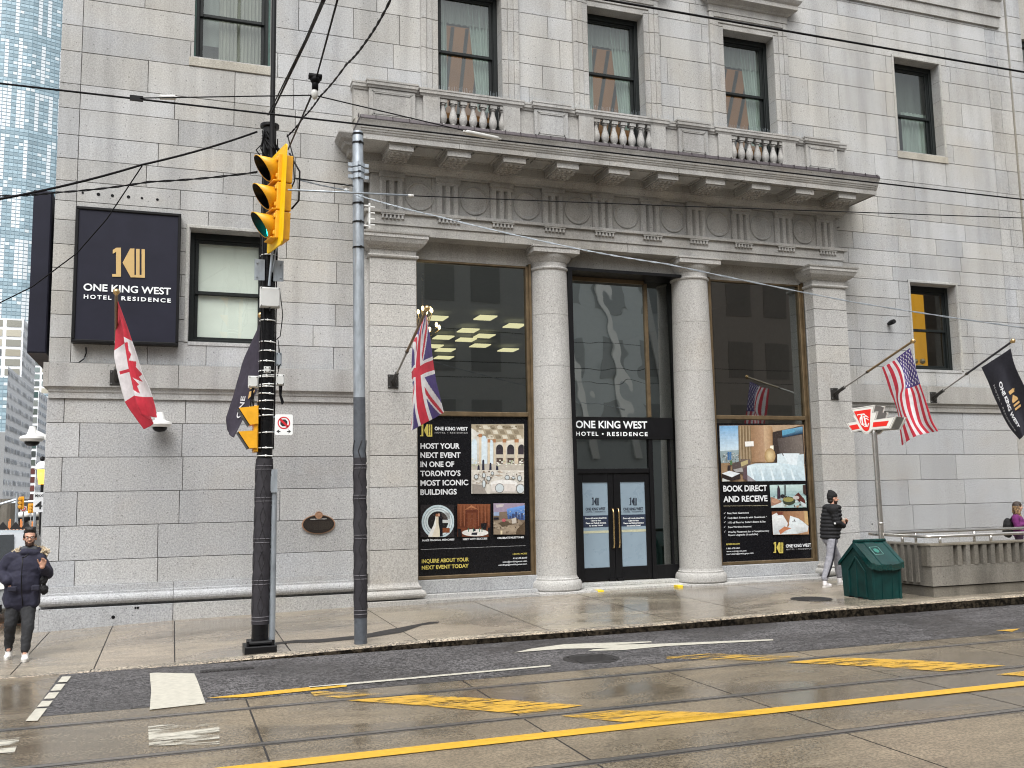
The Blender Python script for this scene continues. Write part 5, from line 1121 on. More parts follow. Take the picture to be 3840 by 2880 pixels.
g.tube([(1.22, -4.03, 5.0), (1.25, -4.05, 5.4), (1.28, -4.1, 5.75)], .02, 6); g.tube([(1.26, -4.03, 5.2), (1.32, -4.05, 5.6), (1.3, -4.1, 5.75)], .012, 6)
g.build('clamp_plate', M['galv'], t)
def jbox(x0, x1, z0, z1, yf, yb, lab, mat='grey_box'):
    t = empty('junction_box', ((x0 + x1) / 2, yf, z0), lab, 'box'); g = MB(); g.box(x0, x1, yf, yb, z0, z1, 0, (1, 1, 1), .012); g.box(x0 - .006, x1 + .006, yf + .02, yf + .03, z0 - .006, z1 + .006); g.build('case', M[mat], t)
    g = MB()
    for i in (x0 + .015, x1 - .015):
        for j in (z0 + .015, z1 - .015): g.lathe([(.008, 0), (.008, .006)], (i, yf, j), 6, axis=(0, -1, 0))
    g.tube([((x0 + x1) / 2, yf + .04, z0), ((x0 + x1) / 2, yf + .04, z0 - .05)], .012, 6); g.build('fittings', M['black'], t)
jbox(1.095, 1.365, 4.685, 4.96, -4.12, -3.99, 'large pale grey box strapped high on the black pole below the clamp plates')
jbox(.965, 1.09, 3.56, 3.715, -4.0, -3.86, 'small pale grey box on the left side of the black pole')
jbox(1.34, 1.45, 3.6, 3.745, -4.0, -3.86, 'small pale grey box on the right side of the black pole with hanging cable loop')
jbox(1.17, 1.25, 3.765, 3.845, -4.05, -3.99, 'tiny square white box on the front of the black pole')
jbox(1.335, 1.41, 3.88, 4.06, -3.96, -3.88, 'slim grey-green box behind the right edge of the black pole', 'galv')
g = MB(); g.tube([(1.39, -3.92, 3.6), (1.4, -3.93, 3.45), (1.43, -3.94, 3.33), (1.445, -3.94, 3.36), (1.41, -3.93, 3.46), (1.42, -3.92, 3.6)], .012, 6)
for k in range(3): g.tube([(1.02, -3.95, 3.56), (1.0 + k * .02, -3.96, 3.38), (.99 + k * .02, -3.96, 3.14), (1.06 + k * .015, -3.95, 3.06 - k * .02), (1.1, -3.93, 3.1)], .009, 6)
tag(g.build('hanging_cable', M['cable']), 'black cable loops hanging under the two small grey boxes on the pole', 'cable')
# no stopping sign
t = empty('no_stopping_sign', (1.45, -4.0, 3.04), 'white no stopping sign with red circle and two arrows on the black pole', 'sign')
def rrect(x0, x1, z0, z1, r, y, n=5):
    P = []
    for cx, cz, a in ((x1 - r, z1 - r, 0), (x0 + r, z1 - r, 90), (x0 + r, z0 + r, 180), (x1 - r, z0 + r, 270)):
        for k in range(n + 1): P.append((cx + r * math.cos(R(a + 90 * k / n)), y, cz + r * math.sin(R(a + 90 * k / n))))
    return P
def disc(cx, cz, r, y, n=28, a0=0): return [(cx + r * math.cos(6.2832 * i / n + a0), y, cz + r * math.sin(6.2832 * i / n + a0)) for i in range(n)]
def ringpoly(g, cx, cz, r0, r1, y, col, n=32):
    for i in range(n):
        a, b = 6.2832 * i / n, 6.2832 * (i + 1) / n; g.poly([(cx + r * math.cos(w), y, cz + r * math.sin(w)) for r, w in ((r0, a), (r1, a), (r1, b), (r0, b))], 0, col)
g = MB(); g.prism(rrect(1.325, 1.57, 2.895, 3.185, .025, -4.005), (0, .006, 0), 0, (.8, .82, .82)); g.build('plate', M['paint'], t)
g = MB(); y = -4.007; cx, cz = 1.447, 3.065
g.poly(disc(cx, cz, .052, y, 8, R(22.5)), 0, (.02, .02, .025)); ringpoly(g, cx, cz, .07, .086, y - .001, (.6, .02, .03)); g.poly([(cx - .066, y - .001, cz + .044), (cx - .044, y - .001, cz + .066), (cx + .066, y - .001, cz - .044), (cx + .044, y - .001, cz - .066)], 0, (.6, .02, .03)); g.poly(rrect(1.33, 1.565, 2.9, 3.18, .022, -4.0055)[::-1], 0, (.8, .82, .82))
for s in (-1, 1): g.poly([(cx + s * .1, y, 2.945), (cx + s * .06, y, 2.975), (cx + s * .07, y, 2.952), (cx + s * .045, y, 2.952), (cx + s * .045, y, 2.938), (cx + s * .07, y, 2.938), (cx + s * .06, y, 2.915)][::s], 0, (.02, .02, .02))
g.build('symbol', M['paint'], t)
g = MB(); g.box(1.3, 1.46, -3.998, -3.985, 2.93, 2.945); g.box(1.3, 1.46, -3.998, -3.985, 3.14, 3.155); g.build('bracket', M['galv'], t)
# pedestrian signal heads
t = empty('pedestrian_signal', (1.05, -3.9, 2.98), 'yellow pedestrian signal head with two hooded faces on the left of the black pole', 'signal')
for k, (za, P) in enumerate(((0, ((85, 1017), (256, 1000), (258, 1158), (182, 1168))), (1, ((80, 1228), (246, 1216), (246, 1374), (176, 1375))))):
    q = [at('T', x, y, Y=-4.06) for x, y in P]; g = MB(); g.prism([tuple(p) for p in q], (0, .32, 0)); g.build('hood', M['yellow'], t)
    q = [at('T', x, y, Y=-4.068) for x, y in (P[0], P[3], (P[3][0] - 6, P[3][1] + 6), (P[0][0] - 6, P[0][1] + 4))]; g = MB(); g.prism([tuple(p) for p in q], (0, .33, 0)); sub(g, 'hood_edge', t, 'black')
g = MB(); g.box(1.04, 1.1, -4.03, -3.77, 2.66, 3.3, 0, (1, 1, 1), .01); g.box(1.1, 1.14, -3.95, -3.85, 2.75, 2.8); g.box(1.1, 1.14, -3.95, -3.85, 3.15, 3.2); g.build('housing', M['yellow'], t)
# traffic signal
NT_, NB_ = at('S', 520, 320, t=12.75), at('S', 475, 1218, t=12.75); FT_, FB_ = at('S', 390, 457, t=13.4), at('S', 345, 1313, t=13.4)
cen = (NT_ + NB_ + FT_ + FB_) / 4; up = ((NT_ - NB_) + (FT_ - FB_)).normalized(); dd = ((NT_ - FT_) + (NB_ - FB_)).normalized(); nn = up.cross(dd).normalized()
if nn.x > 0: nn = -nn
Wd, Hh = ((NT_ - FT_).length + (NB_ - FB_).length) / 2, ((NT_ - NB_).length + (FT_ - FB_).length) / 2
t = empty('traffic_signal', tuple(cen), 'yellow three-lamp traffic signal with yellow backplate, green lamp lit', 'traffic light')
Lp = lambda a, b, c: tuple(cen + dd * a + up * b + nn * c)
g = MB(); P = []
for sx, sz, a in ((1, 1, 0), (-1, 1, 90), (-1, -1, 180), (1, -1, 270)):
    for k in range(5): P.append(Lp(sx * (Wd / 2 - .05) + .05 * math.cos(R(a + 22.5 * k)), sz * (Hh / 2 - .05) + .05 * math.sin(R(a + 22.5 * k)), 0))
g.prism(P, nn * .02); g.build('backplate', M['yellow_bright'], t)
g = MB()
for k in (-1, 0, 1): g.obox(Lp(0, k * .405, -.07), (dd, up, nn), (.175, .195, .07)); g.obox(Lp(0, k * .405, .04), (dd, up, nn), (.18, .195, .03)); g.obox(Lp(.155, k * .405 + .12, .075), (dd, up, nn), (.015, .03, .02)); g.obox(Lp(.155, k * .405 - .12, .075), (dd, up, nn), (.015, .03, .02)); g.obox(Lp(0, k * .405 - .185, .09), (dd, up, nn), (.15, .012, .03))
hs_ = g.build('housing', M['yellow'], t); bv = hs_.modifiers.new('bevel', 'BEVEL'); bv.width = .012; bv.segments = 2
for k, lm in ((1, 'black'), (0, 'black'), (-1, 'green_lamp')):
    g = MB(); c0 = k * .405; r = .16; n = 24
    for i in range(-10, 11):
        pass
    ring = []
    for i in range(n + 1):
        a = R(-90 - 0) + 6.2832 * i / n; L = .06 + .235 * ((1 + math.sin(a)) / 2) ** 1.0; w = .1 if math.sin(a) < -.93 else 0
        ring.append((Lp(r * math.cos(a), c0 + r * math.sin(a), .06), Lp(r * math.cos(a) * 1.0, c0 + r * math.sin(a) + .0, .06 + L)))
    for (p, q), (p2, q2) in zip(ring, ring[1:]): g.poly([p, q, q2, p2])
    vs = g.build('visor', [M['yellow'], M['black']], t, True); so = vs.modifiers.new('t', 'SOLIDIFY'); so.thickness = .006; so.offset = 0
    g = MB(); ring2 = [(tuple(Vector(p) + (Vector(Lp(0, c0, 0)) - Vector(Lp(0, c0, 0)))), q) for p, q in ring]
    cc_ = Vector(Lp(0, c0, .06)); inner = []
    for p, q in ring:
        p, q = Vector(p), Vector(q); rad = p - cc_; inner.append((cc_ + rad * .93, q - rad * .07))
    for (p, q), (p2, q2) in zip(inner, inner[1:]): g.poly([p, q, q2, p2])
    sub(g, 'visor_lining', vs, 'black', smooth=True)
    g = MB(); g.lathe([(.15, 0), (.13, .03), (.08, .05), (.02, .056)], Lp(0, c0, .07), 20, axis=nn); g.build('lens', M[lm], t, True)
g = MB(); pz = pax(6.45); g.tube([Lp(-.1, .55, -.12), (pz.x + .05, -3.98, 6.5)], .03, 8); pz = pax(5.55); g.tube([Lp(-.1, -.55, -.12), (pz.x + .05, -3.98, 5.6)], .03, 8); g.tube([Lp(.1, .66, -.1), Lp(.16, .4, -.24), Lp(.12, .0, -.26), Lp(.0, -.1, -.2)], .014, 6); g.build('mounting_arm', M['black'], t, True)

# ------------------------------------------------------------------ grey pole
def gax(z): return Vector((2.512 - .05 * z / 7.35, -4.1, z))
t = empty('grey_pole', (2.51, -4.1, 0), 'galvanised grey steel pole with dark painted and wrapped lower half at the kerb', 'pole')
g = MB(); g.tube([gax(z) for z in (3.43, 5, 7.3, 7.38)], [.084, .082, .079, .07], 24); g.build('shaft', M['galv'], t, auto=40)
M['pole_base'] = simple('pole_base_paint', (.075, .085, .1), .5, 0, .25, 12)
g = MB(); g.tube([gax(z) for z in (-.05, 3.43)], [.09, .086], 24); g.build('painted_base', M['pole_base'], t, auto=40)
g = MB(); g.tube([gax(z) for z in (.35, 2.57)], [.093, .091], 24); wr = g.build('wrap', M['wrap'], t, auto=40)
a, b = wrap_lines(gax, .094, .35, 2.57, .34, True); sub(a, 'zigzag_pattern', wr, 'wrapline'); sub(b, 'ring_pattern', wr, 'wraplight')
g = MB()
for z in (6.86, 6.78, 6.68): g.lathe([(.084, -.03), (.1, -.03), (.1, .03), (.084, .03)], gax(z), 20); g.obox(gax(z) + Vector((0, -.02, 0)), ((1, 0, 0), (0, 1, 0), (0, 0, 1)), (.15, .02, .025)); g.obox(gax(z) + Vector((0, -.11, 0)), ((1, 0, 0), (0, 1, 0), (0, 0, 1)), (.02, .03, .03))
g.build('clamp', M['galv'], t, auto=30)
g = MB()
for z in (6.28, 6.0, 5.62, 7.2): g.lathe([(.083, -.012), (.089, -.012), (.089, .012), (.083, .012)], gax(z), 20); g.ball(gax(z) + Vector((.02, -.1, 0)), .022, 6)
g.lathe([(.075, 0), (.082, .0), (.082, .03), (.07, .035)], gax(7.32), 20); g.build('band', M['blackmetal'], t, auto=30)
g = MB(); q = gax(6.1) + Vector((.16, -.03, 0)); g.box(q.x - .012, q.x + .012, q.y, q.y + .02, q.z - .17, q.z + .2)
for k in range(4): g.box(q.x, q.x + .08, q.y, q.y + .02, q.z - .13 + k * .09, q.z - .115 + k * .09)
g.box(q.x - .1, q.x, q.y, q.y + .02, q.z + .15, q.z + .17); g.box(q.x - .1, q.x, q.y, q.y + .02, q.z - .15, q.z - .13); g.build('insulator_rack', M['white'], t)

# ------------------------------------------------------------------ overhead wires
GW = 'overhead wires across the street'
def wire(pts, r, label, mat='cable', sag=0, name='overhead_wire', nseg=14, twist=False, grp=GW):
    P = [Vector(p) for p in pts]; out = []
    for a, b in zip(P, P[1:]):
        for k in range(nseg): u = k / nseg; q = a.lerp(b, u); q.z -= sag * 4 * u * (1 - u); out.append(q)
    out.append(P[-1]); g = MB()
    if twist:
        L = sum((b - a).length for a, b in zip(out, out[1:])); n = max(30, int(L * 14)); dense = []
        for k in range(n + 1):
            f = k / n * (len(out) - 1); i = min(int(f), len(out) - 2); dense.append(out[i].lerp(out[i + 1], f - i))
        for ph in (0, math.pi): g.tube([q + Vector((math.sin(k * .9 + ph) * .4, .2, math.cos(k * .9 + ph))) * r * 1.1 for k, q in enumerate(dense)], r, 5)
    else: g.tube(out, r, 6)
    return tag(g.build(name, M[mat], None, True), label, 'wire', grp)
a, b = Vector((-14, -8.09, 5.83)), Vector((45, -8.09, 5.95)); wire((a, b), .0095, 'thick straight black trolley wire running the whole width below the balcony', nseg=2)
a, b = Vector((-10, -11.2, 5.8)), Vector((40, -11.2, 5.9)); wire((a, b), .009, 'straight black trolley wire crossing the upper right corner windows', nseg=2)
c1, c2, c3 = at('s', 512, 368, Y=-8.09), at('s', 1178, 357, t=8.6), at('s', 1876, 522, Y=-8.09)
wire((c1, c2), .006, 'thin span wire from white insulator rod on the trolley wire to the hanging block'); wire((c2, c3), .006, 'thin span wire sloping from the hanging block down to the right insulator rod')
for a, b, lab in ((at('s', 595, 364, t=9.38), at('s', 662, 365, t=9.3), 'short white insulator rod at the left end of the span wire'), (at('s', 1738, 493, t=9.1), at('s', 1878, 522, t=9.4), 'long white insulator rod in front of the balustrade')):
    g = MB(); d = (b - a); g.tube([a, a.lerp(b, .06), a.lerp(b, .1), a.lerp(b, .9), a.lerp(b, .94), b], [.012, .012, .026, .026, .012, .012], 8); tag(g.build('insulator', M['insul'], None, True), lab, 'insulator', 'insulators on the wires')
g = MB(); g.box(c1.x - .06, c1.x + .06, c1.y - .02, c1.y + .02, c1.z - .025, c1.z + .02); tag(g.build('wire_clamp', M['black']), 'small black clamp holding the span wire to the trolley wire at left', 'clamp')
blk = at('s', 1182, 300, t=8.5); g = MB(); g.ball(blk, .05, 8, 0, (1, 1, 1), (1, 1, .8)); g.box(blk.x - .06, blk.x + .06, blk.y - .03, blk.y + .03, blk.z + .01, blk.z + .05); g.tube([blk, blk + Vector((0, 0, -.1))], .03, 8); tag(g.build('insulator', M['cable'], None, True), 'black hanging insulator block above the signal, left of the balcony', 'insulator', 'insulators on the wires')
p = at('s', 1180, 352, t=8.5); g = MB(); g.ball(p, .042, 8, 0, (1, 1, 1), (.8, .8, 1.4)); tag(g.build('insulator', M['insul'], None, True), 'pale drop-shaped insulator hanging under the black block', 'insulator', 'insulators on the wires')
wire((at('s', 1268, -10, t=6.5), at('s', 1187, 290, t=8.5)), .008, 'straight black wire from the top edge down to the hanging block'); wire((at('s', 1178, 335, t=8.5), at('s', 1081, 560, t=12.6)), .01, 'straight black wire from the hanging block to the traffic signal top')
pt = pax(7.3)
wire((at('s', 1219, -10, t=6.2), at('s', 1150, 150, t=9), at('s', 1018, 425, t=13.5)), .013, 'thick black cable from the pole top to the top edge, right one of a pair'); wire((at('s', 1214, -10, t=6.2), at('s', 1145, 150, t=9), at('s', 1005, 432, t=13.5)), .009, 'black cable beside the thick cable, fanning left at the pole top')
wire((at('s', 1470, -12, t=7), at('s', 1380, 145, t=8.5), at('s', 1300, 240, t=10), at('s', 1200, 362, t=12), at('s', 1140, 437, t=13), at('s', 1076, 512, t=13.5)), .008, 'twisted black cable curving from the top edge to the signal', sag=.02, twist=True, nseg=5)
wire((at('s', -10, 748, t=12), at('s', 532, 618, t=13), at('s', 964, 494, t=13.6)), .016, 'thick bundled black cable sloping up from the left edge to the pole top', sag=.03)
wire((at('s', -10, 734, t=16), at('s', 210, 722, t=15), at('s', 560, 682, t=14), at('s', 966, 645, t=13.6)), .009, 'thin twisted wire below the bundled cable on the left wall', twist=True, sag=.02, nseg=6)
wire((at('s', 533, 622, t=13), at('s', 400, 822, t=13.2), at('s', 288, 950, t=13.4), at('s', 120, 1076, t=13.6), at('s', -10, 1140, t=13.8)), .008, 'thin black wire dropping from the bundled cable across the navy sign')
wire((at('s', 1080, 712, t=12.6), at('s', 1540, 733, t=12.9)), .014, 'pale straight rod from the traffic signal across the grey pole', 'galv', nseg=2); wire((at('s', 1540, 734, t=12.9), at('s', 2500, 771, t=12.2), at('s', 3850, 818, t=11.2)), .008, 'thin black wire running right across the frieze roundels', nseg=3)
g = MB(); p = at('s', 1538, 734, t=12.9); g.tube([p + Vector((-.03, 0, 0)), p + Vector((.05, 0, 0))], .024, 8); tag(g.build('insulator', M['insul'], None, True), 'small white joint where the pale rod meets the frieze wire', 'insulator', 'insulators on the wires')
wire((at('s', 1106, 668, t=13), at('s', 1325, 698, t=13.3)), .008, 'thin black wire from the signal to the reel on the grey pole', nseg=3); wire((at('s', 1106, 670, t=13), at('s', 1290, 712, t=13.3), at('s', 1370, 741, t=13.25), at('s', 1641, 812, t=13), at('s', 2170, 934, t=12.4), at('s', 2500, 990, t=12), at('s', 3200, 1133, t=11.5), at('s', 3850, 1231, t=11)), .0065, 'twisted silver wire sloping right from the grey pole across the columns', 'galv', twist=True, nseg=4, sag=.01)
p = at('S', 1040, 728, t=13.35); g = MB(); g.lathe([(.03, -.05), (.05, -.045), (.05, -.02), (.03, -.015), (.03, .015), (.05, .02), (.05, .045), (.03, .05)], p, 12); tag(g.build('insulator', M['insul'], None, True), 'white spool insulator on the left side of the grey pole', 'insulator', 'insulators on the wires')
wire((at('s', 1078, 505, t=13.55), at('s', 1100, 590, t=13.3), at('s', 1104, 680, t=13.2), at('s', 1085, 720, t=13.1)), .01, 'short black cable drooping behind the traffic signal', nseg=4)

# ------------------------------------------------------------------ transit stop sign
t = empty('transit_sign', (12.56, -2.9, .05), 'red and white shield-shaped transit stop sign on a steel post behind the green bin', 'sign')
TT = 14.6
g = MB(); pb = at('s', 3306, 2023, t=TT); ptp = at('U', 1095, 1090, t=TT); g.tube([(pb.x + .02, pb.y, .05), tuple(pb), tuple(ptp), tuple(ptp + Vector((-.0, 0, .2)))], .05, 16); g.lathe([(.053, -.02), (.053, .02)], pb + Vector((0, 0, .3)), 14); g.build('post', M['steel'], t, True)
outl = ((320, 780), (575, 735), (560, 690), (470, 565), (520, 548), (445, 390), (1095, 285), (1040, 490), (1180, 460), (1110, 690), (1690, 600), (1535, 940), (1045, 975), (985, 1050), (940, 1080), (880, 1088), (810, 1070), (720, 990), (470, 1045))
# facing plane of the sign: turned towards the left
pl = at('U', 320, 780, t=15.05); pr = at('U', 1690, 600, t=14.15); zz_ = None
nrm = Vector((pr.x - pl.x, pr.y - pl.y, 0)).cross(Vector((0, 0, 1))).normalized()
if nrm.y > 0: nrm = -nrm
def onp(x, y, off=0):
    a, b, k = O['U']; d = ray(a + k * x, b + k * y); o0 = pl + nrm * off; s = (o0 - CAM).dot(nrm) / d.dot(nrm); return CAM + d * s
M['sign_white'] = simple('sign_enamel_white', (.78, .77, .72), .4, 0, .04)
SHOUL = [(445, 390), (1095, 285), (1040, 490), (1180, 460), (1110, 690), (1690, 600), (1535, 940), (1045, 975), (940, 1078), (880, 1088), (810, 1070), (720, 990), (470, 1045), (320, 780), (585, 735), (470, 565), (530, 550)]
g = MB(); g.prism([tuple(onp(x, y)) for x, y in SHOUL], tuple(-nrm * .05)); g.prism([tuple(onp(x, y) - nrm * .42) for x, y in SHOUL], tuple(-nrm * .05)); g.build('shield_frame', M['sign_white'], t)
inner = [(c[0] + (x - c[0]) * .95, c[1] + (y - c[1]) * .93) for c in ((930, 700),) for x, y in SHOUL]
g = MB(); g.prism([tuple(onp(x, y) - nrm * .045) for x, y in inner], tuple(-nrm * .38)); g.build('housing', simple('sign_housing_grey', (.2, .2, .19), .5), t)
def sp(g, pts, col, k): g.poly([tuple(onp(x, y, .002 + .0012 * k)) for x, y in pts], 0, col)
g = MB(); DG, RD, WT = (.2, .18, .2), (.78, .02, .012), (.85, .84, .8)
out2 = [(925 + (x - 925) * .955, 700 + (y - 700) * .935) for x, y in SHOUL]
def outline(P, w, col, k):
    for a, b in zip(P, P[1:] + P[:1]):
        dx, dy = b[0] - a[0], b[1] - a[1]; L = math.hypot(dx, dy) or 1; nx, ny = -dy / L * w, dx / L * w; sp(g, ((a[0] - nx, a[1] - ny), (b[0] - nx, b[1] - ny), (b[0] + nx, b[1] + ny), (a[0] + nx, a[1] + ny)), col, k)
outline(out2, 4, DG, 1)
sp(g, ((400, 858), (625, 815), (695, 940), (485, 978)), RD, 1); sp(g, ((1065, 765), (1500, 720), (1432, 860), (1050, 897)), RD, 1)
sp(g, ((530, 465), (998, 398), (970, 880), (960, 930), (940, 975), (915, 1000), (880, 1010), (840, 1000), (800, 970), (770, 930), (720, 845)), RD, 2)
for P in (((620, 600), (625, 545), (815, 518), (850, 560), (860, 572), (780, 560), (745, 555), (640, 565)), ((715, 545), (760, 540), (790, 800), (845, 805), (840, 825), (735, 835), (735, 815), (755, 800)), ((690, 650), (720, 600), (735, 640), (715, 720), (740, 800), (820, 850), (800, 870), (730, 820), (692, 740)),
          ((790, 600), (830, 590), (890, 850), (930, 870), (920, 890), (815, 890), (815, 870), (850, 855)), ((780, 595), (870, 570), (930, 620), (935, 640), (860, 605), (790, 625)), ((840, 660), (880, 640), (940, 685), (930, 710), (880, 670), (850, 680)), ((905, 840), (935, 775), (955, 790), (935, 850), (915, 880))): sp(g, P, WT, 3)
g.build('emblem', M['paint'], t)

# ------------------------------------------------------------------ green salt bin
t = empty('salt_bin', (11.9, -3.3, .05), 'dark green plastic salt and grit bin with hinged sloping lid', 'bin')
gb = simple('green_plastic', (.0025, .032, .03), .5, 0, .35, 5, .15, spec=.3); M['bin'] = gb
BX0, BX1, BF, BB = 11.6, 12.2, -3.74, -2.92; zb = .04; ze = .7; zr = 1.04
g = MB(); yr = (BF + BB) / 2
g.prism([(BX0, BF + .03, zb), (BX0, BB - .02, zb), (BX0 - .02, BB - .0, ze), (BX0 - .02, yr, zr - .02), (BX0 - .02, BF - .0, ze)], (BX1 - BX0 + .04, 0, 0))
for q in ((BX0 - .03, BX0 + .01, BF + .16, BF + .2), (BX0 - .03, BX0 + .01, BB - .22, BB - .18)): g.box(q[0], q[1], q[2], q[3], zb + .06, .55)
g.bar((BX0 - .02, BF + .18, .55), (BX0 - .02, yr, .8), .03, .03); g.bar((BX0 - .02, BB - .2, .55), (BX0 - .02, yr, .8), .03, .03); g.box(BX0 - .024, BX0, yr - .012, yr + .012, zb + .06, .8)
for x in (BX0 + .2, BX0 + .42): g.box(x, x + .015, BF + .005, BF + .04, zb + .03, ze - .1)
g.box(BX0 + .0, BX0 + .03, BF, BF + .06, zb, ze); g.box(BX1 - .03, BX1 + .015, BF, BF + .06, zb, ze)
bo = g.build('body', M['bin'], t); bv = bo.modifiers.new('b', 'BEVEL'); bv.width = .012; bv.segments = 2
g = MB(); g.box(BX0 - .035, BX0 + .0, BF + .28, BF + .38, zb - .03, zb + .05); g.box(BX0 - .035, BX0, BB - .3, BB - .2, zb - .03, zb + .05); sub(g, 'foot_notch', bo, 'cable')
g = MB(); L0, L1 = BX0 - .05, BX1 + .06; n = 10
def lidpt(x, s, up_=0):    # s: 0 ridge .. 1 front eave, slightly bowed
    u = (x - L0) / (L1 - L0); y = yr + .02 - (yr + .02 - BF + .04) * s; z = zr + .03 - (zr + .03 - ze + .0) * s - .03 * math.sin(math.pi * u) * s * 1.2 + up_; return (x, y - .02 * math.sin(math.pi * u) * s, z)
for i in range(n):
    a, b = L0 + (L1 - L0) * i / n, L0 + (L1 - L0) * (i + 1) / n; rib = .012 if i in (0, 3, 4, 5, 9) else 0
    for k in range(4): g.poly([lidpt(a, k / 4, rib), lidpt(a, (k + 1) / 4, rib), lidpt(b, (k + 1) / 4, rib), lidpt(b, k / 4, rib)])
    p, q = lidpt(a, 1, rib), lidpt(b, 1, rib); g.poly([p, (p[0], p[1], p[2] - .1), (q[0], q[1], q[2] - .1), q])
    if rib != (.012 if i + 1 in (0, 3, 4, 5, 9) else 0):
        for k in range(4): g.poly([lidpt(b, k / 4, 0), lidpt(b, (k + 1) / 4, 0), lidpt(b, (k + 1) / 4, .012), lidpt(b, k / 4, .012)])
g.prism([lidpt(L0, 0), lidpt(L0, 1), (L0, lidpt(L0, 1)[1], ze - .1), (L0, lidpt(L0, 1)[1] + .1, ze - .06), (L0, yr, zr - .08)], (.03, 0, 0)); g.prism([lidpt(L1, 0), lidpt(L1, 1), (L1, lidpt(L1, 1)[1], ze - .1), (L1, yr, zr - .08)], (-.02, 0, 0))
g.prism([(L0, yr, zr + .02), (L0, BB + .03, ze - .02), (L0, BB + .03, ze - .08), (L0, yr, zr - .06)], (L1 - L0, 0, 0)); g.tube([(L0 + .02, yr, zr + .035), (L1 - .0, yr, zr + .035)], .028, 10)
lid = g.build('lid', simple('wet_green_plastic', (.0025, .034, .031), .12, 0, .35, 5, spec=.7), t)
g = MB(); c = Vector(lidpt((L0 + L1) / 2 - .02, .45, .014)); ux, uy = Vector((1, 0, 0)), (Vector(lidpt((L0 + L1) / 2 - .02, .6, .014)) - c).normalized()
for a, b in (((-.09, -.1), (.09, -.09)), ((-.09, .09), (.09, .1)), ((-.1, -.09), (-.09, .09)), ((.09, -.09), (.1, .09))): g.poly([tuple(c + ux * u + uy * v + Vector((0, 0, .004))) for u, v in ((a[0], a[1]), (b[0], a[1]), (b[0], b[1]), (a[0], b[1]))], 0, (.12, .25, .22))
ringpts = [tuple(c + ux * (.055 * math.cos(k * .4)) + uy * (.055 * math.sin(k * .4)) + Vector((0, 0, .005))) for k in range(16)]; g.poly(ringpts, 0, (.03, .16, .13)); sub(g, 'moulded_badge', lid, 'paint')

# ------------------------------------------------------------------ concrete stair enclosure with handrails
t = empty('stair_enclosure', (15, -3.1, 0), 'fluted concrete parapet round the subway stairs with steel handrails', 'parapet')
M['conc'] = granite('stained_concrete', (.2, .187, .162), (.145, .132, .11), (.75, 1.2), .5, 2); X0, X1, YF_, YBk = 12.76, 24, -3.9, -2.2
g = MB(); zt = .97; zf = .26; zl = .61
g.box(X0 + .03, X1, YF_ + .03, YF_ + .25, -.1, zf - .02, 0, (.8, .78, .74)); g.box(X0 + .03, X0 + .25, YF_ + .25, YBk, -.1, zf - .02, 0, (.75, .75, .74))
# fluted upper band: ribs alternating with recesses, fading out below
x = X0 + .0; i = 0
g.box(X0, X1, YF_ + .0, YF_ + .22, zf, zl); g.box(X0, X0 + .22, YF_ + .22, YBk, zf, zt, 0, (.85, .85, .86))
g.box(X0 - .02, X1, YF_ + .06, YF_ + .22, zl, zt, 0, (.8, .78, .74)); g.box(X0 - .03, X1, YF_ - .03, YF_ + .24, zt, zt + .03, 0, (1.1, 1.05, .95)); g.box(X0 - .03, X0 + .24, YF_ + .24, YBk, zt, zt + .03)
x = X0 - .01
while x < X1:
    w = .5 if i == 0 else .09; g.prism([(x, YF_ - .02, zt), (x + w, YF_ - .02, zt), (x + w + .015, YF_ + .065, zt), (x - .015, YF_ + .065, zt)], (0, .012, -(zt - zl)), 0, tone(.06)); x += w + .105; i += 1
y = YF_ + .3
while y < YBk: g.box(X0 - .03, X0 + .05, y, y + .07, zf + .05, zt, 0, tone(.06)); y += .17
g.box(X0, X1, YBk - .1, YBk + .1, -.1, .86, 0, (.9, .9, .9))
x = X0 + .1
while x < X1: g.box(x, x + .07, YBk - .14, YBk - .1, .3, .86, 0, tone(.05)); x += .16
g.box(X0, X1, YBk - .12, YBk + .12, .86, .89)
g.build('parapet', M['conc'], t)
g = MB(); za = 1.13
g.tube([(X1, YF_ + .1, za), (X0 + .12, YF_ + .1, za), (X0 + .06, YF_ + .16, za), (X0 + .06, YBk - .1, za), (X0 + .1, YBk, za), (X1, YBk, za)], .03, 10)
for px in (13.08, 14.27, 15.5, 16.7): g.tube([(px, YF_ + .1, .98), (px, YF_ + .1, za)], .025, 8)
for px in (14.0, 15.5, 17): g.tube([(px, YBk, .88), (px, YBk, za)], .025, 8)
g.tube([(X0 + .06, YF_ + .75, .98), (X0 + .06, YF_ + .75, za)], .025, 8); g.build('handrail', M['steel'], t, True)

# ------------------------------------------------------------------ neighbour, opposite side and background
t = empty('neighbour_building', (24, 0, 0), 'pale stone neighbouring building with tall windows at the right edge', 'building')
g = MB(); YN = -.02
for r in subtract([(20.06, 34, -.3, 22)], [(20.5, 22.2, 3.9, 13.55), (23.2, 25, 3.9, 13.55)]): g.box(r[0], r[1], YN, .6, r[2], r[3], 0, (.98, .94, .85))
for z in CL + CU[1:-4]: g.box(20.06, 20.49, YN - .006, YN + .01, z + .006, z + .01, 1); 
for k, (za, zb) in enumerate(zip((CL + CU[1:])[:-1], (CL + CU[1:])[1:])): g.box(20.064, 20.5, YN - .012, YN, za + .006, zb - .006, 0, tone(.04), .004)
g.build('wall', [M['stone'], M['mortar']], t)
g = MB()
for x0, x1 in ((20.5, 22.2), (23.2, 25)):
    for q in ((x0, x0 + .08, 3.9, 13.55), (x1 - .08, x1, 3.9, 13.55), (x0, x1, 13.4, 13.55), (x0, x1, 9.5, 9.66), (x0, x1, 3.9, 4.05)): g.box(q[0], q[1], .08, .2, q[2], q[3])
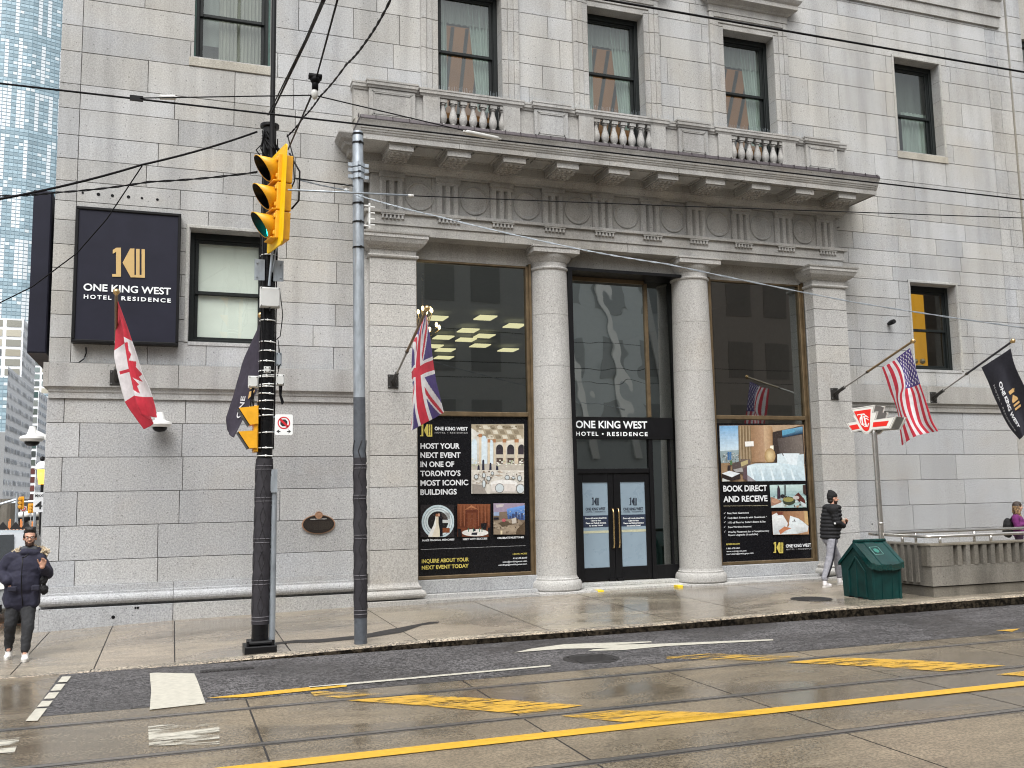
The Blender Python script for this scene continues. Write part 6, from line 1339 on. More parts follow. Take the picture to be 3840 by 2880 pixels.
g.build('window_frame', M['frame'], t)
g = MB()
for x0, x1 in ((20.5, 22.2), (23.2, 25)): g.poly([(x0, .15, 3.9), (x1, .15, 3.9), (x1, .15, 13.55), (x0, .15, 13.55)])
g.build('pane', M['glass'], t)
g = MB(); curtain(g, 20.4, 22.3, .5, 3.9, 13.6, 3, .06, (.9, .95, .93)); g.build('blind', M['curtain'], t)
# opposite side of the street, behind the camera (seen only in the glass and the wet road)
def slab_bldg(x0, x1, y0, y1, h, lab, col, ribs, name='office_building'):
    t = empty(name, ((x0 + x1) / 2, y0, 0), lab, 'building'); g = MB(); g.box(x0, x1, y1, y0, -.1, h, 0, col); g.build('wall', M['paint'], t)
    g = MB(); z = 5
    while z < h - 2:
        x = x0 + 1
        while x < x1 - 2: g.box(x, x + 1.7, y0 - .2, y0 + .03, z, z + 2.2, 0, tuple(q * .62 for q in col)); x += 2.6
        z += 3.8
    g.build('window', M['paint'], t); g = MB(); x = x0 + 3
    while ribs and x < x1 - 1: g.prism([(x, y0 + .1, 4), (x + .42, y0 + .1, 4), (x + .42 - ribs, y0 + .1, h), (x - ribs, y0 + .1, h)], (0, .15, 0)); x += 2.7  # slanted white ribs, added to mirror as lines in the door glass
    if ribs: g.build('rib', M['white'], t)
slab_bldg(-30, 19, -31, -50, 17, 'dark stone bank across the street, seen only as a reflection in the windows', (.46, .47, .46), 0)
slab_bldg(19.5, 30, -31, -55, 24, 'white-ribbed building across the street, seen only as wavy lines in the door glass', (.5, .54, .55), 4)
slab_bldg(30.5, 80, -31, -52, 20, 'brick building across the street to the right, seen only in reflections', (.4, .34, .3), 0)

def gridface(g, A, Bp, C, D, nx, ny, pick, gap=.06, off=None):
    """curtain wall: panes set in a frame; corners A(bl) B(br) C(tr) D(tl)"""
    A, Bp, C, D = map(Vector, (A, Bp, C, D)); g.poly([A, Bp, C, D], 1); n = (Bp - A).cross(D - A).normalized()
    if n.dot(CAM - A) < 0: n = -n
    f = lambda u, v: (A.lerp(Bp, u)).lerp(D.lerp(C, u), v) + n * (off or .08)
    for j in range(ny):
        for i in range(nx):
            gv = gap * 1.6; a, b, c, d = (i + gap) / nx, (i + 1 - gap) / nx, (j + gv) / ny, (j + 1 - gv) / ny; g.poly([f(a, c), f(b, c), f(b, d), f(a, d)], 0, pick(i, j))
M['pane_far'] = simple('curtain_wall_glass', (1, 1, 1), .25, 0, .06, .4, attr=True)
M['frame_far'] = simple('pale_mullion', (.8, .84, .88), .5, 0, .05)
M['mull_dark'] = simple('blue_grey_mullion', (.24, .36, .43), .5, 0, .1)
q1 = random.Random(3)
strip = [0] * 40
def tower_pick(i, j):
    if j % 14 == 0: strip[i] = q1.random() < .3
    if strip[i] and j % 14 > 2: return (.74, .8, .84)
    r = q1.random(); d = .9 + .2 * q1.random(); sp_ = .8 if j % 2 else 1.05
    return (.7, .78, .82) if r < .09 else (.36 * d * sp_, .49 * d * sp_, .56 * d * sp_)
t = empty('glass_tower', (-52, 315, 0), 'tall pale blue glass residential tower filling the left edge', 'building')
g = MB(); xa, xb, yt = -78, -31, 312; n = 6
for k in range(n):   # slightly bowed front
    u0, u1 = k / n, (k + 1) / n; bow = lambda u: yt + 10 * (u - .5) ** 2 * 4
    gridface(g, (xa + (xb - xa) * u0, bow(u0), 20), (xa + (xb - xa) * u1, bow(u1), 20), (xa + (xb - xa) * u1, bow(u1), 195), (xa + (xb - xa) * u0, bow(u0), 195), 6, 148, tower_pick, .06)
g.build('curtain_wall', [M['pane_far'], M['mull_dark']], t)
g = MB(); g.box(xa, xb, yt + 11, yt + 40, 0, 197); g.build('core', M['frame_far'], t)
def side_pick(i, j): r = q1.random(); return (.7, .74, .78) if r < .35 else (.4, .45, .52) if r < .75 else (.2, .23, .27)
def beige_pick(i, j): return q1.choice(((.33, .31, .25), (.25, .25, .22), (.12, .14, .14), (.42, .4, .33), (.2, .25, .25)))
def dark_pick(i, j): return q1.choice(((.05, .06, .06), (.09, .11, .1), (.2, .22, .21), (.05, .09, .09))) if j > 3 else q1.choice(((.1, .035, .03), (.14, .05, .045), (.06, .03, .03)))
def blk(name, lab, faces):
    t = empty(name, (faces[0][1][0], faces[0][1][1], 0), lab, 'building')
    for nm, A, Bp, C, D, nx, ny, pk in faces:
        g = MB(); gridface(g, A, Bp, C, D, nx, ny, pk, .17 if nm == 'side' else .1, .05); g.build(nm, [M['pane_far'], M['frame_far']], t)
    return t
XS = -12.5
zt1 = at('s', 33, 1195, t=90.6).z; zb1 = at('s', 60, 1872, t=94).z; zt2 = at('s', 0, 1392, t=86.6).z
ta = blk('office_block', 'white-gridded office block on concrete legs at the far left', [('front', (-30, 73, zt2), (XS, 73, zt2), (XS, 73, zt1), (-30, 73, zt1), 12, 6, beige_pick), ('side', (XS, 66, zb1), (XS, 81, zb1), (XS, 81, zt2), (XS, 66, zt2), 22, 12, side_pick), ('side', (XS, 73, zt2), (XS, 81, zt2), (XS, 81, zt1), (XS, 73, zt1), 12, 6, side_pick)])
g = MB(); g.box(-30, XS - .1, 66, 81, zb1 - .6, zb1); 
for px, tt in ((18, 84), (48, 88), (75, 97)): p = at('s', px, 1900, t=tt); g.tube([(p.x, p.y, -.1), (p.x, p.y, zb1)], .5, 12)
g.build('concrete_leg', M['conc'], ta)
x80, x137, x171 = at('s', 80, 1700, t=110), at('s', 137, 1700, t=110), at('s', 171, 1700, t=117); zt, zbm = at('s', 110, 1464, t=110).z, at('s', 110, 1880, t=110).z; zt3 = at('s', 110, 1330, t=110).z
tb_ = blk('office_block', 'second white-gridded office block with dark panes, beside the wall corner', [('front', (x80.x, 92.5, zbm), (x137.x, 92.5, zbm), (x137.x, 92.5, zt), (x80.x, 92.5, zt), 2, 13, dark_pick), ('side', (x137.x, 92.5, zbm), (x137.x, 104, zbm), (x137.x, 104, zt), (x137.x, 92.5, zt), 8, 13, lambda i, j: q1.choice(((.5, .58, .68), (.62, .68, .76), (.4, .47, .57)))), ('front', (x80.x, 96, zt), (x137.x + 3, 96, zt), (x137.x + 3, 96, zt3), (x80.x, 96, zt3), 4, 5, beige_pick)])
g = MB(); g.box(x80.x, x137.x, 92.6, 104, zbm - .5, zbm)
for i in range(4): g.tube([(x80.x + .3 + i * .5, 93, -.1), (x80.x + .3 + i * .5, 93, zbm)], .14, 8)
g.build('concrete_leg', M['conc'], tb_)
g = MB(); g.box(-60, -14, 130, 135, 0, 12, 0, (.25, .26, .27)); g.box(-14, 10, 150, 155, 0, 9, 0, (.4, .42, .44)); tag(g.build('low_building', M['paint']), 'low grey buildings closing the far end of the side street', 'building')
# street furniture down the side street
def far_signal(px, py, tt, w, h, lab):
    c = at('s', px, py, t=tt); t = empty('traffic_signal', tuple(c), lab, 'traffic light', 'far traffic signals'); k = tt / 3546
    g = MB(); g.box(c.x - w * k / 2, c.x + w * k / 2, c.y, c.y + .2, c.z - h * k / 2, c.z + h * k / 2, 0, (.85, .38, .01)); g.build('housing', M['paint'], t); g = MB()
    for j in (-1, 0, 1): g.lathe([(w * k * .3, 0), (w * k * .3, .1), (w * k * .2, .11)], (c.x, c.y, c.z + j * h * k * .3), 10, 0, (.55, .26, .02), (0, -1, 0))
    g.build('lens', M['paint'], t); return c
c1 = far_signal(76, 1886, 45, 20, 42, 'small yellow traffic signal hanging on an arm above the side street, the left one'); c2 = far_signal(115, 1906, 50, 17, 32, 'small yellow traffic signal beside the round red sign down the side street')
a = at('s', -30, 1900, t=45); g = MB(); g.tube([a, tuple(c1 + Vector((0, .1, .2)))], .06, 8); p = at('s', 132, 1880, t=50); g.tube([p + Vector((-1.4, 0, -.05)), p], .05, 6); g.tube([(p.x, p.y, -.1), p], .07, 6); q = at('s', 66, 1850, t=45); g.tube([(q.x, q.y, -.1), q], .07, 6); tag(g.build('traffic_pole', M['galv']), 'pale steel mast arms carrying the small far traffic signals', 'pole')
c = at('s', 88, 1908, t=45.5); g = MB(); k = 45.5 / 3546; g.prism(rrect(c.x - 9 * k, c.x + 9 * k, c.z - 11 * k, c.z + 9 * k, .03, c.y), (0, .03, 0), 0, (.8, .8, .8)); ringpoly(g, c.x, c.z, 5 * k, 7.5 * k, c.y - .01, (.6, .03, .04)); g.bar((c.x - 5 * k, c.y - .01, c.z + 5 * k), (c.x + 5 * k, c.y - .01, c.z - 5 * k), .03, .01, 0, (.6, .03, .04)); g.tube([(c.x, c.y + .04, c.z - .9), (c.x, c.y + .04, c.z)], .03, 6, 0, (.3, .3, .3)); tag(g.build('no_turn_sign', M['paint']), 'small round red prohibition sign between the two far traffic signals', 'sign')
for i, (px, py) in enumerate(((78, 1948), (98, 1946), (131, 1944))):
    p = at('s', px, py, t=60); t = empty('street_lamp', (p.x, p.y, 0), ('thin black street lamp far off with white globe, leftmost of three', 'thin black street lamp far off, middle of three', 'thin black street lamp far off, rightmost of three nearest the wall')[i], 'street lamp', 'far street lamps'); g = MB(); g.tube([(p.x, p.y, -.1), tuple(p)], .09, 8); g.tube([tuple(p + Vector((0, 0, -.1))), tuple(p + Vector((0, 0, .1)))], .2, 8); g.build('post', M['black'], t); g = MB(); g.ball(p + Vector((0, 0, .25)), .2, 8); g.build('globe', M['white'], t, True)
for i, px in enumerate((10, 58, 98)):
    p = at('s', px, 1986, t=40); k = 40 / 3546; t = empty('barricade_sign', (p.x, p.y, 0), ('black diamond road-work board at the very left edge', 'black diamond road-work board left of the man, the middle one', 'black diamond road-work board just left of the bearded head')[i], 'road sign', 'road-work boards'); g = MB(); g.prism([(p.x - 20 * k, p.y, p.z), (p.x, p.y, p.z - 26 * k), (p.x + 20 * k, p.y, p.z), (p.x, p.y, p.z + 26 * k)], (0, .04, 0), 0, (.012, .012, .014)); g.build('board', M['paint'], t); g = MB(); g.box(p.x - .22, p.x - .17, p.y + .04, p.y + .09, -.1, p.z + .4, 0, (.7, .25, .08)); g.box(p.x + .17, p.x + .22, p.y + .04, p.y + .09, -.1, p.z + .3, 0, (.7, .25, .08)); g.build('post', M['paint'], t)
a, b = at('s', 18, 2045, t=36), at('s', 100, 2045, t=36); g = MB(); z0 = -.08
for j in range(5): g.box(a.x, b.x, a.y, a.y + .03, z0 + .15 + j * .22, z0 + .3 + j * .22, 0, (.5, .1, .03) if j % 2 else (.3, .06, .03))
for i in range(7): x = a.x + (b.x - a.x) * i / 6; g.box(x, x + .05, a.y - .02, a.y + .04, z0, z0 + 1.25, 0, (.65, .3, .15))
tag(g.build('barrier_fence', M['paint']), 'orange slatted construction fence behind the man at the left', 'fence')
p = at('s', 4, 2050, t=30); g = MB()
for j in range(5): r = .3 - j * .018; g.lathe([(r, -.08 + j * .2), (r - .012, .12 + j * .2)], (p.x, p.y, 0), 14, 0, (.75, .24, .02) if j % 2 == 0 else (.75, .72, .66))
tag(g.build('traffic_barrel', M['paint'], None, True), 'orange and white construction barrel at the left edge', 'barrel')
p = at('s', 157, 1786, t=24); t = empty('street_lantern', (p.x, p.y, 0), 'street lantern with white cap and lit amber glass peeking past the wall corner', 'street lamp'); g = MB(); g.tube([(p.x + .03, p.y, -.1), (p.x + .03, p.y, p.z - .18)], .05, 8); g.build('post', M['black'], t); g = MB(); g.lathe([(.07, -.18), (.1, .16)], p, 10); g.build('lantern_glass', M['amber_lit'], t, True); g = MB(); g.lathe([(.16, .15), (.15, .2), (.11, .29), (.04, .34)], p, 12); g.build('cap', M['white'], t, True); g = MB(); g.ball(p + Vector((0, 0, .4)), .06, 8); g.build('finial', M['black'], t)
c = at('s', 162, 1883, t=23); t = empty('speed_sign', tuple(c), 'white speed limit sign half hidden behind the wall corner', 'sign'); k = 23 / 3546; g = MB(); g.prism(rrect(c.x - 30 * k, c.x + 30 * k, c.z - 33 * k, c.z + 33 * k, .03, c.y), (0, .01, 0), 0, (.66, .67, .68)); g.tube([(c.x, c.y + .03, -.1), (c.x, c.y + .03, c.z + .2)], .03, 6, 0, (.3, .3, .3)); g.build('plate', M['paint'], t); g = MB(); y = c.y - .005
g.merge(text_mb('MAXIMUM', (c.x - 25 * k, y, c.z + 18 * k), (c.x + 25 * k, y, c.z + 18 * k), 9 * k, (0, 0, 1), 0, .002, .02, (.02, .02, .02))); g.merge(text_mb('40', (c.x - 25 * k, y, c.z - 23 * k), (c.x + 22 * k, y, c.z - 23 * k), 27 * k, (0, 0, 1), 0, .002, .01, (.02, .02, .02))); g.build('lettering', M['paint'], t)

# car waiting in the side street, its nose at the left edge
M['carpaint'] = simple('silver_car_paint', (.5, .52, .54), .22, .35, .06, 3); M['carglass'] = simple('car_glass', (.015, .018, .02), .08)
def car(x0, y0, lab, w=1.82, L=4.5, zg=-.08):
    t = empty('parked_car', (x0 + w / 2, y0, zg), lab, 'car'); g = MB(); c = x0 + w / 2
    prof = [(0, .35), (.0, .62), (.06, .78), (.25, .86), (1.0, .98), (1.25, 1.02), (1.95, 1.52), (2.3, 1.6), (3.5, 1.58), (4.2, 1.1), (4.48, 1.02), (4.5, .4), (4.3, .28), (.2, .25)]
    xs = [(-1, .0), (-.97, .03), (-.9, 0.0), (.9, 0), (.97, .03), (1, 0)]
    secs = []
    for s in (-1, -.96, -.8, 0, .8, .96, 1):
        sec = []
        for y, z in prof:
            inset = .14 * max(0, (z - .95) / .6); ww = w / 2 * (1 - inset) - (.05 if y in (0, 4.5) else 0); yy = y + (.25 * abs(s) ** 4 if y < .4 else 0) + (-.2 * abs(s) ** 4 if y > 4.2 else 0); sec.append((c + s * ww, y0 + yy, zg + z * (1 - .02 * abs(s) ** 4)))
        secs.append(sec)
    base = len(g.v)
    for sec in secs: g.v += sec
    k = len(prof)
    for i in range(len(secs) - 1):
        for j in range(k): g.face((base + i * k + j, base + i * k + (j + 1) % k, base + (i + 1) * k + (j + 1) % k, base + (i + 1) * k + j))
    g.face(range(k)); g.face(range(6 * k, 7 * k)); g.build('body', M['carpaint'], t, auto=35)
    g = MB(); g.poly([(c - .68, y0 + 1.27, zg + 1.03), (c + .68, y0 + 1.27, zg + 1.03), (c + .58, y0 + 1.9, zg + 1.51), (c - .58, y0 + 1.9, zg + 1.51)]); 
    for i in range(len(g.v)): g.v[i] = (g.v[i][0], g.v[i][1] - .012, g.v[i][2] + .012)
    for s in (-1, 1): g.poly([(c + s * (w / 2 * .97), y0 + 1.5, zg + 1.04), (c + s * (w / 2 * .97), y0 + 3.7, zg + 1.04), (c + s * (w / 2 * .885), y0 + 3.4, zg + 1.5), (c + s * (w / 2 * .885), y0 + 2.1, zg + 1.5)])
    g.build('window', M['carglass'], t)
    for s in (-1, 1):
        g = MB(); g.poly([(c + s * .5, y0 - .008, zg + .66), (c + s * .84, y0 + .14, zg + .68), (c + s * .85, y0 + .2, zg + .78), (c + s * .5, y0 + .05, zg + .765)]); g.build('headlight', M['insul'], t)
        for yy in (.85, 3.65):
            g = MB(); g.lathe([(.2, -.1), (.31, -.09), (.335, -.05), (.335, .06), (.31, .09), (.2, .1)], (c + s * (w / 2 - .1), y0 + yy, zg + .335), 20, axis=(1, 0, 0)); wl = g.build('wheel', M['rubber'], t, auto=40); g = MB(); g.lathe([(.2, .085 * s), (.19, .1 * s), (.04, .11 * s)], (c + s * (w / 2 - .1), y0 + yy, zg + .335), 14, axis=(1, 0, 0)); sub(g, 'rim', wl, 'galv')
    g = MB(); g.box(c - .42, c + .42, y0 - .012, y0 + .03, zg + .58, zg + .72); g.box(c - .7, c + .7, y0 - .012, y0 + .05, zg + .3, zg + .42); g.build('grille', M['black'], t); g = MB(); g.box(c - .16, c + .16, y0 - .02, y0, zg + .45, zg + .56); g.build('number_plate', M['white'], t)
    for s in (-1, 1): g = MB(); g.ball((c + s * (w / 2 + .08), y0 + 1.5, zg + 1.08), .1, 8, 0, (1, 1, 1), (1, .7, .7)); g.build('wing_mirror', M['carpaint'], t, True)
car(-4.25, .55, 'silver car waiting in the side street behind the bearded man')

# ------------------------------------------------------------------ people
def remeshed(mb, vox, smooth=4, fac=.5):
    me = mb.mesh('tmp', [], False); ob = bpy.data.objects.new('tmp', me); COL.objects.link(ob)
    r = ob.modifiers.new('r', 'REMESH'); r.mode = 'VOXEL'; r.voxel_size = vox; s = ob.modifiers.new('s', 'SMOOTH'); s.iterations = smooth; s.factor = fac
    dg = bpy.context.evaluated_depsgraph_get(); me2 = bpy.data.meshes.new_from_object(ob.evaluated_get(dg)); bpy.data.objects.remove(ob); bpy.data.meshes.remove(me); return me2
def cap(g, p, q, r0, r1, n=14, sc=None):
    """tapered capsule"""
    p, q = Vector(p), Vector(q); d = q - p; L = d.length; 
    if L < 1e-5: g.ball(p, r0, n); return
    g.tube([p, p.lerp(q, .33), p.lerp(q, .67), q], [r0, r0 + (r1 - r0) * .33, r0 + (r1 - r0) * .67, r1], n); g.ball(p, r0 * .999, n); g.ball(q, r1 * .999, n)
def ell(g, c, r, rot=None, n=16):
    b = len(g.v); g.ball((0, 0, 0), 1, n)
    m = rot or Matrix.Identity(3)
    for i in range(b, len(g.v)): v = Vector(g.v[i]); g.v[i] = tuple(Vector(c) + m @ Vector((v.x * r[0], v.y * r[1], v.z * r[2])))
def garment(name, mb, mat, parent, colf, vox=.012, smooth=4, folds=0, fscale=9):
    me = remeshed(mb, vox, smooth); me.materials.clear(); me.materials.append(mat)
    if folds:
        for v in me.vertices:
            n = mnoise.noise(v.co * fscale * Vector((1, 1, 1.6)).x) + .5 * mnoise.noise(Vector((v.co.x * fscale * 2, v.co.y * fscale * 2, v.co.z * fscale * 2.6))); v.co += v.normal * n * folds
    a = me.attributes.new('Col', 'FLOAT_COLOR', 'POINT'); fl = []
    for v in me.vertices: c = colf(v.co); fl += [c[0], c[1], c[2], 1]
    a.data.foreach_set('color', fl); me.polygons.foreach_set('use_smooth', [True] * len(me.polygons)); me.update()
    o = bpy.data.objects.new(name, me); return link(o, parent)
def head_shapes(g, c, f, s=1.0, neck=None):
    """head of height ~.23*s centred at c facing unit vector f (horizontal)"""
    f = Vector(f).normalized(); u = Vector((0, 0, 1)); r = f.cross(u); m = Matrix((r, f, u)).transposed(); c = Vector(c); P = lambda x, y, z: c + (r * x + f * y + u * z) * s
    ell(g, P(0, -.012, .03), (.076 * s, .094 * s, .085 * s), m); ell(g, P(0, .018, -.03), (.064 * s, .072 * s, .075 * s), m); ell(g, P(0, .045, -.085), (.038 * s, .036 * s, .03 * s), m); ell(g, P(.03, .03, -.062), (.03 * s, .04 * s, .036 * s), m); ell(g, P(-.03, .03, -.062), (.03 * s, .04 * s, .036 * s), m)
    cap(g, P(0, .086, .012), P(0, .106, -.022), .009 * s, .014 * s, 8); ell(g, P(.012, .092, -.024), (.009 * s, .01 * s, .008 * s), m, 8); ell(g, P(-.012, .092, -.024), (.009 * s, .01 * s, .008 * s), m, 8)
    ell(g, P(0, .078, .028), (.055 * s, .014 * s, .009 * s), m, 10); ell(g, P(0, .083, -.052), (.024 * s, .01 * s, .006 * s), m, 8); ell(g, P(0, .081, -.063), (.02 * s, .01 * s, .007 * s), m, 8)
    for k in (-1, 1): ell(g, P(.077 * k, -.005, -.005), (.01 * s, .018 * s, .03 * s), m, 8); ell(g, P(.042 * k, .05, -.02), (.022 * s, .022 * s, .018 * s), m, 8)
    return P, m
def hand(g, w, d, palm, side, curl=.4, s=1.0, spread=.12):
    """palm from wrist w along d; palm normal `palm`; five separate fingers, thumb on `side`"""
    w, d, palm = Vector(w), Vector(d).normalized(), Vector(palm).normalized(); a = d.cross(palm).normalized() * side
    for k in (-1, 0, 1): cap(g, w + a * .018 * k * s, w + (d * .075 + a * .026 * k) * s, .017 * s, .014 * s, 8)
    for k, (ln, o) in enumerate(((.066, 1.35), (.076, .45), (.07, -.45), (.055, -1.35))):
        p = w + (d * (.082 - .004 * abs(o)) + a * .021 * o) * s; dd = (d + a * spread * o * .5).normalized(); ang = curl * (1 + .12 * k)
        for seg, (fr, rr) in enumerate(((.45, .0088), (.32, .008), (.25, .0072))):
            ddir = (dd * math.cos(ang * (seg + .5)) + palm * math.sin(ang * (seg + .5))).normalized(); q = p + ddir * ln * fr * s; cap(g, p, q, rr * s, (rr - .0006) * s, 8); p = q
    p = w + (d * .022 + a * .03) * s
    for seg, ln in enumerate((.04, .03, .024)):
        ddir = (d * (.75 + .1 * seg) + a * (.7 - .3 * seg) + palm * (.25 + curl * .45 * seg)).normalized(); q = p + ddir * ln * s; cap(g, p, q, (.0125 - .0012 * seg) * s, (.011 - .0012 * seg) * s, 8); p = q
def eyes(P, f, parent, s=1, col=(.03, .02, .015)):
    g = MB()
    for k in (-1, 1): g.ball(P(.03 * k, .073, .008), .012 * s, 8, 0, (.75, .73, .7)); g.ball(P(.03 * k, .081, .008), .0065 * s, 6, 0, col)
    g.build('eyes', M['paint'], parent, True)

# ---- bearded man walking towards the camera, left
MT = 14.6
def mp(x, y, dt=0): return at('man', x, y, t=MT + dt)
mo = mp(170, 1560); mo.z = hs(mo.x, mo.y)
t = empty('person', tuple(mo), 'bearded man in glasses and dark navy fur-collared parka walking towards us with one hand raised', 'person')
fz = Vector((.12, -1, 0)).normalized()
hc = mp(310, 326); hip_l, hip_r = mp(150, 960), mp(290, 960); sh_l, sh_r = mp(95, 520), mp(425, 530)
kn_l, kn_r = mp(108, 1215, -.05), mp(292, 1225, -.14); an_l, an_r = mp(92, 1425, .12), mp(262, 1475, -.18)
el_l, wr_l = mp(-15, 690, .02), mp(75, 770, -.14); el_r, wr_r = mp(492, 690, -.02), mp(436, 625, -.27); neck = mp(305, 440, .02)
SK = (1, 1, 1); 
g = MB(); P, hm = head_shapes(g, hc, fz, 1.02); cap(g, neck + Vector((0, 0, -.06)), hc + Vector((0, .02, -.05)), .06, .055); chest = (sh_l + sh_r) / 2 + Vector((0, .02, -.15)); pel = (hip_l + hip_r) / 2
ell(g, chest, (.19, .11, .2)); ell(g, (chest + pel) / 2, (.16, .1, .2)); ell(g, pel, (.17, .11, .12)); cap(g, sh_l + Vector((.02, 0, -.03)), sh_r + Vector((-.02, 0, -.03)), .06, .06)
for a, b, c in ((hip_l, kn_l, an_l), (hip_r, kn_r, an_r)): cap(g, a, b, .085, .055); cap(g, b, c, .055, .038); cap(g, c, c + Vector((.0, -.02, -.07)), .036, .03)
for a, b, c in ((sh_l, el_l, wr_l), (sh_r, el_r, wr_r)): cap(g, a, b, .05, .04); cap(g, b, c, .04, .027)
hd = (mp(462, 540, -.3) - wr_r).normalized(); hand(g, wr_r, hd, Vector((-.35, .6, .1)) * -1 + Vector((-.5, 0, 0)), -1, .55, 1.02)
hand(g, wr_l, Vector((.6, -.1, -.7)), Vector((.2, .9, -.2)), 1, .3)
beard = lambda p: (lambda q: 1)(p)
fr, fu = hm.transposed()[0], Vector((0, 0, 1))
def skincol(v):
    q = (v - hc); y = q.dot(fz); z = q.z; x = q.dot(hm.transposed()[0])
    if abs(x) < .085 and z < -.028 and z > -.13 and y > -.01:
        if not (abs(x) < .022 and -.066 < z < -.046 and y > .06) and (z < -.05 or abs(x) > .045 or (-.045 < z < -.032 and abs(x) < .03)): return (.1, .085, .09)
    return (1.02, .95, .95)
body = garment('body', g, M['skin'], t, skincol, .0065, 3); eyes(P, fz, t)
g = MB(); ell(g, P(0, -.022, .082), (.081, .092, .056), hm); ell(g, P(0, .04, .112), (.058, .045, .028), hm); ell(g, P(0, -.055, .015), (.082, .07, .085), hm)
for i in range(14): a = i * .45; ell(g, P(.045 * math.cos(a), .015 + .04 * math.sin(a), .128 + .01 * math.sin(i * 3)), (.026, .026, .02), hm, 8)
for k in (-1, 1): ell(g, P(.072 * k, .02, .03), (.014, .03, .035), hm, 8); ell(g, P(.031 * k, .085, .03), (.02, .006, .005), hm, 8)
garment('hair', g, M['hair'], t, lambda v: (.012, .01, .01), .007, 2, .002, 60)
g = MB()
for k in (-1, 1): ring = [P(.034 * k + .026 * math.cos(a * .524), .099 - .012 * abs(math.cos(a * .524)) * (1 if math.cos(a * .524) * k > 0 else 0), .006 + .018 * math.sin(a * .524)) for a in range(13)]; g.tube(ring, .0032, 5, caps=False); g.tube([P(.06 * k, .088, .012), P(.08 * k, .0, .008)], .003, 5)
g.tube([P(-.008, .104, .01), P(.008, .104, .01)], .003, 5); g.build('glasses', M['black'], t, True)
# parka
g = MB(); NV = (.016, .016, .034)
ell(g, chest + Vector((0, 0, .0)), (.25, .165, .22)); ell(g, (chest + pel) / 2 + Vector((0, -.02, .02)), (.235, .175, .25)); ell(g, pel + Vector((-.0, 0, .02)), (.238, .16, .2))
hemL, hemR = mp(52, 1020), mp(405, 1010)
for u in (0, .25, .5, .75, 1): a = hemL.lerp(hemR, .14 + .72 * u); cap(g, a + Vector((0, -.06, .3)), a + Vector((0, -.075, .02)), .07, .068); cap(g, a + Vector((0, .08, .3)), a + Vector((0, .085, .02)), .07, .068)
cap(g, sh_l + Vector((.05, .01, -.02)), sh_r + Vector((-.05, .01, -.02)), .1, .1)
cap(g, sh_l + Vector((.02, 0, -.03)), el_l + Vector((.02, 0, 0)), .098, .085); cap(g, el_l + Vector((.02, 0, 0)), wr_l, .085, .07); cap(g, sh_r + Vector((-.02, 0, -.03)), el_r, .098, .085); cap(g, el_r, wr_r + (el_r - wr_r) * .22, .082, .06)
cap(g, neck + Vector((-.06, -.06, -.04)), neck + Vector((.08, -.05, -.05)), .055, .055); cap(g, neck + Vector((-.09, .03, -.02)), neck + Vector((.1, .03, -.03)), .06, .06)
garment('parka', g, M['cloth'], t, lambda v: NV, .011, 5, .008, 10)
g = MB(); zc = lambda x, y, dy=-.0: mp(x, y, dy)
for (x0, y0, x1, y1) in ((80, 830, 175, 880), (325, 815, 412, 868)):
    a, b = mp(x0, y0, -.21), mp(x1, y1, -.2); g.obox((a + b) / 2, ((1, .0, 0), (0, 1, 0), (0, 0, 1)), (abs(b.x - a.x) / 2, .025, abs(b.z - a.z) / 2), 0, (.013, .013, .027))
o = g.build('pocket', M['cloth'], t); bv = o.modifiers.new('b', 'BEVEL'); bv.width = .015; bv.segments = 2
g = MB(); g.tube([mp(238, 520, -.2), mp(228, 640, -.215), mp(222, 760, -.23), mp(225, 900, -.21), mp(238, 1030, -.17)], .007, 6); g.tube([mp(300, 485, -.19), mp(262, 520, -.21), mp(232, 530, -.2)], .009, 6); g.build('zip', M['black'], t, True)
g = MB()
for i in range(90):
    u = i / 89; a = math.pi * (-.12 + 1.24 * u); c = neck + Vector((.02 + .175 * math.cos(a), .01 + .1 * math.sin(a) * 1.0, -.05 + .045 * math.sin(a) ** 2)); 
    for k in range(9): d = Vector((rnd.gauss(0, 1), rnd.gauss(0, 1), rnd.gauss(.4, 1))).normalized(); g.tube([c, c + d * (.045 + .03 * rnd.random())], [.016, .004], 4, 0, rnd.choice(((.6, .5, .36), (.5, .4, .27), (.7, .63, .5))))
g.build('fur_collar', M['cloth'], t)
g = MB(); cap(g, neck + Vector((-.055, -.03, .0)), neck + Vector((.06, -.03, -.005)), .05, .05); ell(g, neck + Vector((0, .01, -.0)), (.095, .085, .06)); garment('hoodie_collar', g, M['cloth'], t, lambda v: (.06, .065, .075), .01, 3, .004, 25)
g = MB(); ell(g, pel + Vector((0, .01, -.03)), (.185, .12, .12))
for a, b, c in ((hip_l, kn_l, an_l), (hip_r, kn_r, an_r)): cap(g, a + Vector((0, 0, -.02)), b, .108, .08); cap(g, b, c + Vector((0, 0, 0)), .08, .058); cap(g, c, Vector((c.x, c.y, hs(c.x, c.y) + .12)), .055, .046)
garment('trousers', g, M['cloth'], t, lambda v: (.022, .023, .026), .011, 4, .009, 13)
